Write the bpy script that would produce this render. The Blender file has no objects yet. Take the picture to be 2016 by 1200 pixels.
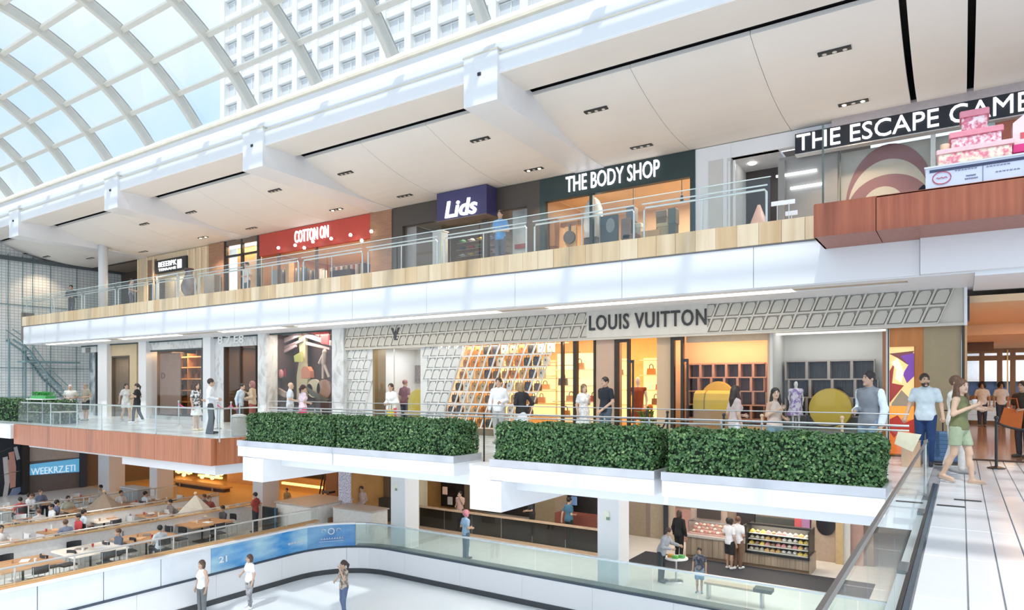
import bpy, math, random
import numpy as np
from mathutils import Vector, Matrix

SC = bpy.context.scene
COL = SC.collection
PI = math.pi
rnd = random.Random(7)
# ------------------------------------------------------------------ camera, sky, sun, exposure
EYE = 1.6                       # eye height above the upper walkway floor (z = 0)
FPX, PX0, HORIZON = 1333.0, 1008.0, 757.0
YAW = math.atan2(.5533, .833)
SN, CS = math.sin(YAW), math.cos(YAW)
cam = bpy.data.cameras.new('camera')
cam.sensor_width = 36.0
cam.lens = 36.0 * FPX / 2016.0
cam.shift_y = (HORIZON - 600.0) / 2016.0
cam.clip_end = 600
camo = bpy.data.objects.new('camera', cam); COL.objects.link(camo)
camo.location = (0, 0, EYE); camo.rotation_euler = (PI / 2, 0, YAW)
SC.camera = camo
world = bpy.data.worlds.new('sky'); SC.world = world; world.use_nodes = True
wn, wl = world.node_tree.nodes, world.node_tree.links
wn.clear()
wo = wn.new('ShaderNodeOutputWorld'); bg = wn.new('ShaderNodeBackground')
tc = wn.new('ShaderNodeTexCoord'); ns = wn.new('ShaderNodeTexNoise'); rp = wn.new('ShaderNodeValToRGB')
ns.inputs['Scale'].default_value = 2.2; ns.inputs['Detail'].default_value = 6
rp.color_ramp.elements[0].position = .40; rp.color_ramp.elements[0].color = (.55, .74, .95, 1)
rp.color_ramp.elements[1].position = .62; rp.color_ramp.elements[1].color = (.97, .97, .98, 1)
wl.new(tc.outputs['Generated'], ns.inputs['Vector']); wl.new(ns.outputs['Fac'], rp.inputs['Fac'])
wl.new(rp.outputs['Color'], bg.inputs['Color']); wl.new(bg.outputs['Background'], wo.inputs['Surface'])
bg.inputs['Strength'].default_value = 1.35
sun = bpy.data.lights.new('sun', 'SUN'); sun.energy = 2.3; sun.angle = math.radians(1.2); sun.color = (1, .96, .9)
suno = bpy.data.objects.new('sun', sun); COL.objects.link(suno)
SUN_DIR = Vector((-.16, .74, -1.0)).normalized()        # the way the light travels
suno.rotation_euler = SUN_DIR.to_track_quat('-Z', 'Y').to_euler(); suno.location = (4, -12, 40)
SC.view_settings.view_transform = 'Standard'; SC.view_settings.look = 'None'
SC.view_settings.gamma = 1.0; SC.view_settings.use_curve_mapping = False
SC.view_settings.exposure = 0.28
SC.cycles.max_bounces = 7; SC.cycles.diffuse_bounces = 4; SC.cycles.glossy_bounces = 3
SC.cycles.transparent_max_bounces = 14; SC.cycles.transmission_bounces = 3
SC.cycles.caustics_reflective = False; SC.cycles.caustics_refractive = False
SC.cycles.use_denoising = True

# ------------------------------------------------------------------ measuring: photo point -> place in the hall at a known distance
def W(px, py, Y):
    "point of the plane at depth Y (parallel to the shop fronts) seen at photo pixel px, py"
    r = (px - PX0) / FPX
    X = (r * CS - SN) * Y / (CS + r * SN); d = -SN * X + CS * Y
    return X, EYE - (py - HORIZON) / FPX * d
def FX(px, Y): return W(px, 0, Y)[0]
def FZ(px, py, Y): return W(px, py, Y)[1]
def FL(px, py, z):
    "point of the floor at height z"
    d = (EYE - z) * FPX / (py - HORIZON); r = (px - PX0) / FPX * d
    return CS * r - SN * d, CS * d + SN * r
def YX(px, X):
    "depth Y at which the plane x = X is seen at px"
    r = (px - PX0) / FPX
    return (CS * X + r * SN * X) / (r * CS - SN)
def ZX(px, py, X):
    Y = YX(px, X); return EYE - (py - HORIZON) / FPX * (-SN * X + CS * Y)

# ------------------------------------------------------------------ materials
MATS = {}
def nodes_of(m):
    m.use_nodes = True
    return m.node_tree.nodes, m.node_tree.links, m.node_tree.nodes['Principled BSDF']
def mat(name, col=(.8, .8, .8), rough=.5, metal=0.0, emit=0.0, ecol=None, vary=.04, scale=3.0, bump=0.0, spec=.5):
    if name in MATS: return MATS[name]
    m = bpy.data.materials.new(name); n, l, b = nodes_of(m)
    c = tuple(col) + (1,)
    b.inputs['Base Color'].default_value = c
    b.inputs['Roughness'].default_value = rough; b.inputs['Metallic'].default_value = metal
    b.inputs['Specular IOR Level'].default_value = spec
    if emit:
        b.inputs['Emission Color'].default_value = tuple(ecol or col) + (1,); b.inputs['Emission Strength'].default_value = emit
    if vary or bump:
        t = n.new('ShaderNodeTexCoord'); z = n.new('ShaderNodeTexNoise')
        z.inputs['Scale'].default_value = scale; z.inputs['Detail'].default_value = 4
        l.new(t.outputs['Object'], z.inputs['Vector'])
        if vary:
            x = n.new('ShaderNodeValToRGB')
            x.color_ramp.elements[0].position = .3; x.color_ramp.elements[1].position = .7
            x.color_ramp.elements[0].color = tuple(max(0, v * (1 - vary)) for v in col) + (1,)
            x.color_ramp.elements[1].color = tuple(min(1, v * (1 + vary)) for v in col) + (1,)
            l.new(z.outputs['Fac'], x.inputs['Fac']); l.new(x.outputs['Color'], b.inputs['Base Color'])
        if bump:
            bp = n.new('ShaderNodeBump'); bp.inputs['Strength'].default_value = bump; bp.inputs['Distance'].default_value = .02
            l.new(z.outputs['Fac'], bp.inputs['Height']); l.new(bp.outputs['Normal'], b.inputs['Normal'])
    MATS[name] = m
    return m
def grain(name, c1, c2, sc=(1, 1, 1), scale=6.0, rough=.45, detail=6, p=(.3, .7), distort=0.0, tex='noise'):
    "two colours mixed by stretched noise: timber, stone, cloth"
    if name in MATS: return MATS[name]
    m = bpy.data.materials.new(name); n, l, b = nodes_of(m)
    t = n.new('ShaderNodeTexCoord'); mp = n.new('ShaderNodeMapping'); mp.inputs['Scale'].default_value = sc
    l.new(t.outputs['Object'], mp.inputs['Vector'])
    if tex == 'voronoi':
        z = n.new('ShaderNodeTexVoronoi'); z.inputs['Scale'].default_value = scale; out = z.outputs['Color']
    else:
        z = n.new('ShaderNodeTexNoise'); z.inputs['Scale'].default_value = scale; z.inputs['Detail'].default_value = detail
        z.inputs['Distortion'].default_value = distort; out = z.outputs['Fac']
    l.new(mp.outputs['Vector'], z.inputs['Vector'])
    x = n.new('ShaderNodeValToRGB'); x.color_ramp.elements[0].position, x.color_ramp.elements[1].position = p
    x.color_ramp.elements[0].color = tuple(c1) + (1,); x.color_ramp.elements[1].color = tuple(c2) + (1,)
    l.new(out, x.inputs['Fac']); l.new(x.outputs['Color'], b.inputs['Base Color'])
    b.inputs['Roughness'].default_value = rough
    MATS[name] = m
    return m
def glass(name, tint=(.96, .985, .975), refl=.025, haze=0.0, hcol=(.9, .95, .95)):
    "thin sheet glass: clear, a little mirror-like, optionally frosted"
    if name in MATS: return MATS[name]
    m = bpy.data.materials.new(name); m.use_nodes = True
    n, l = m.node_tree.nodes, m.node_tree.links; n.clear()
    o = n.new('ShaderNodeOutputMaterial'); a = n.new('ShaderNodeBsdfTransparent'); g = n.new('ShaderNodeBsdfGlossy'); mx = n.new('ShaderNodeMixShader')
    lw = n.new('ShaderNodeLayerWeight'); lw.inputs['Blend'].default_value = .25
    mm = n.new('ShaderNodeMath'); mm.operation = 'MULTIPLY_ADD'; mm.inputs[1].default_value = .16; mm.inputs[2].default_value = refl
    a.inputs['Color'].default_value = tint + (1,); g.inputs['Roughness'].default_value = .03
    l.new(lw.outputs['Facing'], mm.inputs[0]); l.new(mm.outputs[0], mx.inputs['Fac'])
    l.new(a.outputs[0], mx.inputs[1]); l.new(g.outputs[0], mx.inputs[2])
    last = mx
    if haze:
        d = n.new('ShaderNodeBsdfDiffuse'); d.inputs['Color'].default_value = hcol + (1,)
        m2 = n.new('ShaderNodeMixShader'); m2.inputs['Fac'].default_value = haze
        l.new(mx.outputs[0], m2.inputs[1]); l.new(d.outputs[0], m2.inputs[2]); last = m2
    l.new(last.outputs[0], o.inputs['Surface'])
    MATS[name] = m
    return m
def plain(col, rough=.7):
    k = 'paint_%02x%02x%02x_%d' % tuple([int(max(0, min(1, c)) * 255) for c in col] + [int(rough * 10)])
    return mat(k, col, rough, vary=.06, scale=9)

WHITE = mat('white_plaster', (.80, .81, .83), .55, vary=.015, scale=.8)
WHITE2 = mat('white_panel', (.80, .805, .82), .35, vary=.01, scale=.5)
CEIL = mat('ceiling_paint', (.80, .755, .70), .7, vary=.02, scale=.6)
CREAM = mat('cream_metal', (.66, .61, .50), .4, vary=.05)
DARK = mat('dark_gap', (.025, .025, .028), .6, vary=.2)
BLACK = mat('black_metal', (.02, .022, .025), .35, vary=.1)
STEEL = mat('brushed_steel', (.62, .63, .64), .28, .9, vary=.05, scale=20)
BRONZE = mat('dark_bronze', (.055, .042, .032), .35, .5, vary=.1)
GOLD = mat('brass', (.55, .40, .18), .3, .85, vary=.05)
TILE = mat('white_floor_tile', (.70, .72, .745), .28, vary=.03, scale=1.2)
GLASS = glass('clear_glass')
SHOPGLASS = glass('shop_window_glass', (.97, .975, .97), .015)
SKYGLASS = glass('skylight_glass', (.66, .71, .76), .03)
GREENGLASS = glass('rink_glass', (.88, .96, .95), .05, .04, (.78, .9, .88))
OAK = grain('pale_oak', (.52, .37, .21), (.70, .55, .36), (1.4, 1.4, .12), 3.2, .4, 5)
CHERRY = grain('cherry_veneer', (.26, .065, .03), (.36, .105, .05), (2.5, 2.5, .12), 5, .35, 5)
CHERRY2 = grain('orange_veneer', (.31, .095, .035), (.44, .155, .065), (2.5, 2.5, .12), 5, .35, 5)
MARBLE = grain('white_marble', (.50, .50, .49), (.74, .75, .74), (1, 1, .6), 2.2, .3, 9, (.35, .52), 1.5)
TABLEWOOD = grain('table_wood', (.42, .21, .09), (.58, .32, .15), (1, .2, 1), 8, .4)
def lamp_mat(name, col, s): return mat(name, col, .5, emit=s, ecol=col, vary=0)

# ------------------------------------------------------------------ mesh building
class MB:
    count = 0
    def __init__(s): s.v, s.f, s.m = [], [], []
    def add(s, vs, fs, mi=0):
        o = len(s.v); s.v += [tuple(p) for p in vs]; s.f += [tuple(i + o for i in f) for f in fs]; s.m += [mi] * len(fs); return s
    def box(s, x0, x1, y0, y1, z0, z1, mi=0):
        if x0 > x1: x0, x1 = x1, x0
        if y0 > y1: y0, y1 = y1, y0
        if z0 > z1: z0, z1 = z1, z0
        MB.count += 1; e = .0004 * (MB.count % 7)       # no two touching boxes share a plane exactly
        x0 += e; x1 -= e; y0 += e; y1 -= e; z1 -= min(e, (z1 - z0) * .1)
        return s.add([(x0, y0, z0), (x1, y0, z0), (x1, y1, z0), (x0, y1, z0), (x0, y0, z1), (x1, y0, z1), (x1, y1, z1), (x0, y1, z1)],
                     [(0, 3, 2, 1), (4, 5, 6, 7), (0, 1, 5, 4), (1, 2, 6, 5), (2, 3, 7, 6), (3, 0, 4, 7)], mi)
    def cbox(s, x0, x1, y0, y1, z0, z1, c=.01, mi=0):
        "box with chamfered vertical and top edges"
        def ring(z, k): return [(x0 + c, y0 + k, z), (x1 - c, y0 + k, z), (x1 - k, y0 + c, z), (x1 - k, y1 - c, z), (x1 - c, y1 - k, z), (x0 + c, y1 - k, z), (x0 + k, y1 - c, z), (x0 + k, y0 + c, z)]
        vs = ring(z0, 0) + ring(z1 - c, 0) + ring(z1, c * .7)
        fs = [tuple(range(7, -1, -1)), tuple(range(16, 24))]
        for a in (0, 8):
            for i in range(8): j = (i + 1) % 8; fs.append((a + i, a + j, a + 8 + j, a + 8 + i))
        return s.add(vs, fs, mi)
    def poly(s, pts, axis, a, b, mi=0):
        "outline extruded along an axis; pts are the two other coordinates in x,y,z order"
        n = len(pts)
        def P(p, t): return {'x': (t, p[0], p[1]), 'y': (p[0], t, p[1]), 'z': (p[0], p[1], t)}[axis]
        vs = [P(p, a) for p in pts] + [P(p, b) for p in pts]
        fs = [tuple(range(n - 1, -1, -1)), tuple(range(n, 2 * n))] + [(i, (i + 1) % n, n + (i + 1) % n, n + i) for i in range(n)]
        return s.add(vs, fs, mi)
    def tube(s, pts, r, n=8, mi=0, closed=False):
        pts = [Vector(p) for p in pts]; R = r if isinstance(r, (list, tuple)) else [r] * len(pts)
        vs, fs = [], []; up = Vector((0, 0, 1)); N = len(pts)
        for i, p in enumerate(pts):
            d = (pts[(i + 1) % N] - pts[i - 1]) if closed else (pts[min(i + 1, N - 1)] - pts[max(i - 1, 0)])
            d.normalize(); a = d.cross(up)
            if a.length < .05: a = d.cross(Vector((1, 0, 0)))
            a.normalize(); b = d.cross(a)
            for k in range(n):
                t = 2 * PI * k / n; vs.append(p + (a * math.cos(t) + b * math.sin(t)) * R[i])
        for i in range(N if closed else N - 1):
            for k in range(n):
                j = (i + 1) % N; fs.append((i * n + k, j * n + k, j * n + (k + 1) % n, i * n + (k + 1) % n))
        if not closed: fs += [tuple(range(n)), tuple(range(N * n - 1, (N - 1) * n - 1, -1))]
        return s.add(vs, fs, mi)
    def lathe(s, prof, c=(0, 0, 0), n=14, mi=0):
        vs, fs = [], []
        for r, z in prof:
            for k in range(n): t = 2 * PI * k / n; vs.append((c[0] + r * math.cos(t), c[1] + r * math.sin(t), c[2] + z))
        for i in range(len(prof) - 1):
            for k in range(n): fs.append((i * n + k, i * n + (k + 1) % n, (i + 1) * n + (k + 1) % n, (i + 1) * n + k))
        fs += [tuple(range(n - 1, -1, -1)), tuple(range((len(prof) - 1) * n, len(prof) * n))]
        return s.add(vs, fs, mi)
    def ball(s, c, r, nu=10, nv=7, mi=0):
        r = r if isinstance(r, (tuple, list)) else (r, r, r)
        vs, fs = [(c[0], c[1], c[2] - r[2])], []
        for i in range(1, nv):
            a = -PI / 2 + PI * i / nv
            for k in range(nu):
                t = 2 * PI * k / nu; vs.append((c[0] + r[0] * math.cos(a) * math.cos(t), c[1] + r[1] * math.cos(a) * math.sin(t), c[2] + r[2] * math.sin(a)))
        vs.append((c[0], c[1], c[2] + r[2])); L = len(vs) - 1
        for k in range(nu): fs += [(0, 1 + (k + 1) % nu, 1 + k), (L, L - nu + k, L - nu + (k + 1) % nu)]
        for i in range(nv - 2):
            for k in range(nu): a = 1 + i * nu; fs.append((a + k, a + (k + 1) % nu, a + nu + (k + 1) % nu, a + nu + k))
        return s.add(vs, fs, mi)
    def mesh(s, name, mats, off=(0, 0, 0), smooth=False):
        me = bpy.data.meshes.new(name)
        v = np.asarray(s.v, dtype=np.float64).reshape(-1, 3) - np.asarray(off)
        me.from_pydata(v.tolist(), [], s.f)
        for m in (mats if isinstance(mats, (list, tuple)) else [mats]): me.materials.append(m)
        if any(s.m): me.polygons.foreach_set('material_index', s.m)
        if smooth: me.polygons.foreach_set('use_smooth', [True] * len(me.polygons))
        return me
    def build(s, name, mats, parent=None, smooth=False, local=False, origin=None):
        "one mesh object. World coordinates unless local; a child shares its thing's origin"
        if parent is not None:
            off = (0, 0, 0) if local else root_loc(parent)
            me = s.mesh(name, mats, off, smooth); o = bpy.data.objects.new(name, me); o.parent = parent
        else:
            v = np.asarray(s.v).reshape(-1, 3)
            c = origin if origin is not None else ((v[:, 0].min() + v[:, 0].max()) / 2, (v[:, 1].min() + v[:, 1].max()) / 2, v[:, 2].min())
            me = s.mesh(name, mats, c, smooth); o = bpy.data.objects.new(name, me); o.location = c
        COL.objects.link(o)
        return o
def root_loc(o):
    while o.parent: o = o.parent
    return tuple(o.location)
def tag(o, label=None, cat=None, group=None, kind=None):
    if label: o['label'] = label
    if cat: o['category'] = cat
    if group: o['group'] = group
    if kind: o['kind'] = kind
    return o
def thing(name, label, cat, loc=(0, 0, 0), rz=0.0, group=None, kind=None):
    o = bpy.data.objects.new(name, None); COL.objects.link(o); o.location = loc; o.rotation_euler = (0, 0, rz); o.empty_display_size = .2
    return tag(o, label, cat, group, kind)
def struct(name, label=None, loc=(0, 0, 0)): return thing(name, label, None, loc, kind='structure')
def inst(name, me, parent, loc, rz=0.0):
    "a part that shares its mesh; loc in world coordinates"
    o = bpy.data.objects.new(name, me); o.parent = parent; L = root_loc(parent)
    o.location = (loc[0] - L[0], loc[1] - L[1], loc[2] - L[2]); o.rotation_euler = (0, 0, rz); COL.objects.link(o)
    return o
def copy_tree(o, parent=None):
    c = o.copy(); COL.objects.link(c); c.parent = parent
    for ch in list(o.children): copy_tree(ch, c)
    return c
def BX(name, m, parent, *b): return MB().box(*b).build(name, m, parent)
def letters(name, text, m, parent, x0, x1, z0, z1, y, depth=.03, face='-y', bold=0.0, shear=0.0, space=1.0):
    "raised lettering fitted to a rectangle; face -y: x runs along X. face +x: x runs along Y"
    cu = bpy.data.curves.new(name, 'FONT'); cu.body = text; cu.size = 1; cu.extrude = .05; cu.offset = bold; cu.shear = shear; cu.space_character = space
    cu.resolution_u = 3
    to = bpy.data.objects.new('lettering_source', cu); COL.objects.link(to)
    bpy.context.view_layer.update()
    me = bpy.data.meshes.new_from_object(to.evaluated_get(bpy.context.evaluated_depsgraph_get()))
    bpy.data.objects.remove(to); bpy.data.curves.remove(cu)
    v = np.empty(len(me.vertices) * 3); me.vertices.foreach_get('co', v); v = v.reshape(-1, 3)
    lo, hi = v.min(0), v.max(0); u = (v - lo) / (hi - lo)
    L = root_loc(parent)
    w = np.empty_like(v)
    if face == '-y':
        w[:, 0] = x0 + u[:, 0] * (x1 - x0) - L[0]; w[:, 1] = y - u[:, 2] * depth - L[1]
    else:
        w[:, 1] = x0 + u[:, 0] * (x1 - x0) - L[1]; w[:, 0] = y + u[:, 2] * depth - L[0]
    w[:, 2] = z0 + u[:, 1] * (z1 - z0) - L[2]
    me.vertices.foreach_set('co', w.ravel()); me.materials.clear(); me.materials.append(m); me.name = name; me.update()
    o = bpy.data.objects.new(name, me); o.parent = parent; COL.objects.link(o)
    return o
def area(name, loc, sx, sy, power, col, parent=None, rot=(0, 0, 0)):
    l = bpy.data.lights.new(name, 'AREA'); l.shape = 'RECTANGLE'; l.size = sx; l.size_y = sy; l.energy = power; l.color = col
    o = bpy.data.objects.new(name, l); COL.objects.link(o); o.rotation_euler = rot
    if parent is not None:
        L = root_loc(parent); o.parent = parent; o.location = tuple(loc[i] - L[i] for i in range(3))
    else: o.location = loc
    return o
WARM = (1.0, .62, .30); WARMW = (1.0, .82, .62)
ORDW = 'first second third fourth fifth sixth seventh eighth ninth tenth eleventh twelfth thirteenth fourteenth fifteenth sixteenth seventeenth eighteenth nineteenth twentieth'.split() + ['twenty-first', 'twenty-second', 'twenty-third', 'twenty-fourth', 'twenty-fifth']
# ------------------------------------------------------------------ people: one smooth body surface each, clothes and hair as children
def cone_d(P, a, b, ra, rb):
    a = np.asarray(a, float); b = np.asarray(b, float); ab = b - a; L = (ab * ab).sum() + 1e-9
    t = np.clip(((P - a) @ ab) / L, 0, 1)
    return np.linalg.norm(P - a - t[:, None] * ab, axis=1) - (ra + (rb - ra) * t)
def ell_d(P, c, r):
    q = (P - np.asarray(c)) / np.asarray(r); k = np.linalg.norm(q, axis=1)
    return (k - 1) * min(r) * .5 + (k - 1) * float(np.mean(r)) * .5
def field(prims, k=.03):
    def f(P):
        d = None
        for p in prims:
            e = cone_d(P, *p[1:5]) if p[0] == 'c' else ell_d(P, p[1], p[2])
            if d is None: d = e
            else:
                h = np.clip(.5 + .5 * (d - e) / k, 0, 1); d = d * (1 - h) + e * h - k * h * (1 - h)
        return d
    return f
def bounds(prims, pad=.05):
    lo, hi = np.full(3, 1e9), np.full(3, -1e9)
    for p in prims:
        if p[0] == 'c':
            for q, r in ((p[1], p[3]), (p[2], p[4])): lo = np.minimum(lo, np.asarray(q) - r); hi = np.maximum(hi, np.asarray(q) + r)
        else: lo = np.minimum(lo, np.asarray(p[1]) - p[2]); hi = np.maximum(hi, np.asarray(p[1]) + p[2])
    return lo - pad, hi + pad
def surface(f, lo, hi, h):
    "closed smooth surface where f crosses zero, on a grid of step h"
    n = np.ceil((hi - lo) / h).astype(int) + 1
    ax = [lo[i] + h * np.arange(n[i]) for i in range(3)]
    G = np.stack(np.meshgrid(*ax, indexing='ij'), -1).reshape(-1, 3)
    D = f(G).reshape(n); S = D < 0
    c = n - 1; acc = np.zeros((*c, 3)); cnt = np.zeros(c)
    base = np.stack(np.meshgrid(*[np.arange(k) for k in c], indexing='ij'), -1).astype(float)
    sl = lambda o: tuple(slice(o[i], o[i] + c[i]) for i in range(3))
    for a in range(3):
        u, w = [i for i in range(3) if i != a]
        for du in (0, 1):
            for dw in (0, 1):
                o0 = [0, 0, 0]; o0[u] = du; o0[w] = dw; o1 = list(o0); o1[a] = 1
                d0, d1 = D[sl(o0)], D[sl(o1)]; m = (d0 < 0) != (d1 < 0)
                t = np.where(m, d0 / np.where(m, d0 - d1, 1), 0)
                p = base + np.asarray(o0, float); p[..., a] += t
                acc += p * m[..., None]; cnt += m
    act = cnt > 0; idx = np.full(c, -1); idx[act] = np.arange(act.sum())
    V = lo + h * (acc[act] / cnt[act][:, None])
    F = []
    for a in range(3):
        u, w = (a + 1) % 3, (a + 2) % 3
        s0 = [slice(None)] * 3; s1 = [slice(None)] * 3; s0[a] = slice(0, -1); s1[a] = slice(1, None)
        A, B = S[tuple(s0)], S[tuple(s1)]; I = np.argwhere(A != B)
        I = I[(I[:, u] > 0) & (I[:, w] > 0) & (I[:, u] < c[u]) & (I[:, w] < c[w])]
        if not len(I): continue
        inside = A[tuple(I.T)]
        def at(du, dw): J = I.copy(); J[:, u] -= du; J[:, w] -= dw; return idx[tuple(J.T)]
        q = np.stack([at(1, 1), at(0, 1), at(0, 0), at(1, 0)], 1)
        q[~inside] = q[~inside][:, ::-1]
        F.append(q)
    F = np.concatenate(F); F = F[(F >= 0).all(1)]
    return V, F
def skin_mat(t): return mat('skin_%d' % int(t * 100), (.30 + .42 * t, .16 + .33 * t, .10 + .25 * t), .5, vary=.05, scale=14)
def cloth(col): return mat('cloth_%02x%02x%02x' % tuple(int(c * 255) for c in col), col, .85, vary=.10, scale=11, bump=.25)
def patterned(name, a, b, scale=26): return grain(name, a, b, (1, 1, 1), scale, .85, 2, (.42, .58))
EYE_M = mat('eye_dark', (.03, .02, .02), .3, vary=0); LIP_M = mat('lips', (.45, .16, .13), .5, vary=0)
SEC = dict(n=0)
def add_surface(name, f, b, h, m, parent, extra=None, mats2=()):
    V, F = surface(f, b[0], b[1], h)
    me = bpy.data.meshes.new(name)
    vs, fs = V.tolist(), F.tolist(); mi = [0] * len(fs)
    if extra: o = len(vs); vs += [list(p) for p in extra.v]; fs += [[i + o for i in q] for q in extra.f]; mi += extra.m
    me.from_pydata(vs, [], fs)
    for q in [m] + list(mats2): me.materials.append(q)
    if any(mi): me.polygons.foreach_set('material_index', mi)
    me.polygons.foreach_set('use_smooth', [True] * len(fs))
    o = bpy.data.objects.new(name, me); o.parent = parent; COL.objects.link(o)
    return o
ARMS = {  # elbow, wrist for the +x arm, body 1.75 m tall facing -y
    'down': ((.235, .03, 1.14), (.245, -.05, .89)), 'front': ((.225, .06, 1.15), (.10, -.22, 1.10)),
    'chest': ((.21, .02, 1.16), (.07, -.22, 1.30)), 'face': ((.23, -.10, 1.20), (.07, -.17, 1.50)),
    'pocket': ((.25, .08, 1.15), (.19, -.04, .95)), 'out': ((.33, .0, 1.20), (.50, -.05, 1.02)), 'rail': ((.245, .0, 1.15), (.30, -.14, .93)),
    'reach': ((.22, -.14, 1.22), (.20, -.40, 1.18)), 'clasp': ((.235, .01, 1.14), (.05, -.17, .93)), 'hip': ((.33, .08, 1.16), (.19, -.02, 1.02)),
    'table': ((.24, -.08, 1.14), (.14, -.32, 1.12)), 'back': ((.25, .10, 1.15), (.23, .16, .92)), 'handle': ((.235, .04, 1.15), (.29, -.06, .95))}
def person(label, loc, h=1.72, rz=0.0, skin=.7, hair=('short', (.03, .02, .015)), top=('tee', (.8, .8, .8)), bottom=('pants', (.1, .1, .13)),
           shoes=(.7, .7, .7), arms=('down', 'down'), stride=0.0, lean=0.0, turn=0.0, female=False, sit=0.0, vox=.024, group=None, nod=0.0, wide=1.0, feet='shoes', sleeves=None):
    "rz = 0 faces -y; arms = (+x side, -x side)"
    s = h / 1.75
    root = thing('person', label, 'person', loc, rz, group)
    V3 = lambda *a: np.array(a, float)
    sh = .150 if female else .172; hp = .095 if female else .088; w = wide
    SK = skin_mat(skin)
    # joints (unit: a 1.75 m body)
    hipz = .93; drop = 0.0
    if sit: drop = .47
    ly = -lean
    hip = {1: V3(hp, 0, hipz - drop), -1: V3(-hp, 0, hipz - drop)}
    knee, ank, toe = {}, {}, {}
    for q in (1, -1):
        st = stride * q
        if sit:
            knee[q] = V3(hp * 1.15 * q, -.42, hipz - drop + .02); ank[q] = V3(hp * 1.2 * q, -.40, .08)
        else:
            knee[q] = V3(hp * 1.02 * q, -.5 * st - (.04 if st else .012), .50 + .01 * abs(st)); ank[q] = V3(hp * .95 * q, -st + (.10 if st < 0 else 0) * abs(st) * 3, .085 + (.07 if st < -.05 else 0))
        toe[q] = ank[q] + V3(.03 * q, -.155, -.045 if st >= -.05 else -.085)
    def up(p):  # the upper body leans forward about the hips
        p = V3(*p); dz = p[2] - hipz; a = lean
        return V3(p[0], p[1] - dz * math.sin(a), hipz - drop + dz * math.cos(a))
    sho = {q: up((sh * w * q, .005, 1.405)) for q in (1, -1)}
    elb, wri = {}, {}
    for q, nm in ((1, arms[0]), (-1, arms[1])):
        e, r = ARMS[nm] if isinstance(nm, str) else nm
        k = .93 if female else 1.0
        elb[q] = up((e[0] * q * k * w, e[1], e[2])); wri[q] = up((r[0] * q * k, r[1], r[2]))
    neck0, neck1 = up((0, .01, 1.44)), up((0, -.012, 1.54))
    hc = up((0, -.025 - .03 * nod, 1.628 - .02 * nod))
    ct, sn_ = math.cos(turn), math.sin(turn)
    def hd(x, y, z): return hc + V3(x * ct - y * sn_, x * sn_ + y * ct, z)   # head-local to body
    cw = (.140 if female else .156) * w; ww = (.118 if female else .136) * w; pw = (.164 if female else .150) * w
    torso = [('e', up((0, .0, .95)), (pw, .112 * w, .13)), ('e', up((0, .0, 1.10)), (ww, .098 * w, .17)), ('e', up((0, .0, 1.29)), (cw, .112 * w, .19)),
             ('c', sho[1] * .90 + sho[-1] * .10, sho[-1] * .90 + sho[1] * .10, .056, .056)]
    torso += [('c', up((.05, .012, 1.455)), sho[1] * .95, .036, .036), ('c', up((-.05, .012, 1.455)), sho[-1] * .95, .036, .036)]
    if female: torso += [('e', up((.062, -.085, 1.27)), (.062, .055, .06)), ('e', up((-.062, -.085, 1.27)), (.062, .055, .06))]
    body = list(torso) + [('c', neck0, neck1, .058, .052)]
    legs, armp = {}, {}
    for q in (1, -1):
        legs[q] = [('c', hip[q], knee[q], .088 * w, .056), ('c', knee[q] + V3(0, .015, -.03), knee[q] * .55 + ank[q] * .45 + V3(0, .018, 0), .05, .052), ('c', knee[q] * .6 + ank[q] * .4, ank[q], .05, .036)]
        armp[q] = [('c', sho[q], elb[q], .047 * w, .037), ('c', elb[q], wri[q], .038, .026)]
        hdir = (wri[q] - elb[q]) / (np.linalg.norm(wri[q] - elb[q]) + 1e-6)
        body += legs[q] + armp[q] + [('c', ank[q] + V3(0, .03, -.04), toe[q], .036, .030), ('c', wri[q], wri[q] + hdir * .085, .028, .030)]
    headp = [('e', hd(0, .005, .025), (.076, .095, .098)), ('e', hd(0, -.015, -.045), (.060, .075, .075)), ('c', hd(0, -.09, .012), hd(0, -.108, -.022), .008, .014),
             ('e', hd(.077, .01, -.005), (.012, .02, .03)), ('e', hd(-.077, .01, -.005), (.012, .02, .03)), ('e', hd(0, -.075, -.095), (.028, .025, .02))]
    body += headp
    ex = MB()
    for q in (1, -1):                                     # five fingers rooted in the palm; eyes, brows
        d = wri[q] - elb[q]; d /= np.linalg.norm(d) + 1e-6
        side = np.cross(d, V3(0, 1, .2)); side /= np.linalg.norm(side) + 1e-6; pn = np.cross(d, side)
        for i in range(4):
            a = wri[q] + d * .075 + side * (.021 * (i - 1.5)); L = (.062, .074, .070, .054)[i]
            b = a + d * L * .55 + pn * .010 * q; c = b + d * L * .35 + pn * .024 * q
            ex.tube([a, b, c], [.0095, .0085, .0065], 6)
        a = wri[q] + d * .03 + side * -.024
        ex.tube([a, a + d * .03 - side * .024, a + d * .062 - side * .028 + pn * .012 * q], [.011, .010, .007], 6)
        ex.ball(hd(.031 * q, -.082, .018), (.012, .010, .007), 8, 5, 1)
        ex.tube([hd(.016 * q, -.092, .040), hd(.034 * q, -.088, .045), hd(.05 * q, -.074, .038)], .004, 5, 1)
    ex.tube([hd(-.025, -.083, -.052), hd(0, -.092, -.055), hd(.025, -.083, -.052)], [.003, .007, .003], 6, 2)
    def fin(ps): return [(p[0], np.asarray(p[1]) * s, np.asarray(p[2]) * s, p[3] * s, p[4] * s) if p[0] == 'c' else (p[0], np.asarray(p[1]) * s, tuple(np.asarray(p[2]) * s)) for p in ps]
    ex.v = [tuple(np.asarray(p) * s) for p in ex.v]
    bp = fin(body); vb = min(vox, .019)
    add_surface('body', field(bp, .022 * s), bounds(bp), vb, SK, root, ex, (EYE_M, LIP_M))
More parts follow.
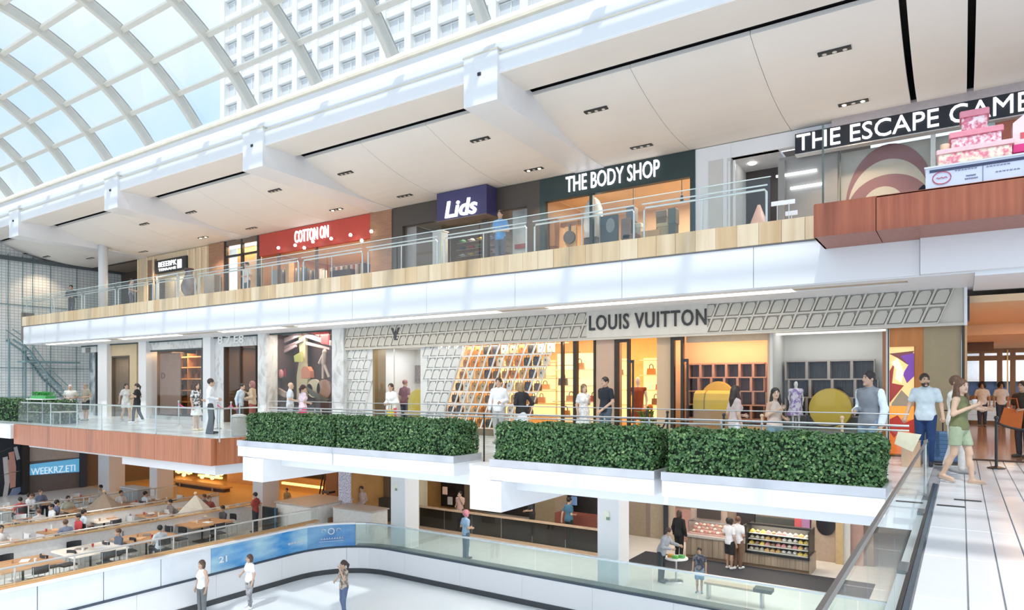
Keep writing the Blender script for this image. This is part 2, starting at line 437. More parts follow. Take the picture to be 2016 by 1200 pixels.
    def fat(ps, g, gy=None): return [(p[0], p[1], p[2], p[3] + g, p[4] + g) if p[0] == 'c' else (p[0], p[1], tuple(r + g for r in p[2])) for p in ps]
    def garment(name, ps, m, cuts, k=.03):
        ps = fin(ps); f0 = field(ps, k * s)
        def f(P):
            d = f0(P)
            for (pt, nr) in cuts:
                nr = np.asarray(nr, float); nr /= np.linalg.norm(nr); d = np.maximum(d, (P - np.asarray(pt) * s) @ nr)
            return d
        return add_surface(name, f, bounds(ps), vox, m, root)
    upv = up((0, 0, 1.5)) - up((0, 0, 1.0)); upv /= np.linalg.norm(upv)
    tk, tc_ = top[0], top[1]; tm = tc_ if not isinstance(tc_, tuple) else cloth(tc_)
    if tk != 'none':
        ps = fat(torso, .014) + [('e', up((0, 0, .93)), (pw + .022, .130 * w, .26))]
        for q in (1, -1):
            if tk in ('tee', 'dress'): e = sho[q] + (elb[q] - sho[q]) * .62; ps += [('c', sho[q], e, .061 * w, .060)]
            elif tk in ('long', 'jacket'):
                g = .014 if tk == 'jacket' else .011
                ps += fat([armp[q][0], ('c', elb[q], elb[q] + (wri[q] - elb[q]) * .93, .042, .032)], g)
        neckz = 1.508 if tk not in ('tank',) else 1.40
        hem = {'tank': .90, 'crop': 1.08}.get(tk, .86)
        if tk == 'jacket': ps = fat(ps, .003)
        cuts = [(up((0, 0, neckz)), upv), (up((0, 0, hem)), -upv)]
        if tk == 'tank':
            ps = [p for p in fat(torso[:3], .014)] + (fat(torso[6:], .014) if female else []) + [('e', up((0, 0, .93)), (pw + .018, .125 * w, .24))]
            for q in (1, -1): ps += [('c', up((.075 * q, -.09, 1.36)), up((.085 * q, .0, 1.455)), .016, .016), ('c', up((.085 * q, .0, 1.455)), up((.075 * q, .09, 1.36)), .016, .016)]
            cuts = [(up((0, 0, 1.49)), upv), (up((0, 0, hem)), -upv)]
        if tk == 'dress':
            cuts = [(up((0, 0, neckz)), upv)]
            ps += [('c', up((0, 0, .98)), V3(0, 0, .62 - drop), pw * .75, .235)]; cuts.append((V3(0, 0, .60 - drop), (0, 0, -1)))
        garment('shirt' if tk in ('tee', 'long', 'tank', 'crop') else tk, ps, tm, cuts)
        if tk in ('long', 'tee', 'jacket') and not female:   # collar
            garment('collar', [('c', up((0, .0, 1.45)), up((0, -.010, 1.53)), .072, .064)], tm, [(up((0, 0, 1.515)), upv + V3(0, -.45, 0)), (up((0, 0, 1.44)), -upv)], .01)
    if sleeves:
        for q in (1, -1): garment('sleeve', fat([armp[q][0], ('c', elb[q], elb[q] + (wri[q] - elb[q]) * .95, .042, .032)], .022), cloth(sleeves), [(sho[q], (-q, 0, .2))], .02)
    bk, bc = bottom; bm = bc if not isinstance(bc, tuple) else cloth(bc)
    if bk in ('pants', 'shorts'):
        ps = [fat(torso[:1], .012)[0], ('e', up((0, 0, 1.0)), (ww * 1.05 + .01, .108 * w, .09))]
        for q in (1, -1):
            if bk == 'pants': ps += [('c', hip[q], knee[q], .098 * w, .072), ('c', knee[q], ank[q] + V3(0, .01, .02), .072, .058)]
            else: e = hip[q] + (knee[q] - hip[q]) * (.62 if female else .9); ps += [('c', hip[q], e, .100 * w, .100 if female else .092)]
        cuts = [(up((0, 0, 1.03)), upv)]
        if bk == 'shorts' and not sit: cuts.append((V3(0, 0, (hip[1][2] + (knee[1][2] - hip[1][2]) * (.62 if female else .9)) - .03), (0, 0, -1)))
        garment('trousers' if bk == 'pants' else 'shorts', ps, bm, cuts, .02)
    elif bk == 'skirt':
        garment('skirt', [('e', up((0, 0, .95)), (pw, .112, .1)), ('c', up((0, 0, .86)), V3(0, -.02, .55 - drop), pw * .86, .21)], bm, [(up((0, 0, .99)), upv), (V3(0, 0, .56 - drop), (0, 0, -1))])
    for q in (1, -1):
        sm = cloth(shoes) if isinstance(shoes, tuple) else shoes
        if feet == 'sandals': pr = [('c', ank[q] + V3(0, .04, -.072), toe[q] + V3(0, -.02, -.028), .030, .034)]; cz = ank[q][2] - .055
        elif feet == 'skates': pr = [('c', ank[q] + V3(0, .03, -.03), toe[q], .052, .045), ('c', ank[q] + V3(0, .0, -.02), ank[q] + V3(0, 0, .09), .05, .05)]; cz = None
        else: pr = [('c', ank[q] + V3(0, .035, -.035), toe[q] + V3(0, -.01, 0), .047, .040)]; cz = ank[q][2] + .02
        garment('shoe', pr, sm, [(V3(0, 0, cz), (0, 0, 1))] if cz else [(V3(0, 0, 9), (0, 0, 1))], .01)
    hk, hcol = hair; hm = mat('hair_%02x%02x%02x' % tuple(int(c * 255) for c in hcol), hcol, .55, vary=.3, scale=40)
    if hk != 'bald':
        ps = [('e', hd(0, .018, .036), (.088, .104, .103))]
        if hk in ('long', 'longback'):
            ps += [('c', hd(0, .07, .0), hd(0, .10, -.18), .075, .075), ('c', hd(0, .10, -.18), hd(0, .10, -.33), .078, .055),
                   ('c', hd(.075, .02, -.02), hd(.085, .0, -.17), .032, .04), ('c', hd(-.075, .02, -.02), hd(-.085, .0, -.17), .032, .04),
                   ('c', hd(.085, .0, -.17), hd(.085, -.02, -.30), .04, .028), ('c', hd(-.085, .0, -.17), hd(-.085, -.02, -.30), .04, .028)]
        elif hk == 'bob': ps += [('c', hd(.07, .02, -.02), hd(.075, .01, -.10), .035, .035), ('c', hd(-.07, .02, -.02), hd(-.075, .01, -.10), .035, .035), ('c', hd(0, .07, .0), hd(0, .07, -.10), .07, .06)]
        elif hk == 'pony': ps += [('c', hd(0, .10, .06), hd(0, .15, -.03), .03, .045), ('c', hd(0, .15, -.03), hd(0, .15, -.17), .045, .02)]
        elif hk == 'curly': ps = [('e', hd(0, .02, .04), (.13, .13, .125)), ('c', hd(.09, .02, .0), hd(.09, .02, -.06), .05, .04), ('c', hd(-.09, .02, .0), hd(-.09, .02, -.06), .05, .04)]
        elif hk == 'beard': pass
        p0 = fin(ps); f0 = field(p0, .02 * s); fc = [('e', hd(0, -.12, -.055), (.066, .078, .122))]
        f1 = field(fin(fc), .01)
        add_surface('hair', lambda P: np.maximum(f0(P), -f1(P)), bounds(p0), min(vox, .018), hm, root)
        if hk == 'beard':
            p2 = fin([('e', hd(0, -.022, -.070), (.066, .072, .058)), ('c', hd(-.026, -.092, -.038), hd(.026, -.092, -.038), .006, .006)]); f2 = field(p2, .01 * s)
            cutp = fin([('e', hd(0, -.095, -.056), (.022, .03, .012)), ('c', hd(0, -.03, .02), hd(0, -.11, -.004), .062, .034)]); f3 = field(cutp, .01)
            add_surface('beard', lambda P: np.maximum(f2(P), -f3(P)), bounds(p2), .014, hm, root)
    return root
# ------------------------------------------------------------------ the hall
Z3 = 5.0        # gallery floor
ZL = -4.4       # lower concourse floor
ZI = -5.1       # ice
YF = 17.4       # shop fronts of the walkway
YG = 20.0       # shop fronts of the gallery
XW = -44.3      # end wall

# bridge floor: strips of tile
tm = MATS['white_floor_tile']
brg = struct('floor_bridge', 'white tiled bridge floor with dark joints running away', (0, 5, 0))
MB().box(-.46, 3.4, -1.5, 17.42, -.40, -.02).build('slab', plain((.30, .31, .33), .6), brg)
xs = [-.30, .045] + [.27 + .225 * k for k in range(14)]
tmesh = {}
for i in range(len(xs) - 1):
    w = xs[i + 1] - xs[i] - .012
    key = round(w, 3)
    if key not in tmesh: tmesh[key] = MB().cbox(0, w, 0, 1.488, -.02, 0, .004).mesh('tile', tm)
    for j in range(13 if i < 5 else 0): inst('tile', tmesh[key], brg, (xs[i], -1.5 + 1.5 * j, 0))
MB().box(xs[5], 3.4, -1.5, 17.4, -.02, 0).build('tile_field', tm, brg)
MB().box(-.46, -.36, -1.5, 11.0, -.02, 0).build('tile_edge', tm, brg)
# walkway floor
def tile_floor(name, col, mort, sx, sy, rough=.2, msize=.012):
    m = bpy.data.materials.new(name); n, l, b = nodes_of(m)
    t = n.new('ShaderNodeTexCoord'); k = n.new('ShaderNodeTexBrick'); k.offset = 0
    k.inputs['Color1'].default_value = col + (1,); k.inputs['Color2'].default_value = tuple(c * .95 for c in col) + (1,); k.inputs['Mortar'].default_value = mort + (1,)
    k.inputs['Scale'].default_value = 1; k.inputs['Mortar Size'].default_value = msize; k.inputs['Brick Width'].default_value = sx; k.inputs['Row Height'].default_value = sy
    l.new(t.outputs['Object'], k.inputs['Vector']); l.new(k.outputs['Color'], b.inputs['Base Color']); b.inputs['Roughness'].default_value = rough
    MATS[name] = m
    return m
TF = tile_floor('walkway_tile', (.76, .79, .80), (.36, .38, .40), 1.2, .6)
wk = struct('floor_walkway', 'white tiled walkway in front of the boutiques', (-20, 12, 0))
MB().box(-34.2, -17.35, 11.1, YF, -.1, 0).box(-17.35, -15.25, 12.7, YF, -.1, 0).box(-15.25, -.46, 11.3, YF, -.1, 0).box(XW, -34.2, 9.0, 34, -.1, 0).build('paving', TF, wk)
MB().box(-34.2, 8, YF, 34, -.1, -.004).build('boutique_floor', mat('boutique_floor', (.55, .38, .22), .22, vary=.08), wk)
MB().box(-34.2, -17.6, 11.32, 40, -.42, -.1).box(-17.6, -15.2, 12.72, 40, -.42, -.1).box(-15.2, 8, 10.92, 40, -.42, -.1).box(XW, -34.2, 9.0, 40, -.42, -.1).build('slab', WHITE, wk)
MB().box(-15.2, -.46, 10.9, 11.32, -.1, .02).box(-17.3, -15.2, 12.62, 12.75, -.65, .10).build('edge_kerb', WHITE2, wk)
# orange timber edge of the walkway
tb = tag(MB().box(-30.1, -17.32, 11.16, 11.3, -.63, .08).build('trim_walkway', plain((.2, .1, .05))), kind='structure')
XB = [-30.13 + 1.42 * k for k in range(10)]; XB[-1] = -17.3
for a, b in zip(XB[:-1], XB[1:]): BX('veneer_panel', CHERRY2, tb, a + .003, b - .003, 11.0, 11.16, -.65, .10)
for a, b in ((11.165, 11.9), (11.905, 12.7)): BX('veneer_panel', CHERRY2, tb, -17.32, -17.26, a, b, -.65, .10)
w2 = MB().box(-22.6, -17.5, 11.25, 12.6, -.95, -.652).box(-30.1, -22.6, 11.5, 12.6, -.80, -.652)
tag(w2.build('beam_edge', WHITE), kind='structure')
tag(MB().box(-36, -30.15, 10.9, 11.3, -.45, .06).build('slab_corner', WHITE), kind='structure')
# concrete beams under the walkway
for x0, x1 in ((-7.88, -7.15), (-15.0, -14.2), (-.46, 0.3)):
    tag(MB().cbox(x0, x1, 10.39, 17.2, -.78, -.20, .01).build('beam', WHITE2), kind='structure')
tag(MB().box(-7.88, -7.4, 10.4, 10.95, -.2, .06).build('beam_head', WHITE2), kind='structure')

# gallery slab, fascia and timber band
gl = struct('floor_gallery', 'gallery floor slab with white fascia and pale timber band', (-18, 15, Z3))
MB().box(-39.9, 8, 15.1, 40, Z3 - .02, Z3).build('paving', mat('gallery_floor', (.62, .60, .57), .3), gl)
MB().box(-39.9, 8, 15.06, 40, 3.72, Z3 - .02).build('slab', WHITE, gl)
jx = -9.87 + 3.07 * 6; seams = [8.0]
while jx > -39.9:
    if jx < 8: seams.append(jx)
    jx -= 3.07
seams.append(-39.95); seams = sorted(seams)
for a, b in zip(seams[:-1], seams[1:]):
    o = .0 if b < -.6 else .12
    BX('fascia_panel', WHITE2, gl, a + .005, b - .005, 15.0 - o, 15.06, 3.68, 4.555)
MB().box(-39.95, -2.4, 15.0, 15.06, 4.555, 4.59).build('shadow_line_strip', plain((.22, .23, .25)), gl)  # solid grey strip standing in for the shadow line under the boards
OAKS = [OAK, grain('pale_oak_light', (.62, .47, .29), (.76, .63, .45), (1.4, 1.4, .12), 3.2, .4, 5), grain('pale_oak_warm', (.50, .33, .17), (.67, .50, .30), (1.4, 1.4, .12), 3.2, .4, 5)]
bw = .46; k = 0; x = -39.95
while x < -2.45:
    b = min(x + bw, -2.4); BX('board', OAKS[rnd.choice((0, 0, 1, 2))], gl, x + .002, b - .002, 14.95, 15.06, 4.59, 5.06); x = b; k += 1
# dark end post of the gallery
BX('end_cap', plain((.25, .22, .2)), gl, -40.05, -39.95, 14.93, 15.5, 3.9, 5.3)
# cherry box projecting at the end of the gallery
cb = struct('trim_gallery', 'red cherry veneer box projecting from the gallery edge', (0, 14, 4.4))
MB().box(-2.28, 8, 13.76, 15.0, 4.40, 4.95).build('core', plain((.1, .05, .03)), cb)
bxs = [-2.32, -1.28, 1.35, 4.0, 8.0]
for a, b in zip(bxs[:-1], bxs[1:]):
    BX('veneer_panel', CHERRY, cb, a + .006, b - .006, 13.7, 13.76, 4.36, 4.97)
    BX('soffit_panel', CHERRY, cb, a + .006, b - .006, 13.76, 15.0, 4.36, 4.40)
BX('veneer_panel', CHERRY, cb, -2.32, -2.281, 13.765, 15.0, 4.36, 4.945)
BX('top_panel', CHERRY, cb, -2.3, 8, 13.7, 15.1, 4.95, 4.98)

# soffit above the boutiques with recessed light strips
sf = struct('ceiling_walkway', 'white soffit with warm light strips above the boutiques', (-18, 16, 3.68))
MB().box(-39.9, .2, 15.06, 15.50, 3.66, 3.72).box(-39.9, .2, 16.0, YF + .3, 3.66, 3.72).build('plaster', WHITE, sf)
STRIP = lamp_mat('strip_light', (1.0, .86, .66), 4.5)
segs = [(-39.5, -33.2, 1), (-33.2, -32.1, 0), (-32.1, -27.2, 1), (-27.2, -24.4, 0), (-24.4, -20.5, 1), (-20.5, -19.8, 0), (-19.8, -11.0, 1), (-11.0, -9.4, 0), (-9.4, -3.1, 1), (-3.1, -.9, 0), (-.9, .2, 2)]
for a, b, on in segs:
    if on == 1: BX('light_strip', STRIP, sf, a, b, 15.50, 16.0, 3.70, 3.72)
    elif on == 0: BX('cover_strip', plain((.55, .45, .33)), sf, a, b, 15.50, 16.0, 3.69, 3.72)
    else: BX('cover_strip', WHITE, sf, a, b, 15.50, 16.0, 3.66, 3.72)
MB().box(.2, 8, 15.06, 17.5, 3.60, 3.70).build('plaster', WHITE, sf)

# roof edge: fascia, ledge, soffit, beams and gallery ceiling
rf = struct('ceiling_edge', 'white stepped roof fascia below the skylight', (-18, 14, 9.4))
MB().box(XW - 2, 9, 14.02, 14.5, 9.9, 10.62).build('upper_fascia', WHITE, rf)
MB().box(XW - 2, 9, 13.95, 14.5, 9.43, 9.88).build('lower_fascia', WHITE2, rf)
MB().box(XW - 2, 9, 13.92, 14.1, 9.88, 9.915).build('ledge', CREAM, rf)
MB().box(XW - 2, 9, 13.9, 14.1, 10.60, 10.68).build('sill', CREAM, rf)
MB().box(XW - 2, 9, 13.96, 15.18, 9.40, 9.44).build('soffit', CEIL, rf)
MB().box(XW - 2, 9, 15.0, 15.9, 9.62, 9.9).box(XW - 2, 9, 15.1, 15.17, 9.45, 9.62).build('slot', DARK, rf)
BEAMX = [-37.45, -28.2, -18.95, -9.65]
def zc(Y):  # gallery ceiling height
    t = min(1, max(0, (Y - 15.55) / 3.8)); return 8.66 + .75 * (1 - t) ** 2.0
gc = struct('ceiling_gallery', 'pale curved gallery ceiling panels with recessed lamps', (-18, 17, 8.7))
ys = [15.55 + .44 * i for i in range(11)]; ys[-1] = YG + .05
def ceil_panel(x0, x1, nm='ceiling_panel'):
    b = MB()
    vs = [(x, y, zc(y) + d) for d in (0, .10) for y in ys for x in (x0, x1)]
    n = len(ys); fs = []
    for i in range(n - 1):
        a = 2 * i; fs.append((a, a + 2, a + 3, a + 1)); c = 2 * n + a; fs.append((c, c + 1, c + 3, c + 2))
    fs += [(0, 1, 2 * n + 1, 2 * n), (2 * n - 2, 4 * n - 2, 4 * n - 1, 2 * n - 1)]
    for i in range(n - 1):
        a = 2 * i; fs += [(a, 2 * n + a, 2 * n + a + 2, a + 2), (a + 1, a + 3, 2 * n + a + 3, 2 * n + a + 1)]
    b.add(vs, fs).build(nm, CEIL, gc, smooth=False)
edges = [XW - .2] + [v for bx in BEAMX for v in (bx - 1.0, bx - .05)] + [-1.06]
for k in range(0, len(edges), 2):
    a, b = edges[k], edges[k + 1]; n = 3 if b - a > 6 else 2
    for i in range(n): ceil_panel(a + (b - a) * i / n + .006, a + (b - a) * (i + 1) / n - .006)
ceil_panel(-.93, .10); ceil_panel(.24, 4.0); ceil_panel(4.02, 8.5)
MB().box(XW - .2, 9, 15.4, YG + .2, 9.6, 9.7).box(XW - .2, 9, YG + .06, YG + .2, 8.62, 9.7).build('void', DARK, gc)
for k, bx in enumerate(BEAMX):
    b = MB(); prof = [(13.86, 8.72), (13.86, 9.98), (14.5, 9.98), (15.4, 9.5), (19.98, 8.9), (19.98, 8.625), (17.5, 8.66)]
    b.poly(prof, 'x', bx - 1.05, bx)
    o = tag(b.build('beam', WHITE2), kind='structure')
    BX('cap', CREAM, o, bx - 1.08, bx + .03, 13.83, 14.0, 9.98, 10.02)
    MB().box(bx - .60, bx - .50, 13.83, 13.865, 9.44, 9.52).build('camera_bracket', DARK, o)

# downlights in the gallery ceiling
def ceil_hit(px, py):
    lo, hi = 15.5, YG
    for _ in range(40):
        y = (lo + hi) / 2
        if FZ(px, py, y) > zc(y): hi = y
        else: lo = y
    return FX(px, y), y
DL = [(1643, 101), (1680, 202), (1174, 217), (1263, 288), (946, 275), (1051, 333), (681, 341), (797, 385), (542, 375), (662, 412), (377, 418), (495, 449), (285, 441), (400, 467), (282, 495), (178, 508), (92, 505), (48, 500)]
dl_frame = MB(); dl_frame.box(-.34, .34, -.085, .085, 0, .05)
dlm = dl_frame.mesh('trough', mat('lamp_trough', (.03, .028, .026), .5))
dbm = {}
for on in (0, 1):
    q = MB().lathe([(.045, 0), (.06, .02), (.055, .05)], (0, 0, -.012), 10); dbm[on] = q.mesh('bulb', lamp_mat('lamp_on', (1, .80, .52), 18) if on else mat('lamp_off', (.75, .72, .66), .3))
for i, (px, py) in enumerate(DL):
    x, y = ceil_hit(px, py); z = zc(y); lit = i in (1, 5, 9, 13)
    t = thing('downlight', ('lit' if lit else 'unlit') + ' recessed triple downlight, %s of the %s ceiling row counted from the bridge' % (('first', 'second', 'third', 'fourth', 'fifth', 'sixth', 'seventh', 'eighth', 'ninth')[i // 2], ('outer', 'inner')[i % 2]), 'downlight', (x, y, z - .018), group='gallery downlights')
    inst('trough', dlm, t, (x, y, z - .018))
    for j, dx in enumerate((-.21, 0, .21)): inst('bulb', dbm[1 if lit and j != 1 else 0], t, (x + dx, y, z - .014))
    if lit or i % 2 == 0:
        l = bpy.data.lights.new('downlight_beam_fill', 'SPOT'); l.energy = 300 if lit else 190; l.color = (1, .74, .50); l.spot_size = 1.9; l.spot_blend = .6; l.shadow_soft_size = .1  # spots under unlit fittings are added to warm the ceiling by bounce
        lo_ = bpy.data.objects.new('downlight_beam_fill', l); COL.objects.link(lo_); lo_.parent = t; lo_.location = (0, 0, -.06)

# ------------------------------------------------------------------ skylight vault
sk = struct('window_1', 'arched glass skylight vault with cream ribs and square panes', (-18, 7.18, 10.6))
YC, ZC, RV = 7.18, 5.76, 8.10
a0 = math.acos((10.62 - ZC) / RV)           # springing angle from the vertical
NS = 13
ang = [a0 - 2 * a0 * j / NS for j in range(NS + 1)]
def vp(a, r=RV): return (YC + r * math.sin(a), ZC + r * math.cos(a))
X0R, PR = -9.87, 3.085
ribs = [X0R - PR * k for k in range(-6, 13)]
RIBM = mat('cream_rib', (.62, .59, .52), .4, vary=.03)
q = MB(); pr = []; fine = [a0 - 2 * a0 * j / 52 for j in range(53)]
for a in fine:
    for r in (RV - .16, RV + .06): y, z = vp(a, r); pr.append((y, z))
def rib_mesh():
    b = MB(); n = len(fine); vs = []
    for a in fine:
        for r, hw in ((RV - .26, .06), (RV - .24, .085), (RV + .0, .10), (RV + .06, .15)):
            y, z = vp(a, r); vs += [(-hw, y - YC, z - 10.6), (hw, y - YC, z - 10.6)]
    fs = []
    for i in range(n - 1):
        a, c = 8 * i, 8 * (i + 1)
        ring = [0, 1, 3, 5, 7, 6, 4, 2]
        for k in range(8):
            u, w = ring[k], ring[(k + 1) % 8]; fs.append((a + u, a + w, c + w, c + u))
    return b.add(vs, fs).mesh('rib', RIBM)
rm = rib_mesh()
for x in ribs: inst('rib', rm, sk, (x, YC, 10.6))
for j in range(1, NS):
    y, z = vp(ang[j], RV - .03); b = MB()
    t = Vector((0, math.cos(ang[j]), -math.sin(ang[j]))); nr = Vector((0, math.sin(ang[j]), math.cos(ang[j])))
    vs = []
    for x in (.07, PR - .07):
        for (u, w) in ((-.07, -.09), (.07, -.09), (.085, .06), (-.085, .06)): vs.append(Vector((x, y - YC, z - 10.6)) + t * u + nr * w)
    pm = b.add(vs, [(0, 1, 2, 3), (4, 7, 6, 5), (0, 4, 5, 1), (1, 5, 6, 2), (2, 6, 7, 3), (3, 7, 4, 0)]).mesh('purlin', RIBM)
    for x in ribs[1:]: inst('purlin', pm, sk, (x, YC, 10.6))
for j in range(NS):
    y0, z0 = vp(ang[j], RV + .05); y1, z1 = vp(ang[j + 1], RV + .05)
    b = MB().add([(.02, y0 - YC, z0 - 10.6), (PR - .02, y0 - YC, z0 - 10.6), (PR - .02, y1 - YC, z1 - 10.6), (.02, y1 - YC, z1 - 10.6)], [(0, 1, 2, 3)])
    pm = b.mesh('pane', SKYGLASS)
    for x in ribs[1:]: inst('pane', pm, sk, (x, YC, 10.6))
MB().box(XW - 4, 9, .1, .45, 10.3, 10.68).build('far_kerb', WHITE, sk)

# ------------------------------------------------------------------ tower seen through the vault
tw = thing('office_tower', 'pale stone office tower with rows of square windows beyond the glass roof', 'building', (-62, 65, 0))
STONE = mat('pale_stone', (.86, .84, .79), .8, vary=.04, scale=.3)
TX0, TX1, TY = -99.0, -22.0, 65.0
MB().box(TX0, TX1, TY + .6, TY + 22, 0, 92).build('wall', STONE, tw)
cw_, fh_ = 4.4, 3.3
px_ = MB().box(-.55, .55, -.5, .6, 0, 92).mesh('pier', STONE)
ncol = int((TX1 - TX0) / cw_)
for i in range(ncol + 1): inst('pier', px_, tw, (TX0 + .55 + i * cw_, TY, 0))
sp = MB().box(0, TX1 - TX0, -.3, .6, 0, .9).mesh('spandrel', STONE)
wmh = MB().box(-1.7, 1.7, .35, .6, .0, 2.2).mesh('window', plain((.70, .70, .69), .3))
wmf = MB()
for a in (-1.7, -.06, 1.58): wmf.box(a, a + .12, .2, .36, 0, 2.2)
wmf.box(-1.7, 1.7, .2, .36, 0, .1).box(-1.7, 1.7, .2, .36, 2.1, 2.2)
wmfm = wmf.mesh('window_frame', STONE)
for r in range(7, 26):
    z = r * fh_; inst('spandrel', sp, tw, (TX0, TY, z))
    if 9 <= r <= 21:
        for i in range(ncol):
            x = TX0 + .55 + (i + .5) * cw_
            wd = inst('window', wmh, tw, (x, TY, z + .95))
            f = bpy.data.objects.new('window_frame', wmfm); f.parent = wd; COL.objects.link(f)

# ------------------------------------------------------------------ end wall: pale block screen with thin steel lines and a stair
def block_mat():
    m = bpy.data.materials.new('pale_block_screen'); n, l, b = nodes_of(m)
    t = n.new('ShaderNodeTexCoord'); mp = n.new('ShaderNodeMapping'); mp.inputs['Rotation'].default_value = (PI / 2, 0, PI / 2)
    k = n.new('ShaderNodeTexBrick'); k.offset = 0
    k.inputs['Color1'].default_value = (.88, .90, .89, 1); k.inputs['Color2'].default_value = (.82, .84, .83, 1); k.inputs['Mortar'].default_value = (.55, .58, .56, 1)
    k.inputs['Scale'].default_value = 1; k.inputs['Mortar Size'].default_value = .018; k.inputs['Brick Width'].default_value = .20; k.inputs['Row Height'].default_value = .16
    sp_ = n.new('ShaderNodeSeparateXYZ'); cb_ = n.new('ShaderNodeCombineXYZ')
    l.new(t.outputs['Object'], sp_.inputs[0]); l.new(sp_.outputs['Y'], cb_.inputs['X']); l.new(sp_.outputs['Z'], cb_.inputs['Y']); l.new(cb_.outputs[0], k.inputs['Vector'])
    l.new(k.outputs['Color'], b.inputs['Base Color']); b.inputs['Roughness'].default_value = .6
    return m
we = struct('wall_end', 'pale block screen wall with thin steel lines at the hall end', (XW, 18, 0))
MB().box(XW - .3, XW, -4, 27, -.1, 10.6).build('blockwork', block_mat(), we)
TEAL = mat('teal_steel', (.24, .36, .38), .4, .2, vary=.05)
for py_ in ((0, 0),):
    for y in (15.9, 16.6, 17.1, 18.0, 19.4, 21.0, 22.0): MB().box(XW, XW + .04, y - .018, y + .018, -.1, 8.9).build('steel_line', TEAL, we)
    for z in (.9, 2.55, 6.1): MB().box(XW, XW + .04, 15.5, 23, z - .02, z + .02).build('steel_line', TEAL, we)
MB().box(XW, XW + .08, 23.0, 27, -.1, 9).build('plain_end', plain((.62, .62, .62)), we)
tag(MB().box(XW - .2, XW + .5, 10, 27, 8.55, 8.72).build('trim_1', plain((.10, .12, .13))), kind='structure')
# slim round post and dark wall return at the corner of the gallery
st = thing('steel_stair', 'teal steel stair climbing the pale block end wall', 'stair', (XW + 1.0, 17, 0))
def sp_pt(px, py, X=XW + .9): return (X, YX(px, X), ZX(px, py, X))
P1, P2, P3, P4 = sp_pt(18, 650), sp_pt(50, 672), sp_pt(92, 728), sp_pt(128, 762)
for dz, nm in ((0, 'stringer'), (.55, 'handrail')):
    for dx in (0, .9):
        MB().tube([(p[0] + dx - .45, p[1], p[2] + dz - .5) for p in (P1, P2, P3, P4)], .06 if dz == 0 else .03, 6).build(nm, TEAL, st)
for i in range(16):
    t = i / 15; a, b = (P2, P3) if t < .6 else (P3, P4); u = t / .6 if t < .6 else (t - .6) / .4
    p = [a[k] + (b[k] - a[k]) * u for k in range(3)]
    MB().box(p[0] - .45, p[0] + .45, p[1] - .12, p[1] + .12, p[2] - .52, p[2] - .48).build('tread', TEAL, st)
p = sp_pt(105, 711); MB().box(p[0] - .5, p[0] + .5, p[1] - 1.6, p[1] + 1.2, p[2] - .1, p[2]).build('landing', TEAL, st)
for px in (18, 50, 92, 128):
    p = {18: P1, 50: P2, 92: P3, 128: P4}[px]; MB().box(p[0] - .04, p[0] + .04, p[1] - .04, p[1] + .04, 0, p[2] - .45).build('post', TEAL, st)
# ------------------------------------------------------------------ railings and planters
# bridge balustrade
br = thing('glass_balustrade', 'frameless glass balustrade with dark slim handrail along the bridge', 'railing', (-.38, 5, 0))
MB().box(-.355, -.315, -1.5, 12.84, -.02, .012).build('base_channel', mat('blue_steel', (.10, .16, .22), .25, .6), br)
MB().box(-.39, -.355, -1.5, 12.84, -.015, .02).build('base_seal', BLACK, br)
yb = [-1.4, .6, 1.95, 3.0, 4.35, YX(1708, -.39) , YX(1761, -.39), 9.6, 11.3]
yb = sorted(yb)
for a, b in zip(yb[:-1], yb[1:]): BX('glass_panel', GLASS, br, -.396, -.384, a + .006, b - .006, .02, .80)
MB().box(-.425, -.400, -1.5, 11.35, .79, .825).build('handrail', mat('grey_handrail', (.16, .15, .14), .3, .6), br)
for y in (6.6, 9.7): MB().box(-.46, -.38, y, y + .34, .0, .03).build('floor_clamp', plain((.16, .18, .2), .3), br)
for px, py in ((1790, 988), (1872, 996), (1905, 985)):
    x, y = FL(px, py, 0.0)
    tag(MB().box(x - .16, x + .16, y - .03, y + .03, .0, .012).build('floor_vent', BLACK), {1790: 'slim black slot vent behind the bridge glass', 1872: 'slim black slot vent on the open bridge floor', 1905: 'slim black slot vent nearest the woman in olive'}[px], 'vent', 'bridge floor vents')
# end panel and post where the bridge meets the walkway
ep = thing('wayfinding_panel', 'tilted cream panel fixed to the end of the bridge handrail', 'panel', (-.6, 11.4, 0))
c = W(1790, 866, 11.42)
MB().poly([W(1768, 849, 11.42), W(1814, 855, 11.42), W(1797, 889, 11.42), W(1761, 873, 11.42)], 'y', 11.40, 11.45).build('face', plain((.72, .66, .48), .5), ep)
MB().tube([(-.44, 11.43, .02), (-.44, 11.43, .80)], .02, 8).build('stem', STEEL, ep)
px0, py0 = FL(1797, 918, 0.0)
wp = thing('timber_bollard', 'square pale timber post standing by the end of the bridge', 'post', (px0, py0, 0))
MB().cbox(px0 - .19, px0 + .13, py0 - .1, py0 + .1, 0, .50, .012).build('post', grain('bollard_timber', (.55, .34, .2), (.68, .46, .3), (1, 1, .15), 6), wp)
MB().box(px0 - .2, px0 + .14, py0 - .11, py0 + .11, .50, .515).build('cap', plain((.5, .33, .22)), wp)

# walkway rail behind the planters
rr = thing('steel_rail', 'double steel handrail with slim posts running behind the hedges', 'railing', (-8, 11.45, 0))
XA, XE = FX(530, 11.45), -.64
for z, r in ((1.0, .018), (.93, .014), (1.17, .009)): MB().tube([(XA, 11.45, z), (XE, 11.45, z)], r, 8).build('rail', STEEL, rr)
for px in (620, 632, 760, 840, 953, 1013, 1190, 1278, 1420, 1500): x = FX(px, 11.45); MB().tube([(x, 11.45, 0), (x, 11.45, 1.0)], .018, 8).build('post', STEEL if px not in (953,) else BLACK, rr)
xs_ = np.linspace(XA, XE, 13)
for a, b in zip(xs_[:-1], xs_[1:]): BX('glass_panel', GLASS, rr, a + .01, b - .01, 11.42, 11.43, .02, .95)
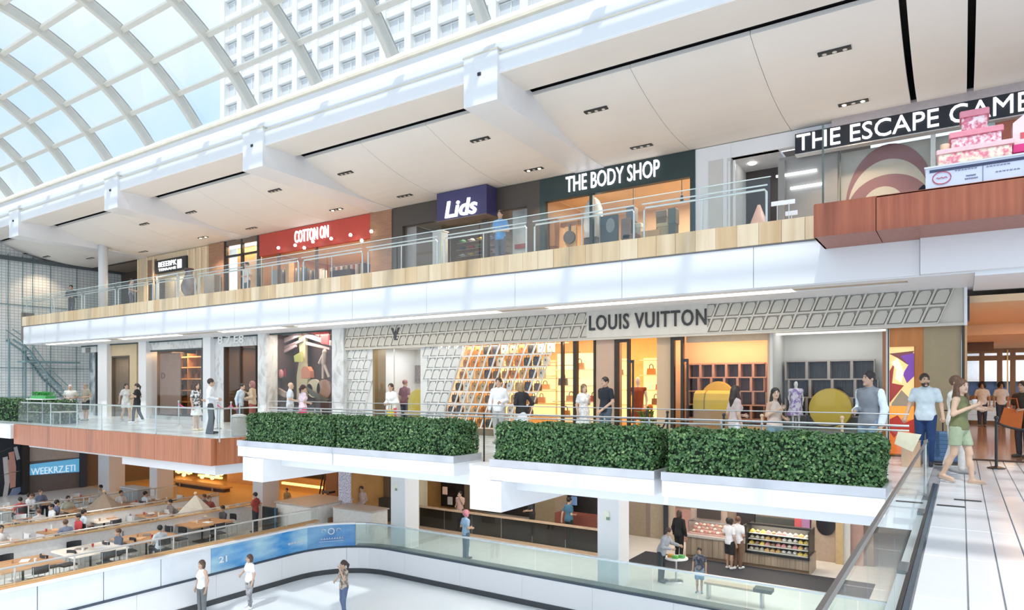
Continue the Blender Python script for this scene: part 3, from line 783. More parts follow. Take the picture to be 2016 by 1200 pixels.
# walkway balustrade over the timber edge
r2 = thing('glass_balustrade', 'clear glass balustrade above the orange timber edge', 'railing', (-24, 11.1, 0))
XL0, XL1 = -30.0, -17.35
xs_ = np.linspace(XL0, XL1, 8)
for a, b in zip(xs_[:-1], xs_[1:]): BX('glass_panel', GLASS, r2, a + .01, b - .01, 11.10, 11.112, .0, .97)
for y in (11.15, 12.0): pass
BX('glass_panel', GLASS, r2, -17.36, -17.348, 11.13, 12.6, .0, .97)
MB().tube([(XL0, 11.2, .93), (XL1 - .05, 11.2, .93), (XL1 - .05, 12.6, .93)], .022, 8).build('rail', STEEL, r2)
for px in (100, 152, 200, 307, 432): x = FX(px, 11.2); MB().tube([(x, 11.2, 0), (x, 11.2, .93)], .02, 8).build('post', STEEL, r2)

# gallery glass railing, one framed bay after another
gr = thing('glass_railing', 'long gallery glass railing with steel tube frames above the pale timber band', 'railing', (-20, 15.1, 5.06))
FRM = mat('satin_tube', (.66, .68, .68), .3, .8, vary=.03)
bay = 3.07; x = -9.87 + bay * 2 + .35; nb = 0
pan = MB().box(.02, bay / 2 - .01, 15.02, 15.032, 5.0, 6.02).mesh('glass_panel', GLASS, (0, 15.1, 5.06))
frame_m = MB().tube([(.13, 15.22, 5.0), (.13, 15.22, 5.76), (.17, 15.22, 5.82), (bay - .17, 15.22, 5.82), (bay - .13, 15.22, 5.76), (bay - .13, 15.22, 5.0)], .026, 8).mesh('tube_frame', FRM, (0, 15.1, 5.06))
rail_m = MB().tube([(.10, 15.17, 5.90), (bay - .10, 15.17, 5.90)], .018, 8).mesh('handrail', FRM, (0, 15.1, 5.06))
post_m = MB().box(bay * .5 - .012, bay * .5 + .012, 15.2, 15.23, 5.0, 5.82).mesh('mullion', FRM, (0, 15.1, 5.06))
edge_m = MB().tube([(0, 15.026, 6.025), (bay, 15.026, 6.025)], .012, 6).mesh('top_edge', mat('glass_edge', (.62, .70, .68), .2), (0, 15.1, 5.06))
while x > -39.9:
    a = x - bay
    for dx in (0, bay / 2): inst('glass_panel', pan, gr, (a + dx, 15.1, 5.06))
    inst('tube_frame', frame_m, gr, (a, 15.1, 5.06)); inst('handrail', rail_m, gr, (a, 15.1, 5.06)); inst('mullion', post_m, gr, (a, 15.1, 5.06)); inst('top_edge', edge_m, gr, (a, 15.1, 5.06))
    x = a
MB().tube([(-2.36, 15.03, 5.0), (-2.36, 15.03, 6.9)], .02, 6).build('end_post', plain((.1, .14, .13)), gr)

# planters and hedges
LEAF = {}
def leaf_mat():
    m = bpy.data.materials.new('ivy_leaf'); n, l, b = nodes_of(m)
    at = n.new('ShaderNodeAttribute'); at.attribute_name = 'tone'; x = n.new('ShaderNodeValToRGB')
    x.color_ramp.elements[0].color = (.022, .075, .024, 1); x.color_ramp.elements[1].color = (.24, .36, .13, 1)
    e = x.color_ramp.elements.new(.55); e.color = (.075, .175, .055, 1)
    l.new(at.outputs['Fac'], x.inputs['Fac']); l.new(x.outputs['Color'], b.inputs['Base Color']); b.inputs['Roughness'].default_value = .45
    return m
LEAFM = leaf_mat()
def hedge(label, x0, x1, y0, y1, z0, z1, seed, n, size=.062, rnd_end=.10, group=None):
    g = np.random.default_rng(seed)
    root = thing('hedge', label, 'hedge', ((x0 + x1) / 2, (y0 + y1) / 2, z0), group=group)
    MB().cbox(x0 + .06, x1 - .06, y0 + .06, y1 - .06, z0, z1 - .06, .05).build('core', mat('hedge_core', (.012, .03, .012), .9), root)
    Lx, Ly, Lz = x1 - x0, y1 - y0, z1 - z0
    A = np.array([Lx * Lz, Lx * Ly, Ly * Lz, Ly * Lz, Lx * Lz * .5]); pick = g.choice(5, n, p=A / A.sum())
    u, v = g.random(n), g.random(n)
    P = np.zeros((n, 3)); N = np.zeros((n, 3))
    for k, (f, nr) in enumerate((('front', (0, -1, .25)), ('top', (0, -.15, 1)), ('l', (-1, -.1, .25)), ('r', (1, -.1, .25)), ('back', (0, 1, .2)))):
        m = pick == k; a, b = u[m], v[m]
        if f in ('front', 'back'): P[m] = np.stack([x0 + a * Lx, np.full(m.sum(), y0 if f == 'front' else y1), z0 + b * Lz], 1)
        elif f == 'top': P[m] = np.stack([x0 + a * Lx, y0 + b * Ly, np.full(m.sum(), z1)], 1)
        else: P[m] = np.stack([np.full(m.sum(), x0 if f == 'l' else x1), y0 + a * Ly, z0 + b * Lz], 1)
        N[m] = nr
    # rounded top and ends, uneven surface
    c = np.array([(x0 + x1) / 2, (y0 + y1) / 2, z0]); hx, hy = Lx / 2, Ly / 2
    r = .13
    q = np.stack([np.clip(P[:, 0], x0 + r, x1 - r), np.clip(P[:, 1], y0 + r, y1 - r), np.minimum(P[:, 2], z1 - r)], 1)
    d = P - q; L = np.linalg.norm(d, axis=1) + 1e-6; P = q + d / L[:, None] * np.minimum(L, r)[:, None]
    P += g.normal(0, .016, (n, 3)) + .022 * np.sin(P[:, [0]] * 7 + P[:, [2]] * 9 + seed) * N
    N = N + g.normal(0, .55, (n, 3)); N /= np.linalg.norm(N, axis=1)[:, None]
    T = np.cross(N, g.normal(0, 1, (n, 3))); T += np.array([0, 0, -.5]); T -= N * (T * N).sum(1)[:, None]; T /= np.linalg.norm(T, axis=1)[:, None] + 1e-6
    B = np.cross(N, T); s = size * (.7 + .6 * g.random(n))[:, None]
    V = np.stack([P - T * s * .5, P + B * s * .42 + N * s * .08, P + T * s * .55 - N * s * .14, P - B * s * .42 + N * s * .08], 1).reshape(-1, 3)
    V -= np.array(root.location)
    me = bpy.data.meshes.new('foliage')
    idx = np.arange(n) * 4
    F = np.concatenate([np.stack([idx, idx + 1, idx + 2], 1), np.stack([idx, idx + 2, idx + 3], 1)])
    me.from_pydata(V.tolist(), [], F.tolist())
    tone = np.repeat(np.clip(g.beta(2, 2.4, n), 0, 1), 4)
    at = me.attributes.new('tone', 'FLOAT', 'POINT'); at.data.foreach_set('value', tone.astype(np.float32))
    me.materials.append(LEAFM); o = bpy.data.objects.new('foliage', me); o.parent = root; COL.objects.link(o); o['kind'] = 'stuff'
    return root
PL = [(-15.22, -11.74, 'first planter box, beside the orange timber edge'), (-11.72, -8.28, 'second planter box, left of the railing gap'), (-7.40, -4.15, 'third planter box, above the deep white beam'), (-4.02, -.86, 'fourth planter box, next to the bridge')]
HX = [(-15.0, -11.72), (-11.70, -8.30), (-7.36, -4.18), (-3.96, -.90)]
HL = ['clipped ivy hedge at the far end beside the orange timber edge', 'clipped ivy hedge just left of the gap in the hedge row', 'clipped ivy hedge just right of the gap in the hedge row', 'clipped ivy hedge nearest the bridge, ending by the cream panel']
ZINC = mat('zinc_edge', (.52, .52, .55), .3, .35, vary=.12, scale=2)
for i, (a, b, nm) in enumerate(PL):
    t = thing('planter', 'long white planter trough with zinc rim, ' + nm, 'planter', ((a + b) / 2, 10.85, -.19), group='planters along the walkway edge')
    MB().cbox(a, b, 10.40, 11.32, -.19, .07, .008).build('trough', WHITE2, t)
    MB().box(a - .01, b + .01, 10.385, 10.44, .07, .205).box(a - .01, a + .04, 10.44, 11.32, .07, .205).box(b - .04, b + .01, 10.44, 11.32, .07, .205).build('zinc_rim', ZINC, t)
    MB().box(a + .03, b - .03, 10.43, 11.3, .07, .14).build('soil', plain((.05, .035, .025), .9), t)
    hedge(HL[i], HX[i][0], HX[i][1], 10.47, 11.28, .14, .86, 30 + i, 8600, .052, group=None)
hedge('low dark green hedge beside the folding tables at the hall end', -40.5, -30.6, 12.6, 13.5, 0, .95, 51, 2600, .10)
# ------------------------------------------------------------------ boutiques of the walkway
def room(t, x0, x1, y0, y1, z0, z1, back, side, ceil, floor=None):
    "inside of a shop: five faces as parts of the shop front"
    BX('back_wall', back, t, x0, x1, y1, y1 + .08, z0, z1)
    BX('side_wall', side, t, x0 - .06, x0, y0, y1, z0, z1); BX('side_wall', side, t, x1, x1 + .06, y0, y1, z0, z1)
    BX('shop_ceiling', ceil, t, x0, x1, y0, y1, z1, z1 + .06)
    if floor: BX('shop_floor', floor, t, x0, x1, y0, y1, z0 + .002, z0 + .012)
BAGC = [(.30, .13, .05), (.42, .20, .07), (.06, .04, .035), (.55, .30, .12), (.16, .08, .05), (.62, .50, .36), (.45, .10, .06)]
def bag_mesh(k, w=.26, h=.2, d=.1):
    c = BAGC[k % len(BAGC)]; b = MB(); b.poly([(-w / 2, 0), (w / 2, 0), (w * .44, h), (-w * .44, h)], 'y', -d / 2, d / 2)
    b.tube([(-w * .25, 0, h), (-w * .2, 0, h * 1.5), (0, 0, h * 1.7), (w * .2, 0, h * 1.5), (w * .25, 0, h)], .012, 6, 1)
    return b.mesh('handbag', [mat('leather_%d' % (k % len(BAGC)), c, .4, vary=.15), plain((.1, .06, .04), .4)])
BAGS = [bag_mesh(k, .2 + .02 * (k % 4), .14 + .02 * (k % 3)) for k in range(7)]
def put(name, me, loc, label, cat, group, rz=0, sc=1.0):
    o = bpy.data.objects.new(name, me); o.location = loc; o.rotation_euler = (0, 0, rz); o.scale = (sc, sc, sc); COL.objects.link(o)
    return tag(o, label, cat, group)

# ---- the lattice fronted boutique
LVM = mat('cream_lattice', (.60, .56, .49), .45, vary=.05, scale=2)
LVLIT = mat('lit_lattice', (.74, .74, .71), .4, vary=.04, scale=2)  # lit copy of the cream lattice: falling light put into the colour
LVP = mat('lattice_plate', (.56, .525, .46), .5, vary=.06, scale=3)
XLV0, XLV1 = -18.85, .04
lv = thing('boutique_facade', 'cream lattice boutique front with black capital lettering and golden interior', 'storefront', (-9.4, YF, 0))
CWD, CH, SL = .335, .385, .155
H0, H1 = 2.92, 3.69
def cell(closed):
    b = MB(); t = .022; d = .085 if closed else .045
    def pt(u, v, y): return (u * CWD + v * SL, y, v * CH)
    iu, iv = t / CWD, t / CH
    o = [(0, 0), (1, 0), (1, 1), (0, 1)]; i = [(iu, iv), (1 - iu, iv), (1 - iu, 1 - iv), (iu, 1 - iv)]
    vs = [pt(u, v, -d) for u, v in o] + [pt(u, v, -d) for u, v in i] + [pt(u, v, 0) for u, v in i] + [pt(u, v, 0) for u, v in o]
    fs = []
    for k in range(4):
        n = (k + 1) % 4; fs += [(k, n, 4 + n, 4 + k), (4 + k, 4 + n, 8 + n, 8 + k), (12 + k, 12 + n, n, k)]
    b.add(vs, fs, 0)
    if closed:
        pl = [(.17, .13), (.84, .13), (.87, .18), (.87, .68), (.70, .87), (.32, .87), (.15, .76), (.15, .18)]
        b.add([pt(u, v, -.062) for u, v in pl] + [pt(u, v, 0) for u, v in pl], [tuple(range(8))] + [(k, 8 + k, 8 + (k + 1) % 8, (k + 1) % 8) for k in range(8)], 1)
        b.add([pt(u, v, -.004) for u, v in o], [(0, 1, 2, 3)], 1)
    return b
cm_head = cell(True).mesh('lattice_tile', [LVM, LVP]); cm_wall = cell(True).mesh('lattice_tile', [LVLIT, mat('lit_plate', (.70, .70, .67), .5, vary=.05)]); cm_open = cell(False).mesh('lattice_frame', LVLIT)  # wall plate lightened too, for the light falling on it
# header
BX('header_core', LVM, lv, XLV0, XLV1, YF - .13, YF + .25, H0, H1)
BX('header_top_line', plain((.05, .07, .08)), lv, XLV0, XLV1, YF - .2, YF - .1, H1, H1 + .035)
BX('header_lip', LVM, lv, XLV0, XLV1, YF - .20, YF - .12, H0 - .06, H0)
BX('header_end', WHITE2, lv, XLV1, XLV1 + .06, YF - .2, YF + .3, H0 - .06, H1)
BX('header_edge', BLACK, lv, XLV1 + .06, XLV1 + .1, YF - .18, YF + .2, H0 + .04, H1 - .22)
x0s, x1s = FX(1157, YF - .15), FX(1394, YF - .15)
for row in range(2):
    z = H0 + row * CH; k = 0; off = row * (SL - CWD)
    while True:
        x = XLV0 + off + k * CWD; k += 1
        if x < XLV0: continue
        if x + CWD + SL > XLV1: break
        inst('lattice_tile', cm_head, lv, (x, YF - .13, z))
zs0, zs1 = FZ(1274, 659, YF - .2), FZ(1274, 604, YF - .2)
BX('sign_plate', mat('sign_plate', (.66, .63, .57), .5), lv, x0s, x1s, YF - .215, YF - .13, zs0, zs1)
letters('lettering', 'LOUIS VUITTON', BLACK, lv, FX(1160, YF - .23), FX(1391, YF - .23), FZ(1274, 645, YF - .22), FZ(1274, 614, YF - .22), YF - .215, .04, bold=.012, space=1.12)
letters('monogram', 'V', plain((.04, .04, .045), .3), lv, FX(770, YF - .2), FX(787, YF - .2), FZ(778, 666, YF - .2), FZ(778, 645, YF - .2), YF - .19, .03, bold=.02)
letters('monogram', 'L', plain((.04, .04, .045), .3), lv, FX(776, YF - .2), FX(783, YF - .2), FZ(778, 669, YF - .2), FZ(778, 650, YF - .2), YF - .185, .03, bold=.0, shear=.15)
# lattice wall below the header
XWA, XWB = FX(736, YF), FX(829, YF)
NR = 7
BX('lattice_base', mat('bronze_base', (.20, .15, .10), .35, .4), lv, XLV0, FX(1085, YF), YF - .08, YF + .05, .0, .20)
BX('wall_core', LVLIT, lv, XLV0, XWA - .05, YF + .0, YF + .12, .0, H0); BX('wall_core', LVLIT, lv, XWB + .05, -14.2, YF + .0, YF + .12, .0, H0)
n_open = []
LC = [(.40, .17, .05), (.02, .02, .022), (.62, .34, .12), (.75, .66, .52), (.14, .06, .03), (.55, .18, .04), (.78, .77, .74), (.03, .03, .05), (.60, .42, .22)]
LNAMES = 'chestnut black tan cream espresso rust white navy beige'.split()
def lbag(c, w, h):
    b = MB(); b.poly([(-w / 2, 0), (w / 2, 0), (w * .52, h * .6), (w * .38, h), (-w * .38, h), (-w * .52, h * .6)], 'y', -.06, .06)
    b.tube([(-w * .22, 0, h), (-w * .16, 0, h * 1.3), (w * .16, 0, h * 1.3), (w * .22, 0, h)], .012, 6, 1); b.box(-w * .1, w * .1, -.07, -.06, h * .45, h * .7, 1)
    return b.mesh('handbag', [mat('bag_%d' % int(1000 * sum(c)), c, .45, vary=.2), plain((.12, .08, .05), .4)])
LBAGS = [lbag(c, .17 + .015 * (k % 3), .20 + .012 * (k % 4)) for k, c in enumerate(LC)]
for r in range(NR):
    z = H0 - .012 - (r + 1) * CH; k = -10
    xo = XLV0 - (r + 1) * SL + SL
    xa = -13.62 - r * SL          # open lattice starts here on this row
    xb = FX(1098, YF) - .25 - r * SL
    for k in range(-1, 40):
        x = xo + k * CWD
        if x < XLV0 - .02 or x > xb: continue
        cx = x + (CWD + SL) / 2
        if XWA - .24 < cx < XWB + .24: continue
        op = x > xa
        inst('lattice_frame' if op else 'lattice_tile', cm_open if op else cm_wall, lv, (x, YF - .0, z))
        if op: n_open.append((x + .17 + SL * .4, z, r, k))
BX('edge_strip', mat('bronze_edge', (.09, .07, .055), .4, .4), lv, XLV0 - .06, XLV0 + .02, YF - .12, YF + .1, 0, H1)
MB().poly([(XWA - .30, 0), (XWA, 0), (XWA, H0), (XWA - .30, H0)], 'y', YF - .03, YF + .1).build('window_jamb', LVLIT, lv)
BX('window_jamb', LVLIT, lv, XWB, XWB + .3, YF - .03, YF + .1, 0, H0)
BX('bronze_jamb', mat('gilt_jamb', (.30, .22, .12), .35, .5), lv, XWA, XWA + .1, YF - .06, YF + .5, 0, 2.86)
# goods behind the open lattice
rr0 = {}
for i, (x, z, r, k) in enumerate(n_open):
    rr0[r] = rr0.get(r, 0) + 1; ci = (i * 5 + i // 3 + r) % 9
    put('handbag', LBAGS[ci], (x, YF + .14, z + .05), '%s bag behind the open lattice, %s row down, %s from the closed tiles' % (LNAMES[ci], ORDW[r], ORDW[rr0[r] - 1]), 'bag', 'bags behind the open lattice', sc=1.15)
for r in range(NR):
    BX('display_shelf', plain((.40, .26, .14), .4), lv, -14.9, -9.3, YF + .08, YF + .24, H0 - .012 - (r + 1) * CH + .03, H0 - .012 - (r + 1) * CH + .045)
area('lattice_fill', (-12.1, YF + .02, 2.84), 5, .12, 45, (1, .84, .64), lv, (math.radians(14), 0, 0)); area('lattice_fill', (-12.1, YF + .45, 2.88), 5, .35, 60, (1, .80, .58), lv)  # unseen fill lights added to brighten the bags
# rooms
GLOW = mat('honey_wall', (.80, .56, .26), .6, vary=.06); PEACH = mat('peach_wall', (.72, .50, .34), .6, vary=.03); OCH = mat('ochre_wall', (.62, .38, .16), .6, vary=.05)
XP1, XP2, XP3 = FX(1172, YF), FX(1210, YF), FX(1517, YF)
r1 = thing('boutique_interior', 'honey coloured boutique interior with lit shelves behind the doors', 'shop interior', (-8, 20, 0))
BX('back_wall', GLOW, r1, -15.1, -6.0, 21.6, 21.7, 0, 3.5); BX('shop_ceiling', mat('warm_ceiling', (.85, .74, .56), .7), r1, -15.1, XP3, YF + .2, 21.6, 3.45, 3.5)
BX('side_wall', GLOW, r1, -15.16, -15.1, YF + .12, 21.6, 0, 3.5)
BX('shop_floor', mat('honey_floor', (.60, .36, .16), .25), r1, -15.1, XP3, YF, 21.6, .0, .012)
BX('partition', GLOW, r1, XP3 - .02, XP3 + .05, YF + .1, 21.6, 0, 3.5)
for x in np.linspace(-14.4, -7.0, 6):
    BX('lit_niche', lamp_mat('lit_niche', (1.0, .66, .28), 1.1), r1, x - .5, x + .5, 21.57, 21.6, .5, 2.5)
    for z in (.9, 1.4, 1.9, 2.4): BX('shelf', plain((.82, .70, .50), .4), r1, x - .52, x + .52, 21.25, 21.58, z, z + .04)
for i, x in enumerate(np.linspace(-14.4, -7.0, 6)):
    for j, z in enumerate((.94, 1.44, 1.94)): put('handbag', BAGS[(i + 2 * j) % 7], (x + .16 * ((i + j) % 3 - 1), 21.42, z), '%s handbag on the honey lit back wall, %s bay, %s shelf up' % ('chestnut rust black tan espresso cream red'.split()[(i + 2 * j) % 7], ORDW[i], ORDW[j]), 'bag', 'bags on the back shelves', sc=1.3)
area('boutique_lamp', (-11.5, 19.4, 3.4), 5, 2.5, 120, (1, .72, .42), r1); area('boutique_lamp', (-7.0, 19.4, 3.4), 3.5, 2.5, 90, (1, .68, .38), r1)
# nearer display units behind the glass between lattice and doors
su = thing('display_shelf', 'lit pale display shelving with bags behind the boutique glass', 'shelf', (-9.3, 18.9, 0))
for z in (.55, 1.05, 1.55, 2.05): BX('shelf_board', plain((.85, .76, .58), .4), su, -10.9, -8.75, 18.75, 19.05, z, z + .035)
BX('back_panel', lamp_mat('shelf_backlight', (1.0, .72, .36), .9), su, -10.9, -8.75, 19.06, 19.10, .3, 2.6)
BX('plinth', grain('plinth_timber', (.35, .15, .06), (.5, .25, .1), (1, 1, .3), 5), su, -10.95, -8.7, 18.4, 19.1, .013, .42)
for i, (x, z) in enumerate([(-10.5, .585), (-9.9, .585), (-9.3, .585), (-10.3, 1.085), (-9.5, 1.085), (-10.6, 1.585), (-9.1, 1.585), (-10.0, 2.085), (-9.0, 2.085)]):
    put('handbag', BAGS[(i * 3 + 1) % 7], (x, 18.9, z), ('chestnut rust black tan espresso cream red'.split()[(i * 3 + 1) % 7]) + ' handbag on the lit pale shelving, ' + ('first on the lowest board', 'second on the lowest board', 'third on the lowest board', 'first on the second board', 'second on the second board', 'first on the third board', 'second on the third board', 'first on the top board', 'second on the top board')[i], 'bag', 'bags on the lit pale shelving', sc=1.25)
XG0 = FX(1060, YF)
for px in (1107, 1131, 1171): x = FX(px, YF); BX('mullion', BRONZE, lv, x - .03, x + (.09 if px == 1131 else .03), YF - .04, YF + .1, 0, H0)
BX('glass_pane', SHOPGLASS, lv, -14.2, XP1, YF + .03, YF + .042, .2, H0)
BX('pillar', mat('rose_pillar', (.58, .40, .29), .5, vary=.03), lv, XP1 + .03, XP2, YF - .02, YF + .5, 0, H0)
x1, x2 = FX(1290, YF), FX(1321, YF)
BX('pillar', mat('sand_pillar', (.66, .47, .30), .5, vary=.03), lv, x1, x2, YF + .1, YF + .8, 0, H0)
def bdoor(px0, px1, label):
    a, b = FX(px0, YF), FX(px1, YF); t = thing('boutique_door', label, 'door', (a, YF, 0))
    MB().box(a, a + .1, YF - .05, YF + .08, 0, H0 - .02).box(b - .07, b, YF - .05, YF + .08, 0, H0 - .02).box(a, b, YF - .05, YF + .08, H0 - .14, H0 - .02).box(a, b, YF - .05, YF + .08, 0.0, .12).build('frame', BRONZE, t)
    BX('pane', SHOPGLASS, t, a + .1, b - .07, YF, YF + .012, .12, H0 - .14)
    h0, h1 = b - .02, b + .17
    MB().box(h0, h0 + .05, YF - .14, YF - .09, .55, 2.28).box(h1 - .05, h1, YF - .14, YF - .09, .55, 2.28).box(h0, h1, YF - .14, YF - .09, 2.2, 2.28).box(h0, h1, YF - .14, YF - .09, .55, .63).box(h0 + .01, h0 + .04, YF - .1, YF, 1.9, 1.95).box(h0 + .01, h0 + .04, YF - .1, YF, .9, .95).build('handle', BLACK, t)
bdoor(1211, 1240, 'open bronze door leaf with tall black ring handle beside the rose pillar')
bdoor(1321, 1346, 'open bronze door leaf with tall black ring handle beside the peach window')
# peach window and white window with cube shelving and yellow trunks
def cubes(t, x0, z0, cols, rows, w, h, y, frame, inner, stag=.5):
    for r in range(rows):
        o = (r % 2) * stag * w * .3; z = z0 + r * h
        for c in range(cols):
            x = x0 + o + c * w
            m = MB().box(x, x + .045, y, y + .3, z, z + h).box(x, x + w, y, y + .3, z, z + .035).box(x + w - .02, x + w, y, y + .3, z, z + h); m.build('cube_frame', frame, t)
            BX('cube_back', inner, t, x + .04, x + w - .01, y + .26, y + .3, z + .03, z + h)
    BX('top_board', frame, t, x0, x0 + cols * w, y, y + .3, z0 + rows * h, z0 + rows * h + .04)
CF1 = plain((.42, .27, .21), .4); CI1 = grain('dark_cube', (.05, .02, .02), (.13, .07, .06), (6, 1, .3), 9, .4)
CF2 = plain((.42, .36, .33), .4); CI2 = grain('dark_cube_blue', (.03, .03, .04), (.11, .10, .11), (6, 1, .3), 9, .4)
r2 = thing('window_display', 'peach walled shop window holding dark cube shelving', 'window display', (-5.2, 18.4, 0))
xa, xb = FX(1346, YF), XP3
BX('back_wall', PEACH, r2, xa - .6, xb + .3, 18.75, 18.85, 0, H0 + .3); BX('side_wall', PEACH, r2, xb - .10, xb - .02, YF + .1, 18.75, 0, H0 + .1)
BX('cornice', plain((.82, .62, .42)), r2, xa, xb, YF + .2, YF + .3, H0 - .2, H0)
cs0 = FX(1350, 18.4); cs1 = FX(1505, 18.4); zt = FZ(1420, 717, 18.4)
cubes(r2, cs0, zt - 4 * .37, 6, 4, (cs1 - cs0) / 6, .37, 18.38, CF1, CI1)
BX('counter', plain((.62, .36, .16), .4), r2, xa, xb - .1, 17.75, 18.3, 0.012, .55)
area('display_lamp', ((xa + xb) / 2, 18.0, H0 + .0), 2.2, .5, 46, (1, .58, .30), r2)
BX('glass_pane', SHOPGLASS, r2, xa, xb, YF + .03, YF + .042, .03, H0)
def drum(label, px, py, rpx, Y, drum_px=None):
    x, z = W(px, py, Y); x2, _ = W(px + rpx, py, Y); r = x2 - x
    t = thing('round_trunk', label, 'trunk', (x, Y, z - r))
    b = MB(); n = 28; ring = [(r * math.cos(2 * PI * k / n), r * math.sin(2 * PI * k / n)) for k in range(n)]
    b.poly([(x + p, z + q) for p, q in ring], 'y', Y, Y + .22); b.build('disc', mat('yellow_leather', (.66, .47, .06), .35, vary=.05), t)
    MB().tube([(x + p * 1.01, Y + .11, z + q * 1.01) for p, q in ring], .018, 6, closed=True).build('piping', plain((.38, .26, .05)), t)
    BX('stand', plain((.3, .2, .12)), t, x - r * .6, x + r * .6, Y, Y + .22, .56 if drum_px else .5, z - r * .8)
    if drum_px:
        xa_, xb_ = FX(drum_px[0], Y - .5), FX(drum_px[1], Y - .5); zz = FZ(px, drum_px[2], Y - .5)
        prof = [(-.24, 0), (-.24, .25), (-.17, .42), (0, .5), (.17, .42), (.24, .25), (.24, 0)]
        MB().poly([(Y - .4 + p, zz + q) for p, q in prof], 'x', xa_, xb_).build('barrel', mat('yellow_barrel', (.62, .42, .05), .35, vary=.05), t)
        MB().poly([(Y - .4 + p * 1.04, zz + q * 1.03) for p, q in prof], 'x', xa_ + .28, xa_ + .31).build('strap', plain((.30, .2, .04)), t)
        BX('stand', plain((.4, .25, .13)), t, xa_, xb_, Y - .62, Y - .18, .56, zz)
drum('round yellow trunk with barrel case in the peach shop window', 1412, 784, 33, 18.2, (1368, 1442, 806))
r3 = thing('window_display', 'white walled shop window holding dark cube shelving', 'window display', (-2.6, 18.4, 0))
xa, xb = XP3, FX(1746, YF)
GRY = mat('cool_wall', (.60, .60, .58), .6, vary=.02)
BX('back_wall', GRY, r3, xa - .2, xb + .6, 18.75, 18.85, 0, H0 + .3); BX('side_wall', GRY, r3, xb - .02, xb + .05, YF, 18.75, 0, H0 + .1)
BX('side_wall', GRY, r3, xa - .02, xa + .05, YF, 18.75, 0, H0 + .1)
BX('plinth', plain((.25, .26, .26), .5), r3, xa + .05, xb, 17.6, 18.6, .012, .50)
cs0 = FX(1545, 18.4); cs1 = FX(1722, 18.4); zt = FZ(1630, 711, 18.4)
cubes(r3, cs0, zt - 3 * .46, 4, 3, (cs1 - cs0) / 4, .46, 18.38, CF2, CI2)
BX('light_line', lamp_mat('pale_line', (1, .93, .82), .9), r3, xa + .1, xb, YF + .12, YF + .16, H0 - .1, H0 - .05)
area('display_lamp', ((xa + xb) / 2, 18.0, H0 + .05), 2.2, .5, 14, (1, .95, .88), r3)
BX('glass_pane', SHOPGLASS, r3, xa + .05, xb, YF + .03, YF + .042, .03, H0)
drum('large round yellow trunk with dark straps in the white shop window', 1634, 804, 43, 18.15)
# orange framed artwork screen, tan wall and bronze end
ar = thing('art_screen', 'tall orange framed screen with swirling purple, yellow and red artwork', 'screen', (-1.05, YF, 0))
xa, xb = FX(1748, YF), FX(1818, YF)
BX('frame', grain('orange_frame', (.42, .13, .02), (.60, .22, .04), (1, 1, .2), 4, .35), ar, xa, xb, YF + .06, YF + .12, .012, H0 - .03)
MB().box(xa, xa + .02, YF, YF + .12, .012, H0 - .03).box(xb - .16, xb, YF, YF + .12, .012, H0 - .03).box(xa, xb, YF, YF + .12, 2.45, H0 - .03).build('frame_edge', MATS['orange_frame'], ar)
BX('backing', MATS['orange_frame'], ar, xa - .12, xb + .06, YF + .121, YF + .16, .012, H0)
sx0, sx1 = xa + .02, xb - .18; sz1, sz0 = FZ(1774, 668, YF), .05; yy = YF + .06
def scr(name, col, pts, k, e=.55):
    q = [(sx0 + u * (sx1 - sx0), sz0 + v * (sz1 - sz0)) for u, v in pts]
    MB().poly(q, 'y', yy - .002 * k, yy - .002 * k + .001).build(name, mat('screen_%02x%02x%02x' % tuple(int(c * 255) for c in col), col, .4, emit=e, ecol=col, vary=.1), ar)
scr('screen_field', (.80, .58, .24), [(0, 0), (1, 0), (1, 1), (0, 1)], 1)
scr('screen_glow', (.70, .16, .03), [(0, 0), (1, 0), (1, .42), (0, .42)], 2); scr('screen_glow', (.85, .32, .05), [(0, .30), (1, .30), (1, .42), (0, .42)], 3)
scr('screen_wedge', (.16, .05, .05), [(0, .88), (1, .90), (.75, .78), (.35, .84)], 2); scr('screen_swirl', (.16, .05, .30), [(.45, .86), (1, .88), (1, .68), (.72, .62), (.55, .70), (.78, .78)], 4)
scr('screen_blade', (.30, .04, .03), [(0, .72), (.22, .80), (.12, .62), (.6, .60), (.3, .52), (0, .44)], 3); scr('screen_shade', (.26, .20, .14), [(.1, .44), (.5, .56), (1, .45), (1, .42), (.1, .42)], 4)
scr('screen_ember', (.36, .03, .02), [(0, .30), (.35, .34), (.6, .27), (1, .31), (1, .18), (.5, .22), (.2, .14), (0, .2)], 4); scr('screen_cloud', (.90, .80, .55), [(.08, .80), (.35, .84), (.6, .72), (.5, .62), (.25, .66), (.3, .74)], 5)
TAN = mat('olive_tan_panel', (.36, .28, .16), .5, vary=.05, scale=5)
BX('tan_panel', TAN, lv, FX(1818, YF), FX(1893, YF), YF - .0, YF + .3, 0, H0)
BX('bronze_end', BRONZE, lv, FX(1893, YF), FX(1899, YF), YF - .06, YF + .3, 0, H0); BX('bright_end', plain((.66, .40, .2)), lv, FX(1899, YF), FX(1904, YF), YF - .04, YF + 6, 0, H0)
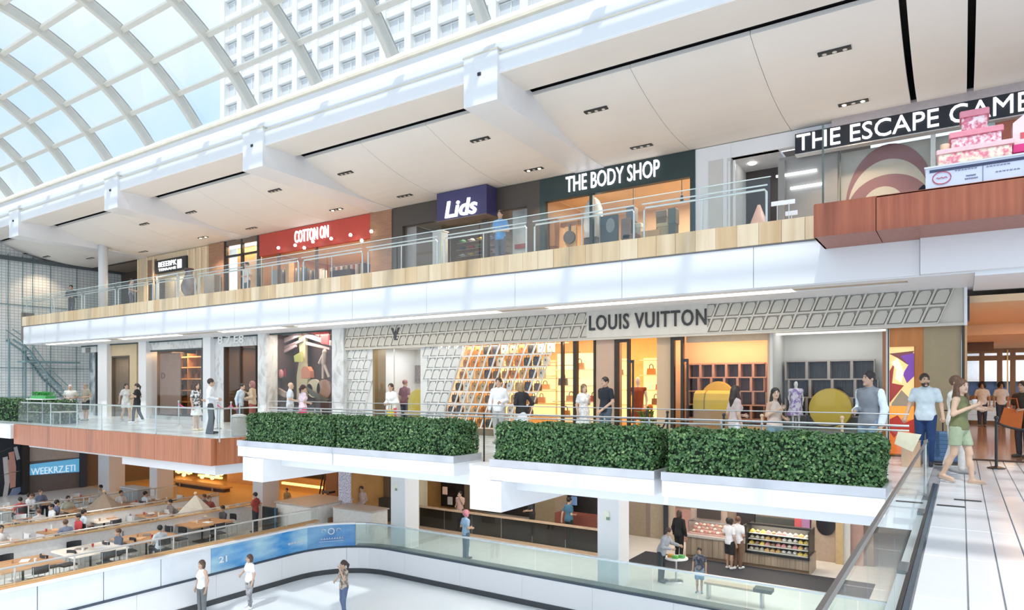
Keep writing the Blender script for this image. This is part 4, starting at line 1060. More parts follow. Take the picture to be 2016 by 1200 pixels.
# room behind the small window of the lattice wall
r4 = thing('window_display', 'small white shop room seen through the lattice wall window', 'window display', (-16.4, 18.5, 0))
room(r4, XWA - .2, XWB + .15, YF + .1, 19.8, 0, 2.95, GRY, WHITE, WHITE, None)
area('display_lamp', ((XWA + XWB) / 2, 18.6, 2.9), 1.8, 1.4, 34, (.95, .97, 1), r4)
BX('glass_pane', SHOPGLASS, r4, XWA + .1, XWB, YF + .02, YF + .03, .02, 2.88)
xm = FX(775, YF); BX('mullion', STEEL, r4, xm - .012, xm + .012, YF, YF + .04, 0, 2.88)
for px in (788, 810): x = FX(px, 19.5); BX('wall_picture', grain('picture_dark', (.10, .08, .08), (.30, .25, .22), (4, 1, 2), 6), r4, x - .22 + .2, x + .24 + .2, 19.72, 19.79, 1.7, 2.35)
tp = thing('yellow_plinth', 'rounded yellow display plinth behind the lattice wall window', 'plinth', (FX(815, 18.2), 18.2, 0))
c0 = FX(803, 18.0); MB().poly([(c0, .0), (c0 + .75, .0), (c0 + .75, 1.42), (c0 + .35, 1.44), (c0 + .12, 1.30), (c0, 1.05)], 'y', 18.0, 18.7).build('block', mat('yellow_plinth', (.66, .52, .08), .4), tp)
BX('ledge', plain((.60, .45, .2)), tp, c0 - .05, c0 + .8, 17.85, 18.72, .55, .62)
tv = thing('tool_rail', 'slim wall rail with black clips inside the lattice wall window', 'rail', (FX(752, 19), 19, 0))
x = FX(750, 18.6); BX('bar', STEEL, tv, x - .05, x + .05, 18.6, 18.66, .02, 2.2)
for z in (1.9, 2.15): BX('clip', BLACK, tv, x - .08, x + .08, 18.52, 18.6, z, z + .1)
MB().tube([(x + .1, 18.55, 2.0), (x + .28, 18.55, 1.6), (x + .3, 18.55, .4)], .02, 6).build('hose', plain((.25, .38, .5)), tv)

# ---- tall poster window between marble pillars
def seg(px0, px1): return FX(px0, YF), FX(px1, YF)
pw_ = thing('poster_window', 'tall shop window with a dark fairground style display and red awning', 'window display', (FX(588, YF), YF, 0))
a, b = seg(527, 653)
BX('backdrop', grain('maroon_backdrop', (.075, .045, .045), (.13, .085, .08), (1, 1, 1), 2, .6), pw_, a, b, 18.7, 18.8, 0, 3.66)
BX('floor_board', plain((.55, .42, .34)), pw_, a, b, YF, 18.7, 0.0, .06)
BX('side_panel', MATS['maroon_backdrop'], pw_, a - .05, a, YF, 18.7, 0, 3.66); BX('side_panel', MATS['maroon_backdrop'], pw_, b, b + .05, YF, 18.7, 0, 3.66)
BX('glass_pane', SHOPGLASS, pw_, a, b, YF + .02, YF + .03, .02, 3.64)
def shape(name, col, pts, y, d=.08, rough=.5): MB().poly([W(p[0], p[1], y) for p in pts], 'y', y, y + d).build(name, plain(col, rough), pw_)
shape('awning_stripe', (.60, .46, .46), [(552, 668), (592, 652), (592, 660), (552, 678)], 18.2); shape('awning_stripe', (.42, .30, .30), [(552, 684), (594, 667), (594, 672), (552, 690)], 18.2)
shape('awning_stripe', (.62, .45, .45), [(556, 690), (582, 676), (582, 682), (556, 696)], 18.2); shape('awning_stripe', (.66, .50, .48), [(600, 655), (650, 670), (650, 680), (600, 663)], 18.2)
shape('awning_stripe', (.50, .34, .32), [(602, 672), (648, 684), (648, 688), (602, 678)], 18.2)
shape('red_banner', (.60, .07, .07), [(630, 650), (646, 650), (646, 678), (632, 676)], 18.15); shape('red_banner', (.62, .12, .10), [(600, 650), (630, 652), (628, 662)], 18.18)
shape('tree_trunk', (.55, .48, .30), [(587, 652), (601, 652), (601, 715), (606, 745), (600, 790), (584, 790), (584, 740), (590, 700)], 18.3, .12)
shape('branch', (.42, .42, .12), [(578, 700), (592, 692), (594, 712), (580, 712)], 18.1)
shape('red_arch_case', (.58, .22, .12), [(593, 745), (593, 727), (597, 721), (605, 721), (610, 730), (611, 743)], 17.9, .2)
shape('red_pole', (.45, .05, .08), [(555, 694), (558, 694), (560, 740), (556, 740)], 18.2)
shape('ribbon_band', (.06, .05, .05), [(529, 783), (560, 796), (590, 800), (590, 806), (560, 803), (529, 792)], 17.8, .06); shape('ribbon_band', (.09, .08, .06), [(600, 760), (630, 778), (648, 786), (640, 792), (612, 778)], 17.75, .06)
shape('ribbon_pale', (.62, .46, .38), [(529, 800), (570, 812), (600, 808), (652, 820), (652, 832), (529, 832)], 17.9, .1); shape('ribbon_pale', (.55, .42, .36), [(529, 752), (562, 772), (560, 782), (529, 766)], 17.9, .1)
for px, py, r, c in ((617, 764, 13, (.62, .52, .34)), (637, 766, 14, (.42, .24, .18)), (608, 765, 7, (.5, .25, .15))):
    x, z = W(px, py, 17.9); rr_ = W(px + r, py, 17.9)[0] - x
    MB().poly([(x + rr_ * math.cos(k * PI / 12), z + rr_ * .95 * math.sin(k * PI / 12)) for k in range(24)], 'y', 17.9, 18.0).build('wheel', plain(c, .5), pw_)
for i, px in enumerate((532, 539, 546, 553)):
    x, z = W(px, 743, 18.0); MB().ball((x, 18.0, z + .15), (.12, .12, .2), 10, 6).build('bottle_shape', plain([(.5, .55, .75), (.35, .45, .7), (.6, .7, .85), (.6, .25, .25)][i], .3), pw_)
shape('shelf_line', (.04, .03, .03), [(529, 746), (556, 744), (556, 748), (529, 750)], 17.95, .2)
MB().tube([(*[W(640, 690, 18.0)[0]], 18.0, W(640, 690, 18.0)[1]), (W(628, 715, 18.0)[0], 18.0, W(628, 715, 18.0)[1])], .05, 6).tube([(W(637, 715, 18.0)[0], 18.0, W(637, 715, 18.0)[1]), (W(648, 742, 18.0)[0], 18.0, W(648, 742, 18.0)[1])], .055, 6).tube([(W(636, 715, 18.0)[0], 18.0, W(636, 715, 18.0)[1]), (W(636, 745, 18.0)[0], 18.0, W(636, 745, 18.0)[1])], .055, 6).ball((W(639, 693, 18.0)[0], 18.0, W(639, 693, 18.0)[1]), (.09, .09, .13), 8, 6).tube([(W(639, 696, 18)[0], 18, W(639, 696, 18)[1]), (W(637, 716, 18)[0], 18, W(637, 716, 18)[1])], .09, 8).build('acrobat_figure', plain((.62, .50, .42)), pw_)
area('display_lamp', ((a + b) / 2, 17.9, 3.6), 2.5, .6, 60, (1, .9, .8), pw_)

# ---- pillars between the shops
def pillar(px0, px1, m, label, y0=YF - .25):
    a, b = FX(px0, y0), FX(px1, y0); t = MB().cbox(a, b, y0, YF + .3, 0, 3.66, .01).build('pillar', m); tag(t, label, kind='structure'); return t
pillar(653, 676, MARBLE, 'white marble pillar beside the lattice front'); pillar(507, 524, MARBLE, 'white marble pillar beside the poster window')
pillar(399, 414, WHITE2, 'white pillar beside the marble shop'); pillar(272, 287, WHITE2, 'white pillar beside the gilt doorway'); pillar(192, 210, WHITE2, 'white pillar at the end of the boutiques')
tag(MB().box(-39, -18.8, YF - .1, YF - .05, 3.60, 3.66).build('trim_2', plain((.05, .08, .09))), kind='structure')

# ---- marble shop with pale number lettering
ms = thing('marble_storefront', 'white marble shop front with pale relief lettering and dark doorway', 'storefront', (FX(460, YF), YF, 0))
a, b = seg(414, 507); da, db = seg(443, 506); dz = FZ(475, 681, YF)
BX('marble_panel', MARBLE, ms, a, da, YF - .05, YF + .1, 0, dz); BX('marble_panel', MARBLE, ms, a, b, YF - .05, YF + .1, dz, 3.66)
letters('relief_lettering', '8 7 E8', mat('relief_white', (.86, .85, .82), .4), ms, FX(433, YF), FX(484, YF), FZ(458, 676, YF), FZ(458, 660, YF), YF - .05, .06, bold=.02)
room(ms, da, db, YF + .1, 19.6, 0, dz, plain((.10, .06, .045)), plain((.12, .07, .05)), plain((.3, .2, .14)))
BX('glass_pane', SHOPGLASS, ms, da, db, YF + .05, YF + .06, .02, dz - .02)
MB().box(da - .02, da + .05, YF - .06, YF + .08, 0, dz).box(db - .04, db, YF - .06, YF + .08, 0, dz).box((da + db) / 2 - .08, (da + db) / 2, YF - .02, YF + .08, 0, dz).build('door_frame', plain((.07, .05, .04)), ms)
for z in (.6, 1.0, 1.5, 2.0):
    BX('shelf', plain((.55, .35, .2)), ms, da + .6, db - .6, 19.0, 19.4, z, z + .05)
    for k in range(3): put('handbag', BAGS[(k + int(z * 5)) % 7], (da + .85 + .35 * k, 19.2, z + .05), 'amber bag in the marble shop, %s shelf up, %s from the door frame' % (ORDW[(.6, 1.0, 1.5, 2.0).index(z)], ORDW[k]), 'bag', 'bags in the marble shop', sc=1.2)
area('shop_lamp', ((da + db) / 2, 18.6, dz - .05), 1.6, 1, 32, WARM, ms)
# ---- shop window with brown panel and amber shelves
bs_ = thing('shelf_storefront', 'grey stone shop front with brown emblem panel and amber shelves', 'storefront', (FX(340, YF), YF, 0))
a, b = seg(287, 399); dz = FZ(340, 687, YF)
BX('stone_panel', MARBLE, bs_, a, b, YF - .05, YF + .1, dz, 3.66); BX('sill', plain((.35, .36, .36)), bs_, a, b, YF - .08, YF + .1, 0, .16)
MB().box(a, a + .09, YF - .03, YF + .08, .16, dz).box(b - .07, b, YF - .03, YF + .08, .16, dz).box(a, b, YF - .03, YF + .08, dz - .07, dz).build('window_frame', plain((.08, .11, .12)), bs_)
BX('glass_pane', SHOPGLASS, bs_, a, b, YF + .03, YF + .04, .16, dz)
room(bs_, a, b, YF + .1, 20.0, 0, dz + .2, plain((.20, .10, .05)), plain((.12, .10, .09)), plain((.4, .25, .15)))
pa, pb = seg(301, 341); BX('brown_panel', mat('mauve_brown', (.36, .24, .20), .6, vary=.05), bs_, pa, pb, 17.75, 17.8, .2, dz - .15)
letters('emblem', 'D', plain((.22, .12, .09)), bs_, FX(318, 17.75), FX(325, 17.75), FZ(321, 745, 17.75), FZ(321, 733, 17.75), 17.75, .02)
sa, sb = FX(342, 18.4), FX(398, 18.4)
for z in (.75, 1.3, 1.85, 2.4, 2.9): BX('shelf', plain((.70, .45, .25)), bs_, sa, sb, 18.4, 18.85, z, z + .06)
for k in range(3): x = sa + (sb - sa) * k / 2; BX('upright', plain((.5, .28, .14)), bs_, x - .03, x + .03, 18.4, 18.85, .2, 3.1)
for i in range(15):
    z = (.81, 1.36, 1.91)[i % 3]; put('handbag', BAGS[(i * 2) % 6], (sa + .3 + (i // 3) * (sb - sa - .6) / 4, 18.62, z), 'amber lit bag, %s shelf up, %s from the brown emblem panel' % (ORDW[i % 3], ORDW[i // 3]), 'bag', 'bags on the amber shelves', sc=1.35)
area('shop_lamp', (sa + 1, 18.1, dz), 2, .6, 60, WARM, bs_); area('shop_lamp', (sa - 1, 19.0, dz), 2, .6, 30, WARM, bs_)
# ---- gilt doorway and glazed corner
gd = thing('gilt_storefront', 'beige gilt shop doorway with dark glass', 'storefront', (FX(240, YF), YF, 0))
a, b = seg(211, 271); da, db = seg(222, 257); dz = FZ(240, 700, YF); GI = mat('gilt_panel', (.62, .48, .30), .4, vary=.04)
BX('panel', GI, gd, a, da, YF - .05, YF + .1, 0, dz); BX('panel', GI, gd, db, b, YF - .05, YF + .1, 0, dz); BX('panel', GI, gd, a, b, YF - .05, YF + .1, dz, 3.66)
MB().box(da, da + .07, YF - .06, YF + .08, 0, dz).box(db - .07, db, YF - .06, YF + .08, 0, dz).box(da, db, YF - .06, YF + .08, dz - .08, dz).build('door_frame', plain((.10, .08, .06)), gd)
BX('glass_pane', SHOPGLASS, gd, da, db, YF + .03, YF + .04, .02, dz)
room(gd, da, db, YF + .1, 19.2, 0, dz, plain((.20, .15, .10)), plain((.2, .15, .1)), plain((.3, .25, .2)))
BX('white_plinth', plain((.8, .78, .72)), gd, db - .85, db - .1, 18.2, 18.8, 0, 1.6); MB().ball((da + .6, 18.6, 1.0), (.5, .35, .95), 14, 9).build('dark_urn', plain((.05, .045, .05), .3), gd)
area('shop_lamp', ((da + db) / 2, 18.3, dz - .05), 1, .8, 20, WARMW, gd)
gc2 = thing('glazed_corner', 'dark glazed corner with icy blue display at the hall end', 'window display', (FX(176, YF), YF, 0))
a, b = seg(163, 191)
BX('backdrop', grain('icy_backdrop', (.10, .14, .17), (.62, .70, .74), (1, 1, .6), 2.6, .4, 6, (.4, .6)), gc2, a, b, YF + .3, YF + .4, 0, 3.3); BX('head', plain((.7, .7, .68)), gc2, a, b, YF - .05, YF + .3, 3.3, 3.66)
BX('glass_pane', SHOPGLASS, gc2, a, b, YF, YF + .01, 0, 3.3); BX('post', BLACK, gc2, b - .12, b, YF - .04, YF + .1, 0, 3.3)
BX('vent_box', plain((.2, .2, .2)), gc2, a + .5, a + .95, YF - .1, YF, 3.3, 3.55)

# ---- passage to the right with timber floor and far doors
ps = struct('wall_passage', 'warm timber passage leading to glazed doors', (2, 25, 0))
BX('side_wall', plain((.52, .33, .17), .5), ps, .02, .08, YF + .3, 33.6, 0, 3.4)
MB().box(.08, 8, 17.46, 34, .0, .012).build('timber_floor', grain('polished_floor', (.33, .19, .11), (.47, .29, .18), (.35, 3, 1), 2.2, .12, 5), ps)
MB().box(.0, 8, YF - .02, YF + .08, .0, .03).build('threshold', plain((.12, .07, .05)), ps)
WC = mat('amber_ceiling', (.82, .58, .36), .6, vary=.03)
BX('passage_ceiling', WC, ps, .05, 8, 17.5, 33.6, 3.35, 3.5)
BX('ceiling_step', WC, ps, .05, 8, 24, 33.6, 3.05, 3.35)
for x, y in ((1.6, 19.5), (1.6, 22), (1.4, 26), (1.4, 29), (3, 22)): area('passage_lamp', (x, y, 3.0 if y > 24 else 3.33), .5, .5, 30, (1, .60, .30), ps)
BX('beam_dark', plain((.16, .10, .07)), ps, .05, .9, 28, 28.6, 2.75, 3.05)
dd = thing('glazed_doors', 'timber framed glazed doors at the end of the passage', 'door', (1.6, 33.5, 0))
FW = grain('door_timber', (.30, .18, .10), (.42, .27, .16), (1, 1, .2), 6)
yd = 33.5; xs_ = [.1] + [FX(px, yd) for px in (1933, 1968, 1994, 2030, 2070)]
fr = MB()
for x in xs_: fr.box(x - .09, x + .09, yd - .05, yd + .05, 0, 3.05)
for z in (FZ(1950, 783, yd), FZ(1950, 702, yd) - .05, 2.98, .05): fr.box(.1, xs_[-1], yd - .06, yd + .06, z - .1, z + .1)
fr.build('frame', FW, dd)
for x0, x1 in zip(xs_[:-1], xs_[1:]): BX('pane', SHOPGLASS, dd, x0 + .09, x1 - .09, yd, yd + .02, .1, 3.0)
BX('brass_pull', GOLD, dd, xs_[3] - .2, xs_[3] - .15, yd - .12, yd - .07, 1.0, 3.0)
far = thing('far_room', 'bright white room with blue bench beyond the glazed doors', 'room', (2, 37, 0))
BX('back_wall', plain((.80, .82, .86)), far, .1, 8, 38, 38.1, 0, 3.4); BX('blue_bench', plain((.03, .06, .14)), far, .2, 7, 36.6, 37, .9, 1.75); BX('bench_top', WHITE2, far, .2, 7, 36.5, 37.1, 1.75, 1.85)
BX('pale_floor', plain((.7, .68, .66), .3), far, .1, 8, 33.6, 38, 0, .02); BX('lower_panel', grain('lower_panel', (.45, .42, .42), (.66, .63, .62), (.4, 1, 6), 3), far, .2, 7, 36.55, 36.6, 0.02, .9)
area('room_lamp', (2, 36, 3.3), 3, 2, 120, (.95, .97, 1), far)
# ------------------------------------------------------------------ shops of the gallery
def gx(px): return FX(px, YG)
def gz(px, py): return FZ(px, py, YG)
ZT = 8.64
LIT = lamp_mat('lit_letters', (.95, .96, 1.0), 1.0)
BRICK = None
def brick_mat(name, a, b, mort):
    m = bpy.data.materials.new(name); n, l, bs = nodes_of(m)
    t = n.new('ShaderNodeTexCoord'); sp_ = n.new('ShaderNodeSeparateXYZ'); cb_ = n.new('ShaderNodeCombineXYZ'); k = n.new('ShaderNodeTexBrick')
    k.inputs['Color1'].default_value = a + (1,); k.inputs['Color2'].default_value = b + (1,); k.inputs['Mortar'].default_value = mort + (1,)
    k.inputs['Scale'].default_value = 1; k.inputs['Brick Width'].default_value = .24; k.inputs['Row Height'].default_value = .08; k.inputs['Mortar Size'].default_value = .01
    l.new(t.outputs['Object'], sp_.inputs[0]); l.new(sp_.outputs['X'], cb_.inputs['X']); l.new(sp_.outputs['Z'], cb_.inputs['Y']); l.new(cb_.outputs[0], k.inputs['Vector'])
    l.new(k.outputs['Color'], bs.inputs['Base Color']); bs.inputs['Roughness'].default_value = .8
    return m
BRICK = brick_mat('brown_brick', (.33, .16, .09), (.40, .21, .12), (.30, .20, .14))
def mannequin(label, x, y, z, col, m=None, h=1.7, rz=0):
    t = thing('mannequin', label, 'mannequin', (x, y, z), rz); s = h / 1.75
    ps = [('c', (0, 0, 1.02), (0, 0, 1.28), .12, .15), ('c', (-.17, 0, 1.40), (.17, 0, 1.40), .06, .06), ('c', (0, 0, 1.42), (0, 0, 1.54), .05, .045), ('e', (0, 0, 1.63), (.075, .09, .11)),
          ('e', (0, 0, .95), (.16, .11, .13)), ('c', (.09, 0, .9), (.10, 0, .5), .085, .055), ('c', (.10, 0, .5), (.10, .02, .06), .05, .035), ('c', (-.09, 0, .9), (-.10, 0, .5), .085, .055), ('c', (-.10, 0, .5), (-.10, .02, .06), .05, .035),
          ('c', (.19, 0, 1.4), (.24, .02, 1.1), .045, .035), ('c', (.24, .02, 1.1), (.22, -.1, .85), .035, .025), ('c', (-.19, 0, 1.4), (-.24, .02, 1.1), .045, .035), ('c', (-.24, .02, 1.1), (-.2, -.08, .86), .035, .025), ('c', (.1, .02, .04), (.11, -.14, .03), .035, .03), ('c', (-.1, .02, .04), (-.11, -.14, .03), .035, .03)]
    def sc(p): return (p[0], np.asarray(p[1]) * s, np.asarray(p[2]) * s, p[3] * s, p[4] * s) if p[0] == 'c' else (p[0], np.asarray(p[1]) * s, tuple(np.asarray(p[2]) * s))
    ps = [sc(p) for p in ps]
    add_surface('figure', field(ps, .03), bounds(ps), .03, plain((.75, .73, .70), .4), t)
    if col is not None:
        q = [sc(p) for p in [('c', (0, 0, .98), (0, 0, 1.3), .145, .17), ('c', (-.17, 0, 1.40), (.17, 0, 1.40), .075, .075), ('c', (0, 0, .95), (0, 0, .55), .15, .22)]]
        f0 = field(q, .03); add_surface('garment', lambda P: np.maximum(np.maximum(f0(P), P[:, 2] - 1.45 * s), .55 * s - P[:, 2]), bounds(q), .03, m or cloth(col), t)
    MB().lathe([(.2, 0), (.2, .02), (.02, .03), (.02, .3)], (0, .05, 0), 16).build('stand', STEEL, t, local=True)
    return t
# ---- dark green shop
g1 = thing('shop_facade', 'dark green shop front with white capital lettering and warm interior', 'storefront', (gx(1218), YG, Z3))
a, b = gx(1065), gx(1370); GN = mat('dark_green_panel', (.022, .042, .042), .4, vary=.08); hz = gz(1370, 347)
BX('header', GN, g1, a, b, YG - .08, YG + .12, hz, ZT); BX('jamb', GN, g1, gx(1360), b, YG - .08, YG + .12, Z3, hz); BX('jamb', GN, g1, a, gx(1075), YG - .08, YG + .12, Z3, hz)
BX('mullion', GN, g1, gx(1162), gx(1168), YG - .06, YG + .08, Z3, hz)
letters('lettering', 'THE BODY SHOP', LIT, g1, FX(1115, YG - .1), FX(1299, YG - .1), gz(1207, 365), gz(1207, 333), YG - .1, .05, bold=.003)
TANW = mat('tan_shop_wall', (.66, .47, .30), .6, vary=.04)
room(g1, a + .1, b - .1, YG + .12, 24.0, Z3, hz + .3, TANW, TANW, mat('tan_shop_ceiling', (.74, .54, .34), .6))
BX('glass_pane', SHOPGLASS, g1, gx(1168), gx(1360), YG, YG + .012, Z3, hz)
BX('bulkhead', plain((.55, .35, .2)), g1, gx(1075), gx(1162), YG + 1.0, YG + 1.2, 7.2, 7.35)
area('shop_lamp', ((a + b) / 2 + .8, 21.8, hz + .2), 3.5, 2.5, 170, (1, .84, .66), g1)
for px, py0_, py1_ in ((1232, 378, 408), (1329, 356, 376)):
    x = gx(px); t = thing('pendant_lamp', 'slim dark pendant lamp left of the woven screen' if px == 1232 else 'slim dark pendant lamp above the woven screen', 'lamp', (x, YG + .6, gz(px, py1_)))
    MB().tube([(x, YG + .6, gz(px, py1_)), (x, YG + .6, hz + .3)], .015, 6).build('cord', BLACK, t); MB().lathe([(.03, 0), (.06, .05), (.05, .2), (.02, .24)], (x, YG + .6, gz(px, py1_) - .2), 10).build('shade', BLACK, t)
t = thing('display_stand', 'tan display stand with dark woven round tray in the dark green shop', 'display', (gx(1108), YG + .5, Z3))
BX('board', plain((.62, .40, .2)), t, gx(1098), gx(1120), YG + .5, YG + .6, Z3, 7.05)
x, z = gx(1108), gz(1108, 462); MB().poly([(x + .22 * math.cos(k * PI / 10), z + .22 * math.sin(k * PI / 10)) for k in range(20)], 'y', YG + .42, YG + .5).build('tray', plain((.09, .09, .10), .6), t); BX('strap', plain((.12, .12, .13)), t, x - .03, x + .03, YG + .44, YG + .5, z + .2, z + .45)
t = thing('poster_board', 'dark poster board with a pale oval portrait behind the dark green shop glass', 'poster', (gx(1192), YG + .3, Z3))
BX('board', plain((.10, .12, .13)), t, gx(1172), gx(1209), YG + .3, YG + .36, Z3, gz(1190, 420)); BX('rim', plain((.35, .4, .4)), t, gx(1172), gx(1174), YG + .28, YG + .36, Z3, gz(1190, 418))
x, z = gx(1194), gz(1194, 440); MB().poly([(x + .16 * math.cos(k * PI / 10), z + .24 * math.sin(k * PI / 10)) for k in range(20)], 'y', YG + .285, YG + .3).build('portrait', plain((.34, .37, .38)), t)
t = thing('white_gown_stand', 'white gown form on a dark plinth in the dark green shop', 'display', (gx(1152), YG + .5, Z3))
MB().lathe([(.30, 0), (.34, .5), (.30, 1.0), (.20, 1.25), (.10, 1.35)], (gx(1152), YG + .6, gz(1152, 462)), 14).build('gown', plain((.75, .78, .77), .7), t, smooth=True); BX('plinth', plain((.08, .08, .08)), t, gx(1138), gx(1163), YG + .4, YG + .8, Z3, gz(1150, 462))
for i, (px0, px1, py0_, py1_, c) in enumerate([(1222, 1240, 430, 470, (.28, .20, .16)), (1232, 1248, 408, 436, (.20, .21, .24)), (1245, 1262, 440, 448, (.85, .80, .68)), (1225, 1255, 462, 474, (.30, .16, .12)), (1262, 1300, 455, 480, (.70, .45, .22)), (1290, 1312, 415, 428, (.35, .26, .18)), (1314, 1330, 410, 440, (.16, .19, .17)), (1292, 1328, 440, 447, (.70, .55, .30)), (1300, 1326, 448, 476, (.60, .38, .18)), (1080, 1092, 430, 485, (.30, .16, .09))]):
    y = YG + .3 + .12 * (i % 3); o = MB().cbox(FX(px0, y), FX(px1, y), y, y + .35, FZ(px0, py1_, y), FZ(px0, py0_, y), .02).build('product_box', plain(c, .5)); tag(o, ['brown carton', 'slate grey box', 'cream tray', 'maroon tray', 'wide tan crate', 'brown basket panel', 'dark woven screen box', 'yellow tray', 'tan cabinet', 'narrow brown carton'][i] + ' displayed in the dark green shop window', 'box', 'products in the dark green shop')
    BX('base', plain(tuple(v * .8 for v in c)), o, FX(px0, y) + .02, FX(px1, y) - .02, y + .02, y + .33, Z3, FZ(px0, py1_, y))
# ---- brown cap shop
g2 = thing('shop_facade', 'dark brown cap shop front with projecting navy sign box', 'storefront', (gx(920), YG, Z3))
a, b = gx(775), gx(1065); BR = mat('dark_brown_panel', (.075, .062, .052), .5, vary=.05)
wl0, wl1, wr0, wr1 = gx(795), gx(868), gx(962), gx(1040); wt1, wt2 = gz(830, 440), gz(1000, 413)
BX('header', BR, g2, a, b, YG - .08, YG + .1, max(wt1, wt2), ZT)
BX('pier', BR, g2, a, wl0, YG - .08, YG + .1, Z3, 8.3); BX('pier', BR, g2, wr1, b, YG - .08, YG + .1, Z3, 8.3); BX('pier', BR, g2, wr0 - .25, wr0, YG - .08, YG + .1, Z3, 8.3)
zlow = min(wt1, wt2); 
if wt1 < wt2: BX('header_low', BR, g2, wl0, wl1, YG - .08, YG + .1, wt1, wt2)
else: BX('header_low', BR, g2, wr0, wr1, YG - .08, YG + .1, wt2, wt1)
sx0_, sx1_ = FX(860, YG - .7), FX(958, YG - .7); sz0_, sz1_ = FZ(910, 427, YG - .7), ZT
MB().box(sx0_, sx1_, YG - .7, YG, sz0_, sz1_).build('sign_box', mat('navy_sign', (.055, .05, .15), .4), g2); BX('sign_underside', plain((.2, .15, .12)), g2, sx0_, sx1_, YG - .7, YG, sz0_ - .03, sz0_)
letters('lettering', 'Lids', LIT, g2, FX(877, YG - .72), FX(940, YG - .72), FZ(908, 425, YG - .72), FZ(908, 392, YG - .72), YG - .72, .05, bold=.022, shear=.18)
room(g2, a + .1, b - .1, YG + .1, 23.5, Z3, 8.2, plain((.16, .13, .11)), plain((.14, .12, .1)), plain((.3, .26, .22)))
BX('poster_panel', grain('snowy_poster', (.30, .31, .32), (.62, .64, .66), (1, 1, 1), 1.6, .5, 8), g2, gx(1003), wr1, YG + .2, YG + .24, Z3, wt2); BX('poster_band', plain((.30, .06, .06)), g2, gx(1008), gx(1036), YG + .17, YG + .2, gz(1020, 487), gz(1020, 478))
BX('window_panel', plain((.42, .40, .40)), g2, wl0, gx(812), YG + .2, YG + .24, Z3, wt1)
BX('glass_pane', SHOPGLASS, g2, wl0, wl1, YG, YG + .01, Z3, wt1); BX('glass_pane', SHOPGLASS, g2, wr0, wr1, YG, YG + .01, Z3, wt2)
area('shop_lamp', ((a + b) / 2, 21.6, 8.1), 4, 2, 90, WARMW, g2)
x = gx(846); t = thing('white_display_case', 'tall white display case in the cap shop window', 'display', (x, YG + .5, Z3)); BX('case', plain((.78, .80, .80)), t, x - .2, x + .25, YG + .4, YG + .8, Z3, gz(846, 452)); BX('top', WHITE2, t, x - .23, x + .28, YG + .37, YG + .83, gz(846, 452), gz(846, 452) + .05)
capm = MB(); capm.ball((0, 0, 0), (.11, .12, .09), 12, 6); capm.poly([(-.08, -.1), (.08, -.1), (.09, -.2), (0, -.24), (-.09, -.2)], 'z', -.01, .005)
CAPS = [capm.mesh('cap', plain(c, .8)) for c in ((.45, .06, .05), (.7, .7, .7), (.05, .07, .2), (.1, .3, .15), (.6, .45, .1))]
for i in range(20):
    put('cap', CAPS[(i * 3 + i // 5) % 5], (gx(868 + 18 * (i % 5)), YG + 1.4, 6.45 + .28 * (i // 5)), '%s baseball cap in the cap shop, %s shelf up, %s along' % ('red grey navy green ochre'.split()[(i * 3 + i // 5) % 5], ORDW[i // 5], ORDW[i % 5]), 'cap', 'caps in the cap shop')
for k in range(4): BX('cap_shelf', plain((.25, .2, .16)), g2, gx(860), gx(955), YG + 1.2, YG + 1.65, 6.36 + .28 * k, 6.38 + .28 * k)
# ---- brick pier and red clothes shop
tag(MB().box(gx(733), gx(775), YG - .12, YG + .2, Z3, ZT).build('wall_brick_pier', BRICK), 'brown brick pier between the red shop and the cap shop', kind='structure')
g3 = thing('shop_facade', 'bright red shop front with white lettering and open clothes racks', 'storefront', (gx(620), YG, Z3))
a, b = gx(512), gx(733); RED = mat('red_panel', (.52, .065, .045), .5, vary=.03); hz = gz(733, 468)
BX('header', RED, g3, a, b, YG - .05, YG + .15, hz, ZT)
letters('lettering', 'COTTON ON', LIT, g3, FX(580, YG - .1), FX(646, YG - .1), gz(613, 474), gz(613, 450), YG - .06, .06, bold=.0, space=1.05)
room(g3, a, b, YG + .15, 24.5, Z3, hz + .25, mat('clay_wall', (.55, .30, .17), .6, vary=.05), plain((.5, .28, .16)), plain((.62, .42, .28)))
for px in (548, 622): BX('mullion', plain((.14, .10, .08)), g3, gx(px) - .04, gx(px) + .04, YG - .02, YG + .1, Z3, hz)
area('shop_lamp', ((a + b) / 2, 22, hz + .2), 5, 2.5, 220, (1, .82, .64), g3)
for i, (px, py) in enumerate([(548, 490), (581, 485), (599, 490), (616, 478), (652, 472), (690, 465), (712, 476), (731, 458)]):
    x, z = FX(px, YG - .3), FZ(px, py, YG - .3); MB().lathe([(.05, 0), (.07, .06), (.04, .12)], (x, YG - .3, z), 8).build('spot_lamp', lamp_mat('spot_white', (1, .95, .85), 5), g3)
    BX('spot_arm', STEEL, g3, x - .01, x + .01, YG - .3, YG - .04, z + .1, z + .12)
GAR = [(.72, .70, .66), (.20, .17, .15), (.55, .42, .30), (.12, .13, .16), (.62, .55, .45), (.35, .12, .10)]
shirt = MB(); shirt.poly([(-.02, -.22), (.02, -.22), (.02, .22), (-.02, .22)], 'z', -.65, 0); shirt.tube([(0, -.2, -.02), (0, 0, .06), (0, .2, -.02)], .008, 5)
GMES = [shirt.mesh('garment', plain(c, .9)) for c in GAR]
